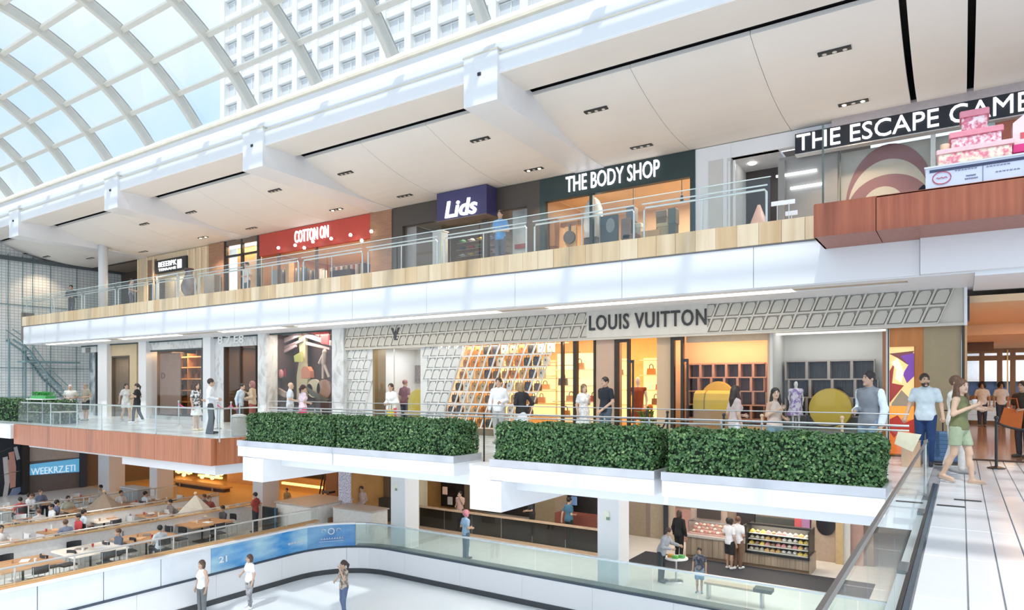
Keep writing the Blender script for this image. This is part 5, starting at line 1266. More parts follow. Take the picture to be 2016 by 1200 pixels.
for r, (px0, px1, z) in enumerate([(560, 604, 7.05), (610, 640, 6.85), (655, 725, 6.85)]):
    x0, x1 = FX(px0, 21.0), FX(px1, 21.0); t = thing('clothes_rack', ['clothes rack near the tan post in the red shop', 'clothes rack in the middle of the red shop', 'long clothes rack near the brick pier in the red shop'][r], 'clothes rack', ((x0 + x1) / 2, 21.0, Z3))
    MB().tube([(x0, 21, Z3), (x0, 21, z + .06), (x1, 21, z + .06), (x1, 21, Z3)], .018, 6).build('frame', BLACK, t)
    n = int((x1 - x0) / .16)
    for k in range(n): put('hanging_garment', GMES[(k * 7 + r) % 6], (x0 + .1 + .16 * k, 21.0, z), '%s garment, %s along the %s clothes rack of the red shop' % ('white black tan navy beige maroon'.split()[(k * 7 + r) % 6], ORDW[k], ('tan post', 'middle', 'brick pier')[r]), 'garment', 'garments on the red shop racks')
BX('tan_post', plain((.72, .45, .22)), g3, gx(551), gx(558), YG + .3, YG + .6, Z3, 7.3); BX('dark_table', plain((.07, .05, .05)), g3, gx(632), gx(672), YG + .5, YG + 1.1, Z3, gz(650, 528)); BX('grey_board', plain((.35, .40, .43)), g3, gx(527), gx(545), YG + .2, YG + .3, Z3, gz(535, 530))
# ---- brick and dark framed windows
g4 = thing('shop_facade', 'brown brick shop front with tall black framed windows', 'storefront', (gx(463), YG, Z3))
a, b = gx(414), gx(512)
BX('brick_pier', BRICK, g4, a, gx(444), YG - .1, YG + .2, Z3, ZT); BX('header', plain((.16, .12, .09)), g4, gx(444), b, YG - .05, YG + .1, gz(480, 478), ZT)
fm = MB()
for px in (446, 478, 510): fm.box(gx(px) - .09, gx(px) + .06, YG - .06, YG + .06, Z3, ZT)
fm.box(gx(446), gx(510), YG - .05, YG + .05, gz(480, 500) - .05, gz(480, 500) + .05).build('window_frame', BLACK, g4)
BX('window_backing', mat('amber_backing', (.72, .46, .24), .6, vary=.08), g4, gx(446), gx(480), YG + .6, YG + .7, Z3, 8.4); BX('window_backing', plain((.52, .47, .40)), g4, gx(480), gx(511), YG + .6, YG + .7, Z3, 8.4)
BX('glass_pane', SHOPGLASS, g4, gx(446), gx(511), YG, YG + .01, Z3, ZT); BX('chair_shape', plain((.28, .28, .28)), g4, gx(419), gx(440), YG - .5, YG - .15, Z3, 7.0)
area('shop_lamp', (gx(478), YG + .35, 8.4), 3, .3, 50, WARM, g4)
# ---- beige shop with black sign
g5 = thing('shop_facade', 'pale timber shop front with small black sign in white lettering', 'storefront', (gx(343), YG, Z3))
a, b = gx(272), gx(414); BT = grain('beige_boards', (.66, .50, .32), (.80, .64, .44), (4, 1, .2), 3, .5)
BX('cladding', BT, g5, a, b, YG + .0, YG + .2, gz(330, 545), ZT); BX('cladding', BT, g5, gx(366), b, YG, YG + .2, Z3, gz(330, 545)); BX('cladding', BT, g5, a, gx(283), YG, YG + .2, Z3, gz(330, 545))
for px in (273, 291, 304, 372, 384, 396, 408, 413): BX('batten', plain((.85, .70, .50)), g5, gx(px) - .05, gx(px) + .05, YG - .06, YG, Z3, ZT - .05)
for px in (292, 302): BX('brown_slat', plain((.33, .20, .13)), g5, gx(px) - .02, gx(px) + .35, YG - .03, YG, gz(px, 548), ZT - .2)
BX('sign_board', BLACK, g5, FX(305, YG - .15), FX(367, YG - .15), YG - .15, YG - .02, FZ(336, 534, YG - .15), FZ(336, 508, YG - .15))
letters('lettering', 'BEEEBPK', LIT, g5, FX(312, YG - .17), FX(347, YG - .17), FZ(330, 523, YG - .17), FZ(330, 513, YG - .17), YG - .15, .03, bold=.0); letters('lettering', 'TERRANE', LIT, g5, FX(312, YG - .17), FX(346, YG - .17), FZ(330, 531, YG - .17), FZ(330, 526, YG - .17), YG - .15, .03); BX('sign_mark', LIT, g5, FX(349, YG - .17), FX(357, YG - .17), YG - .18, YG - .15, FZ(353, 527, YG - .17), FZ(353, 510, YG - .17))
BX('doorway_back', plain((.62, .56, .46)), g5, gx(283), gx(366), YG + 1.2, YG + 1.3, Z3, 8.0)
MB().box(gx(309), gx(312), YG - .05, YG + .05, Z3, gz(330, 543)).box(gx(349), gx(352), YG - .05, YG + .05, Z3, gz(330, 543)).box(gx(309), gx(352), YG - .05, YG + .05, gz(330, 543), gz(330, 540)).build('door_frame', WHITE2, g5)
BX('glass_pane', SHOPGLASS, g5, gx(312), gx(349), YG, YG + .01, Z3, gz(330, 543))
area('shop_lamp', (gx(325), YG + .7, 7.8), 3, .6, 40, WARMW, g5)
x = FX(372, 16.5); t = thing('tall_vase', 'tall grey and plum vase standing on the gallery behind the railing', 'vase', (x, 16.5, Z3)); 
zz = FZ(372, 532, 16.5); MB().lathe([(.16, 0), (.18, .05), (.10, .15), (.14, .35), (.30, .62), (.32, .85), (.20, 1.2), (.13, zz - Z3 - .1), (.18, zz - Z3)], (x, 16.5, Z3), 18).build('body', grain('vase_glaze', (.16, .09, .09), (.45, .42, .42), (1, 1, .5), 2, .3), t, smooth=True); MB().lathe([(.2, 0), (.2, .08)], (x, 16.5, zz), 16).build('rim', plain((.12, .08, .08)), t)
# ---- corner of the gallery: slim column, dark recess, orange panel
tag(MB().lathe([(.22, 0), (.22, ZT - Z3 + .3)], (FX(203, 17.6), 17.6, Z3), 20).build('column', WHITE2, smooth=True), 'slim white round column at the end of the gallery', kind='structure')
g6 = thing('dark_recess', 'dark brown recess with orange panel at the gallery corner', 'recess', (-42, 22, Z3))
BX('back_wall', plain((.09, .065, .05)), g6, gx(150), gx(272), YG + 2.0, YG + 2.1, Z3 - 1, 10); BX('orange_panel', plain((.55, .16, .07)), g6, FX(168, YG + 1.7), FX(192, YG + 1.7), YG + 1.7, YG + 1.8, Z3, FZ(180, 543, YG + 1.7))
BX('pale_wall', plain((.60, .60, .60)), g6, XW, FX(165, YG + 1.6), YG + 1.5, YG + 1.6, Z3 - 1, 10); BX('return_wall', plain((.09, .065, .05)), g6, gx(272) - .1, gx(272), YG, YG + 2, Z3, 10); BX('recess_ceiling', plain((.30, .24, .19)), g6, XW, gx(272), YG + .06, YG + 2.1, 8.64, 8.7)
BX('floor_slab', plain((.5, .48, .45)), g6, XW, -39.9, 19.0, 22.2, Z3 - .6, Z3)
# ---- white wall, recessed door and black lit sign shop
g7 = struct('wall_gallery', 'white wall with recessed doorway beside the black lit sign', (gx(1450), YG, Z3))
BX('wall_panel', WHITE, g7, gx(1370), gx(1440), YG - .05, YG + .2, Z3, ZT); BX('wall_panel', mat('pale_grey_wall', (.62, .61, .58), .6), g7, gx(1396), gx(1424), YG - .07, YG - .05, Z3, gz(1400, 318))
BX('wall_head', WHITE, g7, gx(1440), gx(1700), YG - .05, YG + .2, gz(1500, 300), ZT)
BX('recess_ceiling', WHITE, g7, gx(1432), gx(1532), YG + .0, YG + 1.6, gz(1500, 300), gz(1500, 300) + .08)
BX('recess_wall', plain((.06, .05, .048)), g7, gx(1432), gx(1700), YG + 1.6, YG + 1.7, Z3, ZT); BX('recess_jamb', plain((.62, .62, .60)), g7, gx(1432), gx(1440), YG - .05, YG + 1.6, Z3, gz(1500, 300))
x, z = FX(1481, YG + .8), gz(1500, 300); MB().lathe([(.10, 0), (.12, .02), (.12, .03)], (x, YG + .8, z - .03), 14).build('recess_lamp', lamp_mat('round_lamp', (1, .96, .9), 14), g7)
for px in (1437, 1447): BX('door_trim', WHITE2, g7, gx(px) - .03, gx(px) + .03, YG - .08, YG, Z3, gz(1440, 318))
t = thing('cone_lamp', 'glowing pink cone shaped floor lamp in the recessed doorway', 'lamp', (FX(1492, YG + .6), YG + .6, Z3)); MB().lathe([(.42, 0), (.36, .7), (.24, 1.35), (.04, gz(1492, 393) - Z3)], (FX(1494, YG + .6), YG + .6, Z3), 18).build('shade', mat('rose_shade', (.70, .45, .36), .4, emit=.25, ecol=(.9, .5, .35)), t, smooth=True); MB().lathe([(.45, 0), (.45, .05)], (FX(1494, YG + .6), YG + .6, Z3), 18).build('base', BLACK, t)
g8 = thing('shop_facade', 'grey glass shop front under a long black sign with large lit lettering', 'storefront', (0, YG, Z3))
ye = 19.7; sx0_, sx1_ = FX(1565, ye), FX(2052, ye); s0, s1 = 1.6 + .3195 * ye, 1.6 + .3475 * ye
MB().box(sx0_, sx1_, ye, ye + .25, s0, s1).build('sign_box', mat('black_sign', (.012, .016, .024), .35), g8); BX('sign_rim', plain((.5, .5, .5), .4), g8, sx0_, sx1_, ye - .02, ye + .26, s0 - .03, s0)
letters('lettering', 'THE ESCAPE GAME', LIT, g8, FX(1568, ye - .05), FX(2030, ye - .05), 1.6 + .3225 * ye, 1.6 + .345 * ye, ye - .02, .05, bold=.0)
MB().box(gx(1640), 8, ye + .0, ye + .3, s1, ZT + .1).build('mauve_fascia', plain((.42, .37, .37)), g8)
GW = mat('grey_glass_wall', (.30, .30, .29), .3, vary=.03)
BX('grey_wall', GW, g8, gx(1532), gx(1648), YG + .1, YG + .2, Z3, s0 + .1)
MB().box(gx(1532), 8, YG + .3, YG + .4, Z3, s0).build('mural_wall', mat('mural_grey', (.50, .50, .46), .5), g8)
MV, CRM = mat('mural_mauve', (.30, .15, .16), .5), mat('mural_cream', (.60, .56, .48), .5)
def arch(px, py, rx, ry, m, k, a0_=0, a1_=PI):
    y = YG + .3 - .01 * k; x, z = W(px, py, y); RX = W(px + rx, py, y)[0] - x; RZ = W(px, py - ry, y)[1] - z
    MB().poly([(x + RX * math.cos(a0_ + (a1_ - a0_) * i / 20), z + RZ * math.sin(a0_ + (a1_ - a0_) * i / 20)) for i in range(21)] + ([(x, z)] if a1_ - a0_ < 6 else []), 'y', y - .01, y).build('mural_arch', m, g8)
arch(1750, 405, 92, 122, MV, 1); arch(1748, 405, 84, 92, CRM, 2, .25, PI - .2); arch(1748, 405, 84, 62, MV, 3); arch(1738, 405, 42, 38, CRM, 4); arch(1850, 405, 60, 55, CRM, 3, PI * .5, PI)
MB().box(gx(1532), gx(1545), YG - .02, YG + .3, Z3, s0).build('glass_return', GW, g8)
BX('glass_pane', SHOPGLASS, g8, gx(1655), gx(1850), YG - .02, YG - .01, Z3, s0); BX('glass_edge', plain((.12, .14, .14)), g8, gx(1653), gx(1656), YG - .03, YG, Z3, s0)
for px0, px1, py in ((1528, 1608, 342), (1556, 1620, 367)): BX('tube_lamp', lamp_mat('tube_white', (.95, .97, 1), 3), g8, FX(px0, YG + .05), FX(px1, YG + .05), YG + .02, YG + .08, FZ((px0 + px1) / 2, py, YG), FZ((px0 + px1) / 2, py, YG) + .06)
BX('white_post', plain((.66, .70, .69)), g8, gx(1832), gx(1842), YG - .05, YG + .2, Z3, s0); BX('red_wall', plain((.42, .14, .09)), g8, gx(1955), 8, YG - .1, YG + .1, Z3, s0)
for px, py in ((1530, 400), (1553, 397), (1558, 419)): o = thing('white_card', 'small white card stand %s behind the gallery glass' % {1530: 'left', 1553: 'upper', 1558: 'low'}[px], 'sign', (FX(px, 16), 16, Z3)); x, z = W(px, py, 16.0); BX('card', WHITE2, o, x - .13, x + .13, 16, 16.02, z - .05, z + .05); MB().tube([(x, 16.01, Z3), (x, 16.01, z)], .012, 6).build('stem', STEEL, o)
area('shop_lamp', (gx(1600), YG + 1.0, s0), 2, .8, 25, (.95, .97, 1), g8)
# ---- pink cake kiosk on the cherry box
kk = thing('cake_kiosk', 'pink tiered cake shaped kiosk above a white blue counter panel', 'kiosk', (2.2, 14.2, 4.98))
yk = 13.95; kx0 = FX(1822, yk); kz0, kz1 = 4.98, FZ(1822, 331, yk)
MB().box(kx0, 6, yk, yk + .9, kz0, kz1).build('counter', mat('counter_blue', (.60, .66, .78), .35, vary=.03), kk); BX('counter_line', plain((.05, .06, .12)), kk, kx0 + .06, 6, yk - .01, yk, kz1 - .10, kz1 - .05)
BX('counter_top', WHITE2, kk, kx0 - .02, 6, yk - .03, yk + .95, kz1 - .02, kz1 + .01); BX('counter_joint', plain((.2, .22, .3)), kk, FX(1935, yk) - .006, FX(1935, yk) + .006, yk - .006, yk, kz0, kz1 - .1)
x, z = FX(1854, yk), FZ(1854, 350, yk); MB().tube([(x + .135 * math.cos(k * PI / 12), yk - .012, z + .105 * math.sin(k * PI / 12)) for k in range(24)], .007, 5, closed=True).build('round_logo', plain((.55, .05, .10)), kk); MB().tube([(x - .08 + .02 * k, yk - .012, z + .012 * math.sin(k * 2.1)) for k in range(9)], .006, 5).build('logo_stroke', plain((.55, .05, .10)), kk)
for i, (px0, px1, py) in enumerate(((1880, 1925, 336), (1902, 1922, 346), (1900, 1926, 352), (1942, 1990, 328), (1960, 2010, 338))): [MB().tube([(FX(px0, yk) + (FX(px1, yk) - FX(px0, yk)) * (u + v * .7) / 7, yk - .006, FZ(px0, py, yk) + .014 * math.sin(5 * u + 9 * v + i)) for v in (0, .25, .5, .75, 1)], .005, 4).build('panel_scribble', plain((.25, .28, .42)), kk) for u in range(7)]
PINK = plain((.72, .26, .32), .5); PINKP = grain('pink_print', (.62, .16, .24), (.85, .72, .74), (1, 1, 1), 16, .5, 2, (.4, .6)); PINKL = plain((.82, .50, .52), .5); FLOR = grain('flower_print', (.75, .20, .28), (.86, .80, .62), (1, 1, 1), 14, .5, 2, (.35, .6))
def tier(px0, px1, py0_, py1_, y, d, lid, side, nm):
    a, b = FX(px0, y), FX(px1, y); z0, z1 = FZ(px0, py1_, y), FZ(px0, py0_, y); h = z1 - z0
    MB().cbox(a, b, y, y + d, z0, z0 + h * .7, .02).build(nm + '_box', side, kk); MB().cbox(a - .03, b + .03, y - .03, y + d + .03, z0 + h * .7, z1, .02).build(nm + '_lid', lid, kk)
tier(1847, 1993, 296, 326, 14.1, .7, PINKL, FLOR, 'cake_tier'); tier(1872, 1972, 262, 298, 14.2, .55, PINK, PINKP, 'cake_tier'); tier(1893, 1944, 220, 262, 14.3, .4, PINK, PINKP, 'cake_tier')
MB().lathe([(.055, 0), (.06, .02), (.075, .16), (.06, .17)], (FX(1860, 14.1), 14.2, FZ(1860, 300, 14.1)), 14).build('cream_pot', plain((.78, .55, .38)), kk)
xh = FX(1994, 14.2); zh = FZ(1994, 287, 14.2); MB().poly([(xh, zh), (xh + .5, zh), (xh + .5, zh + .38), (xh + .25, zh + .58), (xh, zh + .38)], 'y', 14.2, 14.6).build('toy_house', plain((.80, .62, .62)), kk); MB().box(xh, xh + .5, 14.15, 14.65, FZ(1994, 302, 14.2), zh).build('toy_house_base', plain((.66, .04, .20)), kk)
BX('toy_door', plain((.6, .1, .12)), kk, xh + .10, xh + .16, 14.19, 14.2, zh + .1, zh + .2)
t = thing('teal_poster', 'small pale teal poster on the red wall behind the pink kiosk', 'poster', (gx(1950), YG - .12, 7)); BX('sheet', plain((.45, .58, .58)), t, gx(1945), gx(1958), YG - .14, YG - .12, gz(1950, 250), gz(1950, 234)); BX('edge', WHITE2, t, gx(1944), gx(1959), YG - .12, YG - .11, gz(1950, 251), gz(1950, 233))
# ------------------------------------------------------------------ ice rink and lower concourse
ICE = grain('ice', (.80, .85, .88), (.90, .93, .95), (1, 1, 1), .5, .25, 5)
fi = struct('floor_ice', 'white ice sheet of the skating rink', (-6, 8, ZI))
RX0, RY1, RR = -19.0, 17.4, 2.2
def rink_path():
    pts = [(8.0, RY1)]
    x = 6.0
    while x > RX0 + RR: pts.append((x, RY1)); x -= 2.0
    for k in range(0, 13): a = PI / 2 + PI / 2 * k / 12; pts.append((RX0 + RR + RR * math.cos(a), RY1 - RR + RR * math.sin(a)))
    y = RY1 - RR - 2.0
    while y > -6: pts.append((RX0, y)); y -= 2.0
    return pts
RP = [Vector((p[0], p[1])) for p in rink_path()]
RS = [0.0]
for a_, b_ in zip(RP[:-1], RP[1:]): RS.append(RS[-1] + (b_ - a_).length)
def rp_at(s):
    for i in range(len(RP) - 1):
        if RS[i + 1] >= s or i == len(RP) - 2:
            t = (s - RS[i]) / (RS[i + 1] - RS[i]); p = RP[i].lerp(RP[i + 1], t)
            def nrm(j): d = (RP[min(j + 1, len(RP) - 1)] - RP[max(j - 1, 0)]).normalized(); return Vector((d.y, -d.x)) * -1
            return p, (nrm(i) * (1 - t) + nrm(i + 1) * t).normalized()
def s_near(x, y): return min(((RS[i] + (RS[i + 1] - RS[i]) * t / 20, (RP[i].lerp(RP[i + 1], t / 20) - Vector((x, y))).length) for i in range(len(RP) - 1) for t in range(20)), key=lambda q: q[1])[0]
def ribbon(name, m, parent, s0, s1, o0, o1, z0, z1, step=.4):
    "curved wall piece following the rink edge; o = offset away from the ice"
    n = max(1, int(math.ceil((s1 - s0) / step))); vs, fs = [], []
    for i in range(n + 1):
        p, nr = rp_at(s0 + (s1 - s0) * i / n)
        sgn = 1 if (p + nr * .1 - Vector((0, 5))).length > (p - Vector((0, 5))).length else -1
        for o, z in ((o0, z0), (o1, z0), (o1, z1), (o0, z1)): q = p + nr * sgn * o; vs.append((q.x, q.y, z))
    for i in range(n):
        a, b = 4 * i, 4 * (i + 1)
        for k in range(4): fs.append((a + k, a + (k + 1) % 4, b + (k + 1) % 4, b + k))
    fs += [(0, 3, 2, 1), (4 * n, 4 * n + 1, 4 * n + 2, 4 * n + 3)]
    return MB().add(vs, fs).build(name, m, parent)
ip = [(p.x, p.y) for p in RP] + [(8.0, -5.5)]
MB().poly(ip[::-1], 'z', ZI - .1, ZI).build('ice_sheet', ICE, fi)
rb = thing('rink_barrier', 'white rink boards with dark trim and glass panels above', 'barrier', (-10, 17, ZI))
ST = RS[-1]; S_c = s_near(FL(416, 1128, -4.15)[0], FL(416, 1128, -4.15)[1]); S_b = s_near(-18.75, 16.75); S_g = s_near(*FL(700, 1073, -4.15))
s = 0.0
while s < ST - .1: e = min(s + 2.4, ST); ribbon('board_panel', WHITE2, rb, s + .004, e - .004, 0, .12, ZI + .17, -4.17); s = e
ribbon('kick_plate', plain((.05, .055, .06), .4), rb, 0, ST, -.02, .12, ZI, ZI + .17)
ribbon('trim_line', plain((.05, .07, .10), .4), rb, 0, ST, -.015, .14, -4.20, -4.15)
ribbon('curb', plain((.12, .14, .14), .5), rb, 0, S_g, .14, .55, ZL, -4.17)
s = 0.0
while s < S_g - .05: e = min(s + 1.25, S_g); ribbon('glass_panel', GREENGLASS, rb, s + .01, e - .01, .05, .065, -4.15, -3.36); s = e
ribbon('glass_cap', mat('cap_rail', (.62, .68, .70), .25, .5), rb, 0, S_g, .02, .10, -3.37, -3.32)
# printed blue panels
def blue_panel_mat(name, c1, c2): return grain(name, c1, c2, (.35, .35, 1), 1.6, .3, 4, (.35, .65))
S_m = s_near(*FL(605, 1082, -4.15))
ad = ribbon('blue_banner', blue_panel_mat('ice_blue_print', (.01, .24, .62), (.50, .74, .80)), rb, S_m, S_c, .03, .09, -4.14, -3.36); ad['label'] = 'ice blue printed banner panel'
ad2 = ribbon('blue_banner', blue_panel_mat('slate_blue_print', (.04, .20, .50), (.24, .46, .66)), rb, S_g, S_m, .03, .09, -4.14, -3.36); ad2['label'] = 'slate blue printed banner with ring logo'
def ad_pt(px, py):
    X, Y = -19.0, 14
    for X in (RX0 - .02,):
        Y = YX(px, X); return Y, ZX(px, py, X)
y0_, z0_ = ad_pt(430, 1108); y1_, z1_ = ad_pt(446, 1092)
letters('print', '21', WHITE2, rb, min(y0_, y1_), max(y0_, y1_), min(z0_, z1_), max(z0_, z1_), RX0 + .0, .012, '+x', .02)
y0_, z0_ = ad_pt(566, 1071); y1_, z1_ = ad_pt(598, 1063); [MB().tube([(RX0 + .006, y0_ + (y1_ - y0_) * (u + v * .8) / 8, (z0_ + z1_) / 2 + .04 * math.sin(4 * u + 8 * v)) for v in (0, .3, .6, 1)], .012, 4).build('print_stroke', WHITE2, rb) for u in range(8)]
# ring logo on the curved slate panel
sm_ = (S_g + S_m) / 2; p_, n_ = rp_at(sm_)
lg = MB(); d_ = Vector((n_.y, -n_.x)); sg = 1 if (p_ + n_ * .1 - Vector((0, 5))).length < (p_ - Vector((0, 5))).length else -1
def lp(u, v): q = p_ + n_ * sg * .03 - d_ * u * sg; return (q.x, q.y, v)
lg.tube([lp(.10 * math.cos(k * PI / 8), -3.58 + .10 * math.sin(k * PI / 8)) for k in range(16)], .018, 5, closed=True)
for du in (-.26, .26): lg.tube([lp(du + .07 * math.cos(k * PI / 8), -3.56 + .07 * math.sin(k * PI / 8)) for k in range(10)], .014, 5)
for k in range(9): u = -.36 + .09 * k; lg.tube([lp(u, -3.86), lp(u + .04, -3.80), lp(u + .05, -3.87)], .012, 4)
lg.tube([lp(-.42, -3.93), lp(.42, -3.93)], .008, 4); lg.build('ring_logo', WHITE2, rb)
s = S_c; k = 0
while s < ST - .1:
    e = min(s + 1.55, ST); ribbon('white_panel', mat('milky_panel', (.78, .82, .86), .3, vary=.03), rb, s + .012, e - .012, .03, .09, -4.14, -3.38); s = e; k += 1
ribbon('panel_cap', WHITE2, rb, S_g, ST, .0, .16, -3.37, -3.31)
ribbon('timber_cap', plain((.58, .32, .12), .4), rb, S_m, ST, .16, .30, -3.34, -3.29)
ribbon('back_panel', WHITE2, rb, S_g, ST, .16, .26, ZL, -3.34)

lf = struct('floor_concourse', 'pale floor of the lower concourse', (-18, 22, ZL))
MB().box(-19.3, 8, 17.55, 40, ZL - .1, ZL).box(XW - 4, -19.2, -4, 40, ZL - .1, ZL).build('paving', mat('concourse_floor', (.78, .77, .74), .25, vary=.04), lf)
MB().box(XW - 6, 9, 31, 31.2, ZL, 0).build('back_wall', plain((.20, .15, .11)), lf)
COLM = WHITE2
def column(px0, px1, Y, label, d=.75):
    a, b = FX(px0, Y), FX(px1, Y); o = MB().cbox(a, b, Y, Y + d, ZL, -.42, .015).build('column', COLM); tag(o, label, kind='structure'); return o, (a + b) / 2
c1, xc1 = column(769, 798, 18.3, 'square white column beside the dark restaurant'); c2, xc2 = column(1176, 1218, 18.3, 'square white column left of the bakery')
for c, x, px, py in ((c1, xc1, 779, 958), (c2, xc2, 1195, 1014)): z = FZ(px, py, 18.28); BX('notice', plain((.85, .84, .70)), c, FX(px, 18.28) - .09, FX(px, 18.28) + .07, 18.27, 18.3, z - .14, z + .14); BX('notice_mark', plain((.25, .35, .25)), c, FX(px, 18.28) - .02, FX(px, 18.28) + .09, 18.255, 18.27, z - .13, z - .04)
TANC = mat('tan_column', (.52, .40, .30), .6)
for px0, px1, lb in ((193, 214, 'first pale column behind the food court'), (294, 309, 'second pale column behind the food court'), (497, 517, 'third pale column behind the food court')): column(px0, px1, 19.2, lb, .9)
# ---- dark restaurant with glass front rail
dr = thing('restaurant_front', 'dark restaurant front with glass parapet and timber rails', 'storefront', (FX(990, 21.5), 21.5, ZL))
a, b = FX(815, 21.5), FX(1182, 21.5)
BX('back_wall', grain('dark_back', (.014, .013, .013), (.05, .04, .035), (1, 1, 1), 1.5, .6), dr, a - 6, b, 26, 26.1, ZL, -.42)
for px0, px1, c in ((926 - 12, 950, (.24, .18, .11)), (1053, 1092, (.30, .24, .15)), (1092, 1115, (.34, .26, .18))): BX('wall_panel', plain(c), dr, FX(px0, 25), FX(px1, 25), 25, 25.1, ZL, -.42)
BX('side_pier', mat('cream_pier', (.55, .49, .36), .6), dr, FX(814, 21.4), FX(823, 21.4), 21.4, 22, ZL, -.42)
DG = glass('smoked_glass', (.20, .19, .17), .05)
xs_ = np.linspace(FX(823, 21.5), b, 7)
for x0, x1 in zip(xs_[:-1], xs_[1:]): BX('smoked_panel', DG, dr, x0 + .01, x1 - .01, 21.5, 21.515, ZL + .08, -3.5)
RW = plain((.52, .36, .24), .4); BX('top_rail', RW, dr, xs_[0], b, 21.44, 21.56, -3.52, -3.45); BX('bottom_rail', RW, dr, xs_[0], b, 21.42, 21.58, ZL, ZL + .1)
for i, (px, py, c) in enumerate(((843, 955, (.7, .2, .08)), (876, 965, (.6, .4, .3)), (848, 990, (.5, .3, .15)), (1130, 985, (.15, .25, .45)), (886, 985, (.35, .33, .3)))):
    x, z = W(px, py, 25.5); t = thing('hanging_sign', ['small glowing red wall lantern', 'pale pink statue lamp', 'amber table lantern', 'blue tilted wall screen', 'grey wall plaque'][i] + ' in the dark restaurant', 'decoration', (x, 25.5, z)); MB().cbox(x - .14, x + .14, 25.45, 25.55, z - .18, z + .18, .03).build('face', mat('deco_%d' % i, c, .5, emit=.35, ecol=c), t); MB().tube([(x, 25.55, z), (x, 26, z)], .02, 6).build('bracket', BLACK, t)
area('restaurant_lamp', ((a + b) / 2, 23.5, -.6), 6, 1, 22, WARM, dr)
MB().box(FX(1092, 23), FX(1175, 23), 23, 23.6, ZL, -3.4).build('bar_counter', plain((.22, .06, .04)), dr)
# ---- timber wall corner between the columns, with banner and white counters
tw2 = thing('timber_wall', 'brown timber clad wall with small white notice', 'wall', (FX(730, 22), 22, ZL))
a, b = FX(690, 22), FX(775, 22); n = 12
for k in range(n): BX('board', grain('brown_boards%d' % (k % 2), (.20, .14, .09), (.30, .21, .14), (3, 1, .15), 5, .5), tw2, a + (b - a) * k / n + .005, a + (b - a) * (k + 1) / n - .005, 22, 22.06, ZL, -.42)
x, z = W(706, 938, 21.98); BX('notice', plain((.75, .70, .58)), tw2, x - .12, x + .12, 21.97, 22, z - .16, z + .16); BX('dark_base', plain((.10, .09, .08)), tw2, FX(733, 21.8), b, 21.7, 22, ZL, ZL + 1.0)
pb_ = thing('patterned_banner', 'tall white banner with fine lilac pattern', 'banner', (FX(678, 19.5), 19.5, ZL)); BX('cloth', grain('lilac_print', (.45, .40, .60), (.82, .82, .86), (1, 1, 1), 18, .6, 3, (.42, .56)), pb_, FX(666, 19.5), FX(690, 19.5), 19.5, 19.55, -3.35, -.72); BX('top_bar', plain((.06, .05, .12)), pb_, FX(666, 19.5), FX(690, 19.5), 19.48, 19.57, -.72, -.66); BX('base', BLACK, pb_, FX(668, 19.5), FX(688, 19.5), 19.4, 19.65, ZL, ZL + .05); MB().tube([(FX(678, 19.5), 19.56, ZL), (FX(678, 19.5), 19.56, -.7)], .025, 6).build('pole', STEEL, pb_)
def counter(px0, px1, pyt, pyb, Y, label, d=.7):
    a, b = FX(px0, Y), FX(px1, Y); zt = FZ((px0 + px1) / 2, pyt, Y); t = thing('low_counter', label, 'counter', ((a + b) / 2, Y, ZL)); MB().cbox(a, b, Y, Y + d, ZL, zt - .05, .02).build('body', plain((.80, .79, .76), .5), t); MB().box(a - .04, b + .04, Y - .05, Y + d + .05, zt - .05, zt).build('top', plain((.55, .46, .40), .4), t); return t
counter(655, 731, 1001, 1030, 18.6, 'low white counter below the lilac banner', .9); counter(543, 612, 991, 1040, 17.9, 'white counter block beside the dark panel', 2.2)
t = thing('gloss_screen', 'black glossy panel at the end of the food court rail', 'panel', (FX(530, 17.6), 17.6, ZL)); BX('sheet', mat('black_gloss', (.03, .04, .05), .15), t, FX(516, 17.6), FX(543, 17.6), 17.6, 17.7, ZL, FZ(530, 998, 17.6)); BX('edge', plain((.05, .18, .30)), t, FX(541, 17.6), FX(543, 17.6), 17.58, 17.6, ZL, FZ(530, 998, 17.6))
t = thing('bread_tray', 'curved white tray with dark rolls on a timber shelf', 'tray', (FX(630, 18.8), 18.8, ZL)); x, z = W(632, 1012, 18.8); MB().poly([(x - .45, z + .03), (x - .3, z - .05), (x + .1, z - .06), (x + .45, z + .1), (x + .1, z), (x - .3, z + .0)], 'y', 18.8, 19.05).build('tray', WHITE2, t); BX('shelf', plain((.45, .27, .15)), t, x - .6, x + .5, 18.75, 19.3, ZL, z - .08)
for k in range(3): MB().ball((x - .25 + .12 * k, 18.92, z + .06), (.08, .08, .06), 8, 5).build('roll', plain((.12, .08, .06)), t)
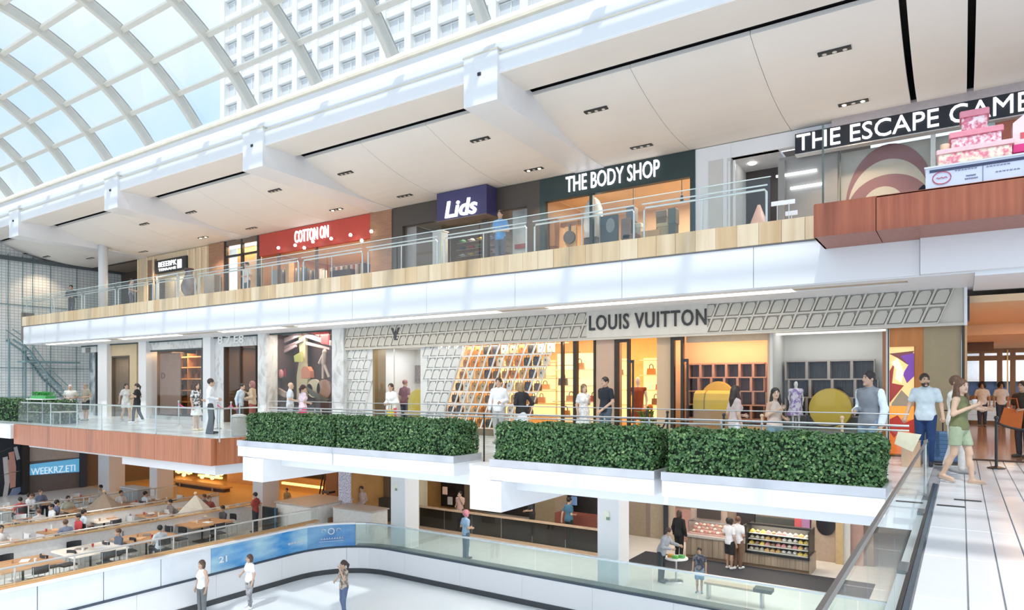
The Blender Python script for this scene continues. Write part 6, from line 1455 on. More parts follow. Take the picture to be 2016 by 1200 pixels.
# ---- amber restaurants behind the food court
am = thing('amber_restaurant', 'amber lit restaurant interior behind the food court columns', 'shop interior', (-32, 26, ZL))
AMB = mat('amber_wall', (.62, .34, .12), .6, vary=.15, scale=1.5)
BX('back_wall', plain((.10, .07, .05)), am, -42.9, -21, 28, 28.1, ZL, -.42); BX('amber_floor', mat('amber_floor', (.60, .38, .16), .35), am, -42.9, -20.5, 19.6, 28, ZL, ZL + .01)
BX('partition', AMB, am, -21.6, -21.5, 20, 28, ZL, -.42); BX('side_wall', plain((.22, .12, .07)), am, FX(642, 24), FX(664, 24), 24, 24.2, ZL, -.42)
for px0, px1, py0_, py1_, Y, c in ((300, 336, 905, 965, 24, (.10, .08, .07)), (447, 500, 925, 1000, 25, (.58, .36, .16)), (338, 440, 948, 1000, 25, (.12, .09, .07)), (168, 193, 915, 970, 24, (.35, .24, .14)), (216, 250, 900, 968, 24, (.22, .14, .08)), (250, 295, 925, 975, 25, (.30, .18, .08)), (545, 640, 935, 975, 26, (.62, .36, .12))):
    BX('wall_block', plain(c), am, FX(px0, Y), FX(px1, Y), Y, Y + .3, FZ(px0, py1_, Y) - 1, min(-.5, FZ(px0, py0_, Y)))
for px0, px1, py in ((340, 380, 926), (395, 440, 935), (250, 290, 912), (455, 500, 922), (560, 640, 950)): BX('light_bar', lamp_mat('amber_bar', (1.0, .55, .16), 2.2), am, FX(px0, 25), FX(px1, 25), 24.8, 24.95, FZ(px0, py, 24.9) - .06, FZ(px0, py, 24.9) + .06)
for x, y in ((-40, 23), (-34, 23), (-28, 23), (-24, 24)): area('amber_lamp', (x, y, -.5), 3, 2, 70, (1, .55, .20), am)
for i, (px, py) in enumerate([(352, 928), (362, 934), (372, 930), (398, 938), (408, 934), (418, 940), (428, 936), (436, 932)]):
    x, z = W(px, py, 24.6); t = thing('globe_lamp', '%s amber globe lamp from the end wall above the restaurant bar' % ORDW[i], 'lamp', (x, 24.6, z), group='amber globe lamps'); MB().ball((x, 24.6, z), .13, 10, 7).build('globe', lamp_mat('amber_globe', (1, .6, .22), 2.5), t, smooth=True); MB().tube([(x, 24.6, z + .1), (x, 24.6, -.42)], .012, 5).build('cord', BLACK, t)
t = thing('bar_shelf', 'amber timber bar shelf with dark front', 'bar', (FX(395, 22.5), 22.5, ZL)); BX('top', plain((.58, .34, .14)), t, FX(340, 22.5), FX(442, 22.5), 22.4, 23, FZ(390, 955, 22.5), FZ(390, 955, 22.5) + .08); BX('front', plain((.10, .07, .06)), t, FX(345, 22.5), FX(440, 22.5), 22.5, 22.9, ZL, FZ(390, 955, 22.5))
for px in (354, 418): x = FX(px, 22.4); BX('leg', plain((.6, .5, .4)), t, x - .03, x + .03, 22.38, 22.44, ZL, FZ(390, 955, 22.5))
t = thing('bar_stool', 'tall black bent frame stool before the amber wall', 'stool', (FX(628, 21), 21, ZL)); x = FX(622, 21); MB().tube([(x, 21, ZL), (x + .25, 21, ZL + 1.0), (x + .6, 21, ZL + 2.4), (x + .7, 21, ZL + 2.2)], .035, 6).tube([(x + .3, 21, ZL), (x + .45, 21, ZL + .9), (x + .6, 21, ZL + 1.7)], .035, 6).tube([(x + .8, 21, ZL), (x + .8, 21, ZL + 1.1)], .03, 6).build('frame', BLACK, t); MB().cbox(x + .6, x + 1.1, 20.8, 21.2, ZL + 1.1, ZL + 1.2, .02).build('seat', plain((.12, .09, .08)), t)
# ---- sign wall at the hall end
sw = thing('sign_wall', 'dark grey wall with glowing blue sign at the end of the food court', 'wall', (-43, 18, ZL)); XS = -43.0
def sy(px): return YX(px, XS)
def sz(px, py): return ZX(px, py, XS)
BX('wall_panel', plain((.17, .15, .15)), sw, XS - .2, XS, sy(54), sy(156), ZL, -.42); BX('upper_panel', plain((.50, .46, .43)), sw, XS - .2, XS + .02, sy(54), sy(156), sz(100, 907) + .08, -.42)
q = MB(); y0_, y1_ = sy(56), sy(155)
q.poly([(y0_, sz(56, 935)), (y1_, sz(155, 928)), (y1_, sz(155, 902)), (y0_, sz(56, 914))], 'x', XS, XS + .06).build('blue_sign', mat('blue_sign_face', (.10, .33, .55), .4, emit=.5, ecol=(.12, .42, .70)), sw)
letters('lettering', 'WEEKRZ.ETI', lamp_mat('soft_lit', (.75, .88, .95), .45), sw, sy(60), sy(147), sz(100, 931), sz(100, 918), XS + .06, .03, '+x', .0)
BX('wall_panel', plain((.20, .15, .11)), sw, XS - .3, XS - .1, 17, 29, ZL, -.42); BX('black_pier', BLACK, sw, XS - .1, XS + .3, sy(40), sy(54), ZL, -.3); BX('dark_end', plain((.05, .07, .10)), sw, XS - .3, XS + .1, sy(156), sy(170), ZL, -.42)
x0p = XS - .1; pn = thing('tall_poster', 'tall dark poster with pale pink abstract strokes at the photo edge', 'poster', (XS, 14.5, ZL)); BX('sheet', plain((.02, .03, .04)), pn, XS - .1, XS, sy(-25), sy(40), ZL, -.45)
for i, (c, w_, pts) in enumerate([((.62, .62, .64), .14, [(-2, 1012), (8, 990), (14, 950), (10, 900)]), ((.66, .36, .30), .16, [(25, 960), (26, 920), (22, 890)]), ((.62, .40, .36), .12, [(5, 935), (20, 930), (36, 928)]), ((.55, .55, .58), .1, [(30, 880), (36, 905)]), ((.60, .34, .28), .1, [(18, 905), (20, 925), (22, 950)]), ((.24, .32, .50), .3, [(14, 985), (30, 970), (34, 960)]), ((.60, .60, .60), .08, [(0, 890), (20, 882)])]):
    q0 = [(sy(px), sz(px, py)) for px, py in pts]; MB().poly([(a - w_ * .8, b) for a, b in q0] + [(a + w_ * .8, b + .05) for a, b in q0[::-1]], 'x', XS, XS + .012 + .004 * i).build('stroke', plain(c), pn)
# ---- bakery
bk_ = thing('bakery_counter', 'timber fronted bakery counter with glass display case', 'counter', (-6, 23.1, ZL)); yb_ = 23.05
BWD = [grain('bakery_board%d' % k, (.30 + .05 * k, .22 + .04 * k, .15 + .03 * k), (.42 + .05 * k, .33 + .04 * k, .24 + .03 * k), (3, 1, .12), 5, .5) for k in range(3)]
xA, xM, xB = FX(1350, yb_), FX(1468, yb_), FX(1594, yb_)
zc1, zc2 = FZ(1400, 1056, yb_), FZ(1530, 1093, yb_)
x = xA; k = 0
while x < xB - .02:
    e = min(x + .19, xB); BX('front_board', BWD[(k * 2 + k // 3) % 3], bk_, x + .003, e - .003, yb_, yb_ + .06, ZL + .1, zc1 - .08 if x < xM else zc2); x = e; k += 1
BX('kick_board', plain((.20, .13, .08)), bk_, xA, xB, yb_ + .03, yb_ + .1, ZL, ZL + .1); BX('core', plain((.16, .12, .1)), bk_, xA, xB, yb_ + .1, yb_ + .9, ZL, zc2 - .05)
BX('stone_top', plain((.62, .58, .54), .3), bk_, xA - .03, xM, yb_ - .05, yb_ + .95, zc1 - .08, zc1); BX('end_board', BWD[1], bk_, xB - .02, xB + .04, yb_, yb_ + .9, ZL, zc2 + .1)
zt = FZ(1530, 1040, yb_)
MB().box(xM, xB, yb_ - .06, yb_ + .0, zc2 - .02, zc2 + .04).box(xM, xB, yb_ + .2, yb_ + .26, zt, zt + .05).box(xM, xM + .04, yb_ - .04, yb_ + .9, zc2, zt).box(xB - .04, xB, yb_ - .04, yb_ + .9, zc2, zt).build('case_frame', BLACK, bk_)
MB().add([(xM, yb_ - .05, zc2 + .04), (xB, yb_ - .05, zc2 + .04), (xB, yb_ + .2, zt), (xM, yb_ + .2, zt)], [(0, 1, 2, 3)]).build('case_glass', SHOPGLASS, bk_)
for r in range(4):
    z = zc2 + .05 + (zt - zc2 - .15) * r / 4; BX('case_shelf', plain((.66, .66, .62), .3), bk_, xM + .05, xB - .05, yb_ + .0 + .06 * r, yb_ + .6, z, z + .02)
BX('case_back', plain((.10, .10, .10)), bk_, xM, xB, yb_ + .62, yb_ + .66, zc2, zt)
area('case_lamp', ((xM + xB) / 2, yb_ + .35, zt - .03), 1.6, .3, 9, (1, .9, .72), bk_)
PC = [((.66, .60, .48)), ((.60, .38, .15)), ((.80, .78, .72)), ((.72, .55, .12)), ((.36, .22, .12)), ((.62, .30, .30))]
cake = MB(); cake.cbox(-.07, .07, -.08, .08, 0, .06, .01); cake.ball((0, 0, .07), (.05, .06, .035), 8, 5)
bun = MB(); bun.ball((0, 0, .035), (.075, .075, .045), 9, 6); bun.ball((0, 0, .07), (.04, .04, .025), 8, 5)
CK = [(cake if k % 2 else bun).mesh('pastry', plain(PC[k], .6)) for k in range(6)]
for r in range(4):
    z = zc2 + .07 + (zt - zc2 - .15) * r / 4
    for c in range(11): put('pastry', CK[(r * 3 + c // 3 + (c * r) % 2) % 6], (xM + .14 + (xB - xM - .28) * c / 10, yb_ + .2 + .05 * r, z), '%s pastry from the counter join on the %s shelf of the bakery case' % (ORDW[c], ('lowest', 'second', 'third', 'top')[r]), 'pastry', 'pastries on the %s bakery shelf' % ('lowest', 'second', 'third', 'top')[r])
t = thing('candy_case', 'glass topped case of pink sweets on the bakery counter', 'display case', ((xA + xM) / 2, yb_ + .3, zc1)); zt2 = FZ(1400, 1030, yb_)
BX('base_tray', plain((.62, .40, .38)), t, xA + .05, xM - .15, yb_ + .1, yb_ + .7, zc1, zc1 + .05); MB().box(xA + .05, xA + .08, yb_ + .1, yb_ + .7, zc1, zt2).box(xM - .18, xM - .15, yb_ + .1, yb_ + .7, zc1, zt2).box(xA + .05, xM - .15, yb_ + .1, yb_ + .14, zt2, zt2 + .03).build('case_frame', STEEL, t); BX('case_glass', SHOPGLASS, t, xA + .08, xM - .18, yb_ + .1, yb_ + .11, zc1 + .05, zt2)
for r in range(3):
    for c in range(12): put('sweet_box', CK[(0, 5, 2, 5)[(c + r) % 4]], (xA + .2 + (xM - xA - .5) * c / 11, yb_ + .25 + .15 * r, zc1 + .055 + .09 * r * (r > 0)), '%s sweet along the %s row of the candy case' % (ORDW[c], ('front', 'middle', 'back')[r]), 'sweet', 'sweets on the bakery counter', sc=.9)
bw_ = thing('bakery_back_wall', 'bakery back wall with dark menu boards, pink panels and timber door', 'wall', (-6, 25.2, ZL)); yw = 25.2
BX('wall', plain((.26, .20, .16)), bw_, FX(1240, yw), FX(1720, yw), yw, yw + .1, ZL, -.42)
for nm, px0, px1, py0_, py1_, c, dy in (('brown_board', 1237, 1272, 985, 1085, (.33, .26, .19), .0), ('brick_panel', 1280, 1306, 985, 1060, (.40, .33, .24), .0), ('black_post', 1306, 1314, 985, 1080, (.03, .035, .05), .2), ('cream_post', 1314, 1328, 985, 1085, (.48, .40, .31), .1), ('pink_panel', 1328, 1362, 1000, 1060, (.45, .25, .22), .0), ('menu_board', 1372, 1418, 1000, 1018, (.06, .05, .05), .1), ('pale_panel', 1360, 1432, 1000, 1050, (.45, .36, .32), .02), ('dark_panel', 1450, 1486, 1005, 1045, (.03, .03, .035), .1), ('menu_screen', 1487, 1590, 1015, 1040, (.07, .08, .08), .15), ('red_poster', 1564, 1578, 1020, 1042, (.60, .12, .14), .2), ('violet_poster', 1578, 1594, 1020, 1042, (.42, .22, .42), .2), ('timber_door', 1597, 1668, 1015, 1110, (.46, .36, .28), .1), ('door_jamb', 1645, 1660, 1020, 1120, (.55, .40, .22), .25), ('white_jamb', 1660, 1674, 1020, 1120, (.62, .60, .56), .2), ('poster_strip', 1674, 1700, 1025, 1075, (.45, .28, .24), .1)):
    y = yw - .02 - dy; BX(nm, plain(c), bw_, FX(px0, y), FX(px1, y), y, y + .04 + dy, max(ZL, FZ(px0, py1_, y) if nm in ('menu_board', 'menu_screen', 'red_poster', 'violet_poster', 'dark_panel') else ZL), min(-.5, FZ(px0, py0_, y)))
x, z = W(1626, 1030, yw - .14); MB().poly([(x - .3, z + .35)] + [(x - .3 + .3 + .3 * math.cos(PI + PI * k / 10), z - .05 + .35 * math.sin(PI + PI * k / 10)) for k in range(11)] + [(x + .3, z + .35)], 'y', yw - .17, yw - .14).build('door_window', plain((.03, .03, .035), .2), bw_); x, z = W(1604, 1056, yw - .14); MB().ball((x, yw - .2, z), .05, 8, 6).build('door_knob', STEEL, bw_)
area('bakery_lamp', (-6.2, 23.8, -.6), 4, 1.5, 150, WARMW, bw_)
SL_ = lamp_mat('soffit_fill_face', (1, .96, .9), 6)  # round lamps added under the slab to brighten the concourse floor
for i, (x, y) in enumerate(((-13.2, 18.0), (-10.6, 18.0), (-5.6, 18.6), (-2.6, 18.6), (-16.0, 20.4), (-12.5, 20.6), (-6.0, 20.8), (-2.6, 20.8), (-24.0, 15.0), (-27.0, 13.0))):
    t = thing('soffit_fill', '%s added fill lamp in the soffit over the lower concourse, counted from the rink corner' % ORDW[i], 'lamp', (x, y, -.47)); MB().lathe([(.16, 0), (.18, .02), (.18, .04)], (0, 0, 0), 16).build('face', SL_, t, local=True); MB().lathe([(.19, .01), (.21, .03), (.21, .05)], (0, 0, 0), 16).build('ring', STEEL, t, local=True)
    area('soffit_fill_beam', (x, y, -.50), .5, .5, 42, (1, .95, .88), t)
MB().box(FX(1237, 21.5), FX(1700, 20), 21.2, yb_ - .02, ZL, ZL + .008).build('dark_mat', plain((.035, .038, .05), .7)).name = 'floor_mat'
tag(bpy.data.objects['floor_mat'], 'long charcoal floor mat in front of the bakery counter', 'mat')
t = thing('timber_bench', 'long pale timber bench top behind the rink glass near the bakery', 'bench', (FX(1450, 19), 19, ZL)); xa, za = FX(1388, 18.9), FZ(1400, 1128, 18.9); BX('top', plain((.60, .46, .34)), t, xa, FX(1484, 18.9), 18.8, 19.15, ZL + .42, ZL + .48); BX('pad', plain((.10, .10, .09)), t, FX(1484, 18.9), FX(1520, 18.9), 18.8, 19.15, ZL + .42, ZL + .52)
for px in (1395, 1500): x = FX(px, 18.95); BX('leg', STEEL, t, x - .03, x + .03, 18.85, 19.1, ZL, ZL + .42)
t = thing('cafe_table', 'small cafe table with green and orange packets behind the rink glass', 'table', (FX(1330, 20), 20, ZL)); x = FX(1331, 20.0); MB().lathe([(.36, 0), (.36, .03)], (x, 20, ZL + .70), 18).build('top', WHITE2, t); MB().tube([(x, 20, ZL), (x, 20, ZL + .7)], .03, 8).build('stem', STEEL, t); MB().lathe([(.22, 0), (.2, .03)], (x, 20, ZL), 14).build('base', STEEL, t)
for i, (dx, dy, c, lb) in enumerate(((-.15, -.05, (.62, .32, .06), 'orange snack packet'), (.02, -.12, (.10, .38, .08), 'green salad bowl'), (.16, .05, (.12, .40, .12), 'green leafy packet'), (.05, .12, (.70, .75, .82), 'white paper sheet'))):
    o = MB().cbox(x + dx - .09, x + dx + .09, 20 + dy - .07, 20 + dy + .07, ZL + .731, ZL + .731 + (.09 if i < 3 else .01), .02).build('food_packet', plain(c, .5)); tag(o, lb + ' on the small cafe table', 'food', 'food on the cafe table')

# ---- food court: tables, chairs, rails and low walls
CHB = mat('black_wicker', (.04, .04, .045), .5); CHW = mat('white_chair', (.75, .75, .74), .45)
def chair_proto(m, nm):
    t = thing('cafe_chair', nm, 'chair', (0, 0, -60))
    b = MB().cbox(-.22, .22, -.22, .22, .42, .46, .02); b.build('seat', m, t, local=True)
    b = MB(); pr = [(.22 * math.sin(a), .20 - .06 * (1 - math.cos(a)) * 2) for a in np.linspace(-1.3, 1.3, 9)]
    vs = [(x, y, z) for z in (.62, .84) for x, y in pr] + [(x, y + .025, z) for z in (.62, .84) for x, y in pr]; fs = []
    for i in range(8): fs += [(i, i + 1, 10 + i, 9 + i), (18 + i, 27 + i, 28 + i, 19 + i), (9 + i, 10 + i, 28 + i, 27 + i), (i, 18 + i, 19 + i, i + 1)]
    b.add(vs, fs).build('backrest', m, t, local=True)
    for x, y in ((-.2, -.2), (.2, -.2), (-.2, .2), (.2, .2)): MB().tube([(x * 1.08, y * 1.05, 0), (x, y, .43), (x, y if y < 0 else y - .02, .43 if y < 0 else .82)], .014, 5).build('leg', STEEL, t, local=True)
    return t
protoB = chair_proto(CHB, 'chair'); protoW = chair_proto(CHW, 'chair'); used = set()
TB = [(45, 1108), (178, 1080), (288, 1056), (398, 1027), (20, 1068), (110, 1045), (205, 1022), (300, 1012), (60, 1022), (150, 1002), (255, 990), (370, 1000), (25, 998), (95, 988), (165, 979), (318, 984), (432, 1002), (0, 1036)]
ORD = ['first in the rink side row', 'second in the rink side row', 'third in the rink side row', 'fourth in the rink side row', 'first in the middle row', 'second in the middle row', 'third in the middle row', 'fourth in the middle row', 'first in the back row', 'second in the back row', 'third in the back row', 'fourth in the back row', 'first in the wall side row', 'second in the wall side row', 'third in the wall side row', 'fourth in the wall side row', 'fifth in the wall side row', 'beside the tall poster wall']
tcen = []
for i, (px, py) in enumerate(TB):
    x, y = FL(px, py, ZL + .74); tcen.append((x, y))
    t = thing('dining_table', 'timber topped food court table ' + ORD[i], 'table', (x, y, ZL), group='food court tables')
    w = .62 if i < 4 else .5
    MB().cbox(-w * (1.25 if i < 4 else 1), w * (1.25 if i < 4 else 1), -w * (1.35 if i < 4 else .9), w * (1.35 if i < 4 else .9), .70, .745, .03).build('table_top', TABLEWOOD if i % 5 != 1 else plain((.80, .70, .58), .4), t, local=True)
    MB().tube([(0, 0, 0), (0, 0, .7)], .035, 8).build('stem', BLACK, t, local=True); MB().cbox(-.25, .25, -.25, .25, 0, .03, .01).build('base', BLACK, t, local=True)
    for k, (dx, dy, rz) in enumerate(((0, -w * (1.5 if i < 4 else 1) - .25, PI), (0, w * (1.5 if i < 4 else 1) + .25, 0), (-w * (1.25 if i < 4 else 1) - .25, 0, PI / 2), (w * (1.25 if i < 4 else 1) + .25, 0, -PI / 2))):
        pr = protoB if i < 4 else (protoW if (i + k) % 3 else protoB); key = pr.name
        if key not in used: c = pr; used.add(key)
        else: c = copy_tree(pr)
        c.location = (x + dx, y + dy, ZL); c.rotation_euler = (0, 0, rz + .15 * math.sin(i * 3 + k))
        c['label'] = ('black wicker' if pr is protoB else 'white') + ' cafe chair, %s side of the table %s' % (('near', 'far', 'outer', 'rink')[k], ORD[i]); c['group'] = 'food court chairs'
FR = mat('court_rail', (.70, .70, .68), .3, .6)
for r, (X, y0, y1, lb) in enumerate(((-19.75, 4.5, 16.8, 'first food court rail with amber panels along the rink'), (-24.75, 4.5, 18.0, 'second food court rail with timber edge'), (-28.1, 7, 18.2, 'third food court rail behind the white chairs'), (-31.8, 9, 18.4, 'long pale rail at the back of the food court'))):
    t = thing('court_rail', lb, 'railing', (X, (y0 + y1) / 2, ZL)); zt = -2.95 if r == 0 else -3.3
    MB().tube([(X, y0, zt), (X, y1, zt)], .03, 8).build('rail', FR, t)
    n = 9
    for k in range(n + 1): y = y0 + (y1 - y0) * k / n; MB().tube([(X, y, ZL), (X, y, zt)], .025, 6).build('post', FR, t)
    if r == 0: BX('low_shelf', plain((.58, .36, .18)), t, X - .1, X + .12, y0, y1, -3.42, -3.36)
    for k in range(n):
        a, b = y0 + (y1 - y0) * k / n, y0 + (y1 - y0) * (k + 1) / n
        BX('infill', GLASS, t, X - .006, X + .006, a + .03, b - .03, ZL + .1, zt - .06)
    if r in (1, 2): BX('low_wall', plain((.80, .79, .77), .5), t, X - .08, X + .08, y0, y1, ZL, ZL + .98); BX('wall_cap', plain((.60, .38, .18), .4), t, X - .12, X + .12, y0, y1, ZL + .98, ZL + 1.02)
t = thing('grey_cabinet', 'grey ribbed service cabinet standing in the food court', 'cabinet', (FX(255, 16.5), 16.5, ZL)); a, b = FX(237, 16.5), FX(271, 16.5); zt = FZ(255, 962, 16.5)
MB().cbox(a, b, 16.5, 17.1, ZL, zt, .04).build('body', plain((.36, .38, .40), .4), t); BX('door_line', plain((.65, .66, .66)), t, (a + b) / 2 - .015, (a + b) / 2 + .015, 16.48, 16.5, ZL + .1, zt - .05); BX('top', plain((.55, .58, .6)), t, a - .03, b + .03, 16.47, 17.13, zt, zt + .05)
for i, (px, py, h, c, lb) in enumerate(((205, 975, 1.1, (.35, .27, .2), 'brown folded parasol canopy with round finial'), (385, 985, 1.3, (.55, .50, .42), 'cream tent shaped parasol in the food court'))):
    x, y = FL(px, py + 25, ZL + .9); t = thing('parasol', lb, 'parasol', (x, y, ZL)); n = 6
    b = MB(); vs = [(0, 0, 1.0 + h * .5)] + [(.75 * math.cos(2 * PI * k / n), .75 * math.sin(2 * PI * k / n), .85) for k in range(n)]; b.add(vs, [(0, 1 + k, 1 + (k + 1) % n) for k in range(n)]).build('canopy', plain(c, .8), t, local=True); MB().tube([(0, 0, 0), (0, 0, 1.02 + h * .5)], .025, 6).build('pole', STEEL, t, local=True); MB().ball((0, 0, 1.05 + h * .5), .07, 8, 6).build('finial', plain((.7, .45, .25)), t, local=True); MB().lathe([(.3, 0), (.3, .06), (.05, .1)], (0, 0, 0), 14).build('base', BLACK, t, local=True)
# items on the food court tables: trays, cups and bags
cup = MB().lathe([(.03, 0), (.04, .1), (.038, .1)], n=8); tray = MB().cbox(-.17, .17, -.12, .12, 0, .02, .01)
CUPS = [cup.mesh('paper_cup', plain(c, .5)) for c in ((.85, .84, .8), (.6, .1, .08), (.5, .3, .15))]; TRAYS = [tray.mesh('food_tray', plain(c, .5)) for c in ((.70, .40, .2), (.82, .82, .8), (.25, .2, .18))]
for i, (x, y) in enumerate(tcen):
    for k in range(2):
        a = i * 1.3 + k * 2.6; put('food_tray', TRAYS[(i + k) % 3], (x + .28 * math.cos(a), y + .28 * math.sin(a), ZL + .746), ('brown', 'white', 'dark')[(i + k) % 3] + ' food tray on the table ' + ORD[i], 'tray', 'food court trays', a)
        put('paper_cup', CUPS[(i + 2 * k) % 3], (x + .3 * math.cos(a + 1.2), y + .3 * math.sin(a + 1.2), ZL + .746), ('white', 'red', 'tan')[(i + 2 * k) % 3] + ' paper cup on the table ' + ORD[i], 'cup', 'food court cups')
# ------------------------------------------------------------------ small furniture of the walkway
def stanchion(x, y, m, label, group):
    t = thing('stanchion', label, 'post', (x, y, 0), group=group); MB().lathe([(.15, 0), (.15, .02), (.03, .05)], (0, 0, 0), 14).build('base', m, t, local=True); MB().tube([(0, 0, .04), (0, 0, .95)], .025, 8).build('post', m, t, local=True); MB().ball((0, 0, .97), .04, 8, 6).build('finial', m, t, local=True)
def rope(p, q, sag, m, label):
    pts = [(p[0] + (q[0] - p[0]) * u, p[1] + (q[1] - p[1]) * u, .88 - sag * 4 * u * (1 - u)) for u in np.linspace(0, 1, 13)]
    o = MB().tube(pts, .022, 8).build('barrier_rope', m, smooth=True); tag(o, label, 'rope')
RBK = plain((.02, .02, .022), .6); RMG = plain((.55, .06, .18), .6)
yS = 14.9
bp = [(FX(px, yS), yS) for px in (1273, 1314)]; stanchion(*bp[0], BLACK, 'black stanchion in front of the boutique door, left one of two', 'door stanchions'); stanchion(*bp[1], BLACK, 'black stanchion in front of the boutique door, right one of two', 'door stanchions'); rope(*bp, .38, RBK, 'deeply sagging black rope before the boutique doors')
TMB = grain('post_timber', (.55, .38, .24), (.68, .50, .34), (1, 1, .15), 6)
b3 = [(FX(px, 14.3), 14.3) for px in (1500, 1658)]; stanchion(*b3[0], TMB, 'pale timber stanchion beside the woman in the tan top', 'timber stanchions'); stanchion(*b3[1], TMB, 'pale timber stanchion before the white shop window', 'timber stanchions')
b2 = [(FX(1425, 14.3), 14.3), b3[0]]; stanchion(*b2[0], BLACK, 'black stanchion hidden behind the long haired woman', None); rope(*b2, .10, RBK, 'black rope before the peach shop window'); b4 = (FX(1590, 14.6), 14.6); rope(b4, b3[1], .10, RBK, 'black rope before the white shop window'); stanchion(*b4, BLACK, 'slim black stanchion before the white shop window', None)
b5 = [(.55, 15.9), (1.45, 15.6)]; stanchion(*b5[0], BLACK, 'black stanchion behind the woman in green', None); stanchion(*b5[1], BLACK, 'black stanchion at the passage mouth', None); rope(*b5, .12, RBK, 'thick black rope across the passage mouth')
for a_, b_, lb in ((352, 384, 'magenta rope beside the shop with brown emblem panel'), (428, 455, 'magenta rope before the marble shop, first span'), (455, 472, 'magenta rope before the marble shop, second span')):
    p, q = (FX(a_, 14.6), 14.6), (FX(b_, 14.6), 14.6); rope(p, q, .15, RMG, lb)
for px, lb in ((352, 'end steel stanchion of the magenta ropes'), (384, 'steel stanchion beside the couple on the walkway'), (428, 'steel stanchion before the marble pillar'), (455, 'steel stanchion with ribbon before the marble shop'), (472, 'steel stanchion by the seated visitors')): stanchion(FX(px, 14.6), 14.6, STEEL, lb, None)
# suitcase
sx_, sy_ = FL(1856, 913, 0.0)
su_ = thing('suitcase', 'large blue ribbed suitcase with black telescopic handle', 'suitcase', (sx_, sy_, 0))
MB().cbox(-.30, .30, -.14, .14, .05, .66, .04).build('shell', mat('blue_fabric', (.07, .15, .28), .6, vary=.1, scale=20), su_, local=True)
for k in range(7): MB().box(-.26, .26, -.15, -.14, .10 + .08 * k, .115 + .08 * k).build('rib', mat('blue_rib', (.09, .19, .34), .6), su_, local=True)
MB().box(-.18, -.17, -.152, -.14, .06, .64).build('zip', plain((.03, .05, .1)), su_, local=True)
MB().tube([(.0, .1, .6), (.0, .1, 1.05), (.02, .1, 1.08), (.24, .1, 1.08), (.26, .1, 1.05), (.26, .1, .6)], .014, 6).build('handle', BLACK, su_, local=True)
for x in (-.24, .24): MB().lathe([(.045, -.02), (.045, .02)], (x, -.05, .05), 10).build('wheel', BLACK, su_, local=True)
MB().cbox(-.30, .30, -.15, .15, .03, .09, .02).build('bumper', plain((.02, .03, .05), .5), su_, local=True)
# tables at the hall end
for k, (px, py) in enumerate(((85, 832), (128, 836))):
    x, y = FL(px, py, 0.0); t = thing('folding_table', ['white folding table behind the glass near the low hedge', 'small grey work table beside the man in khaki'][k], 'table', (x, y, 0)); w = .75 if k == 0 else .35
    MB().cbox(-w, w, -.35, .35, .98 if k == 0 else .5, 1.02 if k == 0 else .54, .01).build('top', WHITE2 if k == 0 else plain((.5, .5, .48)), t, local=True)
    for sx in (-1, 1):
        for sy2 in (-.3, .3): MB().tube([(sx * (w - .05), sy2, 0), (sx * (w - .05), sy2, .98 if k == 0 else .5)], .02, 6).build('leg', plain((.3, .33, .33), .4), t, local=True)
    if k == 0: MB().box(-w + .05, w - .05, -.3, .3, .45, .48).build('shelf', plain((.4, .42, .42)), t, local=True)
t = thing('flower_box', 'long box of bright green plants on the white folding table', 'plant box', (FL(85, 832, 0)[0], FL(85, 832, 0)[1], 1.021)); MB().cbox(-.7, .7, -.2, .2, 0, .12, .01).build('box', plain((.05, .35, .08), .5), t, local=True)
gq = np.random.default_rng(3); lfm = MB()
for k in range(220):
    x, y, z = gq.uniform(-.7, .7), gq.uniform(-.22, .22), .12 + gq.uniform(0, .13); d = gq.normal(0, .05, 3); lfm.add([(x, y, z), (x + d[0], y + .03, z + .04), (x + d[0] * 1.6, y + d[1], z + .06), (x + .03, y - .02, z + .03)], [(0, 1, 2, 3)])
o = lfm.build('foliage', mat('bright_leaf', (.05, .38, .07), .5, vary=.4, scale=12), t, local=True); o['kind'] = 'stuff'
t = thing('waste_bin', 'grey litter bin beside the first hedge', 'bin', (FX(470, 12.9), 12.9, 0)); MB().lathe([(.2, 0), (.22, .02), (.22, .55), (.2, .6)], (0, 0, 0), 16).build('body', plain((.38, .37, .34), .5), t, local=True); MB().lathe([(.23, 0), (.23, .05), (.1, .09)], (0, 0, .6), 16).build('lid', plain((.5, .5, .48)), t, local=True)

# ------------------------------------------------------------------ people
DK, BRN, BLD, GRY_ = (.018, .014, .012), (.11, .055, .03), (.35, .23, .11), (.30, .29, .28)
def at(px, Y): return (FX(px, Y), Y, 0)
def toward(x, y): return math.atan2(x, -y) + 0   # helper: facing the camera from (x, y)
def face_cam(p): return math.atan2(-p[0], -p[1]) + PI if False else math.atan2(p[0], p[1]) * -1
# near group by the bridge
fx, fy = FL(1888, 950, 0)
w1 = person('woman in olive camisole and sage shorts with long brown hair walking past', (fx, fy, 0), 1.69, 1.20, .80, ('long', (.13, .065, .035)), ('tank', (.16, .17, .075)), ('shorts', (.36, .42, .28)), (.55, .42, .32), (('chest', 'down')[0], 'chest'), .16, .03, -.45, True, vox=.016, feet='sandals', wide=1.06)
x, y, _ = w1.location
dk_ = thing('drink_cup', 'small pale cup held by the woman in olive', 'cup', (x + .21, y - .03, 1.24)); MB().lathe([(.028, 0), (.036, .11)], (0, 0, 0), 12).build('cup', plain((.82, .80, .78)), dk_, local=True); MB().lathe([(.038, 0), (.034, .015)], (0, 0, .11), 12).build('lid', WHITE2, dk_, local=True)
person('woman with brown updo half hidden behind the woman in olive', (fx - .06, fy + 1.3, 0), 1.76, 1.25, .72, ('short', (.12, .06, .035)), ('tee', (.75, .73, .7)), ('pants', (.62, .6, .58)), (.3, .3, .3), ('reach', 'reach'), .08, .0, .0, True, vox=.02)
mx, my = FL(1822, 916, 0)
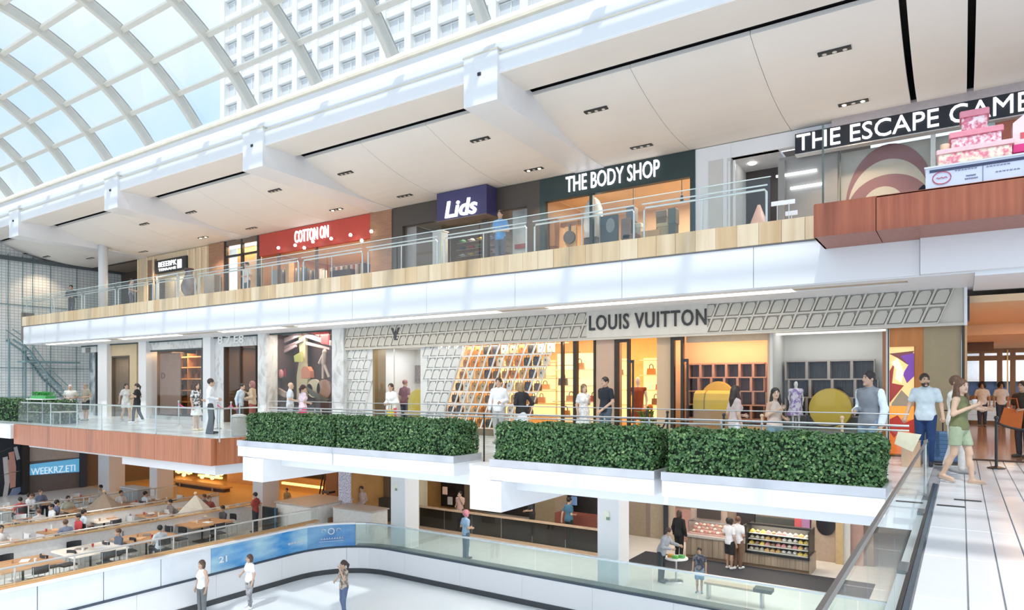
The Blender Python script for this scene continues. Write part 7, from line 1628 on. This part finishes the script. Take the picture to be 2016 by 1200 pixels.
person('bearded man in pale blue polo and navy trousers holding a suitcase handle', (mx, my, 0), 1.83, -.12, .62, ('beard', (.035, .024, .018)), ('tee', (.56, .66, .72)), ('pants', (.014, .045, .14)), (.04, .05, .07), (('handle', 'handle')[0], 'rail'), .0, .04, .45, vox=.016, nod=.6, wide=1.06)
person('man in grey jacket with white sleeves and denim shorts behind the last hedge', at(1712, 13.0), 1.83, -.55, .55, ('short', DK), ('jacket', (.20, .22, .25)), ('shorts', (.20, .30, .40)), (.6, .6, .6), ('down', 'front'), sleeves=(.66, .74, .80), turn=-.2, vox=.016, wide=1.04)
person('woman in tan top with long black hair smiling over her shoulder', at(1525, 13.4), 1.54, .95, .74, ('long', DK), ('tank', (.62, .50, .42)), ('pants', (.20, .30, .36)), (.3, .3, .3), ('front', 'chest'), .0, .0, -.5, True, vox=.018)
person('woman with very long dark hair and white trousers seen from behind', at(1447, 13.5), 1.58, 2.3, .68, ('longback', (.03, .018, .014)), ('tee', (.62, .50, .46)), ('pants', (.70, .74, .78)), (.5, .5, .5), ('front', 'down'), .0, .0, .3, True, vox=.018)
person('man in black tee shirt standing before the boutique pillar', at(1192, 15.9), 1.80, -.35, .60, ('short', DK), ('tee', (.018, .022, .032)), ('pants', (.06, .09, .12)), (.1, .1, .1), ('clasp', 'pocket'), .0, .0, .0, vox=.018, wide=1.06)
person('woman in white dress with brown hair beside the man in black', at(1149, 16.4), 1.62, 1.0, .72, ('bob', (.20, .12, .06)), ('dress', patterned('white_dress_print', (.60, .60, .60), (.86, .86, .84))), ('none', (.5, .5, .5)), (.2, .2, .2), ('chest', 'down'), .0, .0, .0, True, vox=.02)
person('man in loose white shirt walking before the lattice wall', at(982, 15.2), 1.79, .35, .66, ('short', (.05, .03, .02)), ('long', (.82, .83, .84)), ('pants', (.48, .46, .43)), (.3, .3, .3), ('front', 'down'), .05, .0, .0, vox=.018)
person('woman in black jumper and white skirt with blond hair', at(1027, 15.3), 1.66, -2.2, .76, ('bob', BLD), ('long', (.018, .018, .02)), ('skirt', (.72, .74, .76)), (.6, .6, .6), ('front', 'hip'), .0, .05, -.5, True, vox=.018)
person('woman in white blouse and pink shorts at the lattice window', at(770, 15.2), 1.64, .15, .62, ('pony', (.05, .03, .025)), ('long', (.80, .80, .78)), ('shorts', (.62, .10, .16)), (.5, .5, .5), ('front', 'front'), .0, .0, .2, True, vox=.02)
bg_ = thing('shopping_bag', 'yellow shopping bag hanging beside the woman in white blouse', 'bag', (FX(770, 15.2) + .17, 14.98, .50)); MB().poly([(-.14, 0), (.14, 0), (.10, .36), (-.10, .36)], 'y', -.06, .06).build('bag', plain((.66, .52, .05)), bg_, local=True); MB().tube([(-.06, 0, .35), (-.04, 0, .52), (.04, 0, .52), (.06, 0, .35)], .01, 6).build('handle', plain((.2, .15, .05)), bg_, local=True)
person('figure standing for a glass reflection, dark trousers and plum top, in the lattice wall window', at(797, 18.2), 1.78, PI, .6, ('short', (.3, .12, .12)), ('tee', (.22, .09, .12)), ('pants', (.03, .035, .06)), (.1, .1, .1), ('down', 'front'), vox=.024)  # window reflection modelled as a figure inside the shop
person('girl in pale pink top and hot pink shorts seen from behind', at(596, 14.6), 1.60, 2.9, .7, ('pony', (.06, .03, .03)), ('tee', (.78, .62, .68)), ('shorts', (.66, .06, .16)), (.6, .6, .6), ('down', 'front'), .0, .0, .3, True)
person('bald visitor in grey shirt beside the girl in pink', at(571, 15.2), 1.68, 2.6, .72, ('bald', DK), ('tee', (.60, .64, .68)), ('pants', (.42, .40, .38)), (.3, .3, .3), ('down', 'front'))
person('man in light blue shirt leaning before the marble shop', at(472, 15.4), 1.66, 1.9, .6, ('short', DK), ('long', (.52, .62, .70)), ('pants', (.12, .12, .14)), (.2, .2, .2), ('front', 'down'), .0, .15)
person('woman in beige coat before the marble shop', at(497, 15.7), 1.74, -1.0, .72, ('bob', (.35, .16, .14)), ('jacket', (.48, .36, .25)), ('pants', (.30, .08, .07)), (.2, .2, .2), ('front', 'chest'), .0, .0, .0, True)
person('woman in black and white top and white skirt beside the tall man', at(386, 13.6), 1.68, 1.9, .66, ('longback', (.06, .03, .025)), ('tee', patterned('mono_print', (.08, .08, .08), (.72, .72, .72), 14)), ('skirt', (.78, .77, .74)), (.68, .52, .34), ('front', 'down'), .0, .0, .0, True)
person('tall man in white shirt and charcoal trousers seen from behind', at(414, 12.9), 1.80, 2.6, .62, ('short', (.05, .03, .025)), ('long', (.74, .77, .80)), ('pants', (.05, .055, .06)), (.04, .04, .04), ('front', 'front'), .05)
person('woman in white sports top and cap walking by the gilt doorway', at(248, 15.3), 1.66, 1.6, .62, ('pony', (.05, .03, .03)), ('tee', (.66, .66, .62)), ('shorts', (.78, .78, .77)), (.4, .3, .3), ('front', 'back'), .16, .0, .0, True)
person('woman in black top and black trousers by the gilt doorway', at(270, 15.0), 1.66, -.9, .64, ('pony', (.04, .025, .02)), ('tee', (.02, .02, .022)), ('pants', (.03, .03, .035)), (.7, .7, .7), ('chest', 'front'), .14, .0, .0, True)
person('white haired visitor in cream shirt and pink shorts', at(139, 14.2), 1.60, .9, .66, ('short', (.62, .56, .5)), ('tee', (.74, .71, .64)), ('shorts', (.55, .10, .22)), (.6, .6, .6), ('front', 'front'), .0, .08, .0, wide=1.2)
person('man in khaki shirt and black shorts at the hall end', at(169, 14.6), 1.66, .2, .6, ('short', (.30, .26, .23)), ('tee', (.42, .37, .28)), ('shorts', (.03, .03, .035)), (.3, .3, .3), ('front', 'front'), .0, .0, .0, wide=1.1)
person('visitor in dark top with orange bag at the passage', (1.12, 18.6, 0), 1.68, -.6, .55, ('short', DK), ('tee', (.04, .04, .03)), ('pants', (.06, .06, .07)), (.1, .1, .1), ('front', 'down'))
ob = thing('tote_bag', 'bright orange tote bag carried at the passage', 'bag', (.90, 18.45, .70)); MB().poly([(-.22, 0), (.18, -.05), (.22, .34), (-.12, .40)], 'y', -.08, .08).build('bag', plain((.62, .16, .03)), ob, local=True); MB().tube([(-.08, 0, .36), (-.04, 0, .60), (.1, 0, .60), (.14, 0, .34)], .015, 6).build('handle', plain((.5, .12, .03)), ob, local=True)
for i, (x, y) in enumerate(((.65, 31.5), (1.25, 31.8))): person('distant visitor with curly dark hair near the glazed doors, ' + ('beside the tan wall' if i == 0 else 'further along'), (x, y, 0), 1.7, .2 * i, .4, ('curly', DK), ('tee', (.75, .76, .78)), ('pants', (.05, .07, .12)), (.2, .2, .2), vox=.035)
# mannequins in the windows
mannequin('mannequin in long rust red gown inside the boutique doorway', FX(1256, 18.6), 18.6, 0, (.28, .07, .035), None, 1.85, .3)
mannequin('mannequin in lilac and white patterned dress in the white shop window', FX(1567, 17.9), 17.9, .50, None, None, 1.2, .2)
q_ = bpy.data.objects['mannequin.001'] if 'mannequin.001' in bpy.data.objects else None
if q_:
    f_ = [('c', (0, 0, .62), (0, 0, .9), .13, .12), ('c', (-.12, 0, .95), (.12, 0, .95), .06, .06), ('c', (0, 0, .66), (-.02, 0, .36), .13, .19)]; f0_ = field(f_, .03)
    add_surface('garment', lambda P: np.maximum(f0_(P), .34 - P[:, 2]), bounds(f_), .025, patterned('lilac_dress', (.30, .18, .50), (.72, .70, .78), 12), q_)
pf = thing('flower_pot', 'pot of orange and green flowers on the boutique floor', 'plant', (FX(1278, 18.3), 18.3, .013)); MB().lathe([(.16, 0), (.2, .3), (.17, .32)], (0, 0, 0), 14).build('pot', plain((.66, .52, .06), .4), pf, local=True); BX('stand', BLACK, pf, FX(1278, 18.3) - .2, FX(1278, 18.3) + .2, 18.1, 18.5, .013, .06)
fl_ = MB(); g_ = np.random.default_rng(9)
for k in range(60): x, y, z = g_.normal(0, .16), g_.normal(0, .12), .35 + abs(g_.normal(.25, .15)); fl_.tube([(x * .3, y * .3, .3), (x * .8, y * .8, z), (x * 1.3, y * 1.3, z + .03)], [.01, .035, .004], 4)
fl_.build('leaves', mat('pot_leaf', (.08, .22, .05), .5, vary=.3), pf, local=True)
for k, (dx, z) in enumerate(((-.12, .85), (.05, .95), (-.02, .72))): MB().ball((dx, -.05, z), .09, 8, 6).build('bloom', plain((.70, .22, .05), .6), pf, local=True)
# gallery visitors
for i, (px, Y, hh, top_, lb, rz) in enumerate(((985, 16.4, 1.72, ('tee', (.10, .30, .60)), 'gallery visitor in bright blue shirt before the cap shop', .3), (258, 16.2, 1.45, ('tee', (.30, .32, .36)), 'gallery visitor with dark hair near the column', 2.5), (486, 17.5, 1.75, ('tee', (.75, .66, .62)), 'gallery visitor in pale top by the brick pier', 0), (140, 16.4, 1.7, ('long', (.08, .08, .09)), 'gallery visitor in black at the far end of the gallery', 1.0))):
    p = at(px, Y); person(lb, (p[0], p[1], Z3), hh, rz, .6, ('short', DK), top_, ('pants', (.12, .13, .16)), (.4, .4, .4), ('front', 'front'))
# lower concourse
def lo(px, Y): return (FX(px, Y), Y, ZL)
person('bakery staff member in long black coat with white back print', lo(1337, 22.4), 1.72, 2.9, .5, ('bob', (.05, .03, .02)), ('jacket', (.012, .012, .013)), ('pants', (.012, .012, .013)), (.02, .02, .02), ('down', 'down'), vox=.022)
bq = bpy.data.objects.get('person'); 
person('customer in white tee and black shorts with dark curly hair at the bakery', lo(1436, 22.3), 1.66, 2.7, .42, ('curly', DK), ('tee', (.72, .72, .75)), ('shorts', (.02, .02, .022)), (.75, .75, .72), ('front', 'down'), vox=.022)
person('customer in white tee and brown trousers at the bakery', lo(1453, 22.5), 1.70, 2.9, .4, ('short', (.12, .05, .03)), ('tee', (.74, .74, .76)), ('pants', (.20, .11, .07)), (.8, .8, .8), ('down', 'front'), vox=.022)
person('child in dark patterned tee standing behind the rink glass', lo(1377, 19.3), 1.30, .2, .55, ('short', DK), ('tee', patterned('child_print', (.05, .06, .09), (.25, .22, .24), 9)), ('shorts', (.25, .40, .55)), (.3, .4, .5), ('down', 'down'), vox=.022)
person('man in grey jacket bending over the cafe table', lo(1302, 19.7), 1.72, 1.5, .6, ('short', (.06, .03, .025)), ('jacket', (.34, .36, .40)), ('pants', (.04, .05, .06)), (.1, .1, .1), ('reach', 'table'), .0, .35, vox=.022)
person('person with pink hair in blue shirt beside the rink glass', lo(917, 18.6), 1.66, 2.8, .7, ('curly', (.55, .20, .24)), ('tee', (.32, .46, .62)), ('pants', (.08, .14, .20)), (.1, .1, .1), ('front', 'front'), vox=.022)
person('diner in pink shirt drinking at the smoked glass parapet', lo(906, 22.1), 1.62, .1, .62, ('short', DK), ('tee', (.62, .40, .34)), ('pants', (.10, .10, .10)), (.1, .1, .1), ('face', 'front'), vox=.024)
person('woman with blue and pink backpack in the dark restaurant', lo(1120, 22.3), 1.80, 2.8, .62, ('short', DK), ('tee', (.06, .16, .24)), ('pants', (.02, .03, .03)), (.05, .05, .05), ('back', 'front'), .0, .0, .0, True, vox=.024)
person('diner leaning at a table in the dark restaurant', lo(1048, 22.9), 1.6, -.6, .5, ('short', DK), ('tee', (.04, .04, .045)), ('pants', (.03, .03, .03)), (.05, .05, .05), ('table', 'front'), .0, .2, vox=.026)
person('visitor in pale pink shirt before the brown timber wall', lo(712, 20.6), 1.66, .3, .62, ('short', (.06, .03, .025)), ('long', (.62, .50, .50)), ('pants', (.25, .20, .2)), (.1, .1, .1), ('clasp', 'clasp'), vox=.024)
person('diner in red shirt at the end of the food court', lo(503, 17.2), 1.62, -1.2, .5, ('short', DK), ('tee', (.35, .06, .05)), ('pants', (.05, .05, .06)), (.1, .1, .1), ('table', 'front'), vox=.024)
person('child in amber top before the glowing restaurant floor', lo(565, 20.2), 1.25, .4, .5, ('short', DK), ('tee', (.45, .28, .10)), ('pants', (.06, .05, .05)), (.1, .1, .1), ('front', 'front'), vox=.024)
# seated diners
sd = [(4, 0, (.35, .40, .48)), (4, 2, (.70, .70, .70)), (5, 1, (.45, .05, .06)), (5, 3, (.20, .22, .30)), (6, 0, (.66, .74, .80)), (7, 1, (.25, .2, .2)), (8, 3, (.5, .46, .42)), (9, 0, (.12, .13, .2)), (10, 2, (.62, .60, .58)), (11, 1, (.15, .10, .08)), (11, 3, (.70, .62, .50)), (3, 1, (.06, .06, .07)), (12, 1, (.55, .55, .58)), (12, 3, (.50, .10, .10)), (13, 0, (.70, .68, .64)), (13, 2, (.15, .2, .3)), (14, 1, (.4, .36, .3)), (15, 0, (.6, .62, .65)), (16, 2, (.3, .08, .07)), (8, 1, (.72, .72, .72)), (9, 2, (.66, .6, .5)), (1, 1, (.10, .12, .16)), (2, 3, (.60, .66, .70))]
for i, (ti, k, c) in enumerate(sd):
    x, y = tcen[ti]; w = .62 if ti < 4 else .5; dx, dy, rz = ((0, -w - .25, PI), (0, w + .25, 0), (-w - .25, 0, PI / 2), (w + .25, 0, -PI / 2))[k]
    person('seated diner in %s top, %s side of the table %s' % ('blue grey white red navy pale brown taupe navy white brown cream black grey scarlet ivory indigo olive silver wine chalk sand slate sky'.split()[i], ('near', 'far', 'outer', 'rink')[k], ORD[ti]), (x + dx, y + dy, ZL), 1.70, rz, .45 + .03 * (i % 8), ('short', DK if i % 3 else BRN), ('tee', c), ('pants', (.06, .06, .08)), (.2, .2, .2), ('table', 'front'), sit=1, vox=.03, group='seated diners')
# skaters
def ice(px, py): q = FL(px, py, ZI); return (q[0], q[1], ZI)
SKT = dict(feet='skates', vox=.02)
person('skater in white vest and grey trousers, the one nearest the blue banner end', (FL(388, 1212, ZI)[0] + .25, FL(388, 1212, ZI)[1], ZI), 1.66, .1, .58, ('bob', (.10, .06, .04)), ('tank', (.82, .82, .82)), ('pants', (.16, .17, .18)), (.75, .75, .75), ('down', 'down'), .0, .0, .0, True, **SKT)
person('skater in white shirt and grey camouflage trousers with one arm out', ice(492, 1197), 1.62, -.1, .62, ('bob', (.10, .055, .035)), ('tee', (.84, .84, .85)), ('pants', patterned('grey_camo', (.20, .20, .21), (.42, .42, .43), 10)), (.8, .8, .82), ('down', 'out'), .06, .0, .0, True, **SKT)
person('skater in camouflage tee and blue jeans touching her face', ice(677, 1212), 1.62, -.25, .60, ('pony', (.05, .03, .025)), ('tee', patterned('camo_tee', (.16, .13, .11), (.50, .42, .34), 11)), ('pants', (.10, .14, .24)), (.7, .7, .72), ('face', 'out'), .05, .0, -.4, True, **SKT)
# ------------------------------------------------------------------ pieces of parts go under their part
def stem_of(o): return o.name.split('.')[0]
def nest(what, part, kids):
    for o in list(bpy.data.objects):
        if o.parent is None and stem_of(o) == what:
            ps = [c for c in o.children if stem_of(c) == part]
            if not ps: continue
            for c in list(o.children):
                if stem_of(c) in kids and c not in ps: c.parent = ps[0]
for what, part, kids in (('downlight', 'trough', ('bulb',)), ('suitcase', 'shell', ('rib', 'zip', 'bumper', 'wheel')), ('round_trunk', 'disc', ('piping',)), ('round_trunk', 'barrel', ('strap',)),
                         ('boutique_door', 'frame', ('handle', 'pane')), ('glazed_doors', 'frame', ('brass_pull', 'pane')), ('cake_kiosk', 'counter', ('counter_line', 'counter_joint', 'round_logo', 'logo_stroke', 'panel_scribble', 'counter_top')),
                         ('bakery_counter', 'case_frame', ('case_glass', 'case_shelf', 'case_back')), ('planter', 'trough', ('zinc_rim', 'soil')), ('shop_facade', 'sign_box', ('lettering', 'sign_rim', 'sign_underside')), ('shop_facade', 'sign_board', ('lettering', 'sign_mark')),
                         ('shop_facade', 'header', ('lettering',)), ('boutique_facade', 'sign_plate', ('lettering',)), ('candy_case', 'case_frame', ('case_glass',)), ('sign_wall', 'blue_sign', ('lettering',)), ('bakery_back_wall', 'timber_door', ('door_window', 'door_knob')),
                         ('marble_storefront', 'door_frame', ('glass_pane',)), ('gilt_storefront', 'door_frame', ('glass_pane',)), ('shelf_storefront', 'window_frame', ('glass_pane',)), ('shelf_storefront', 'brown_panel', ('emblem',)), ('timber_wall', 'board', ('notice',))):
    nest(what, part, kids)
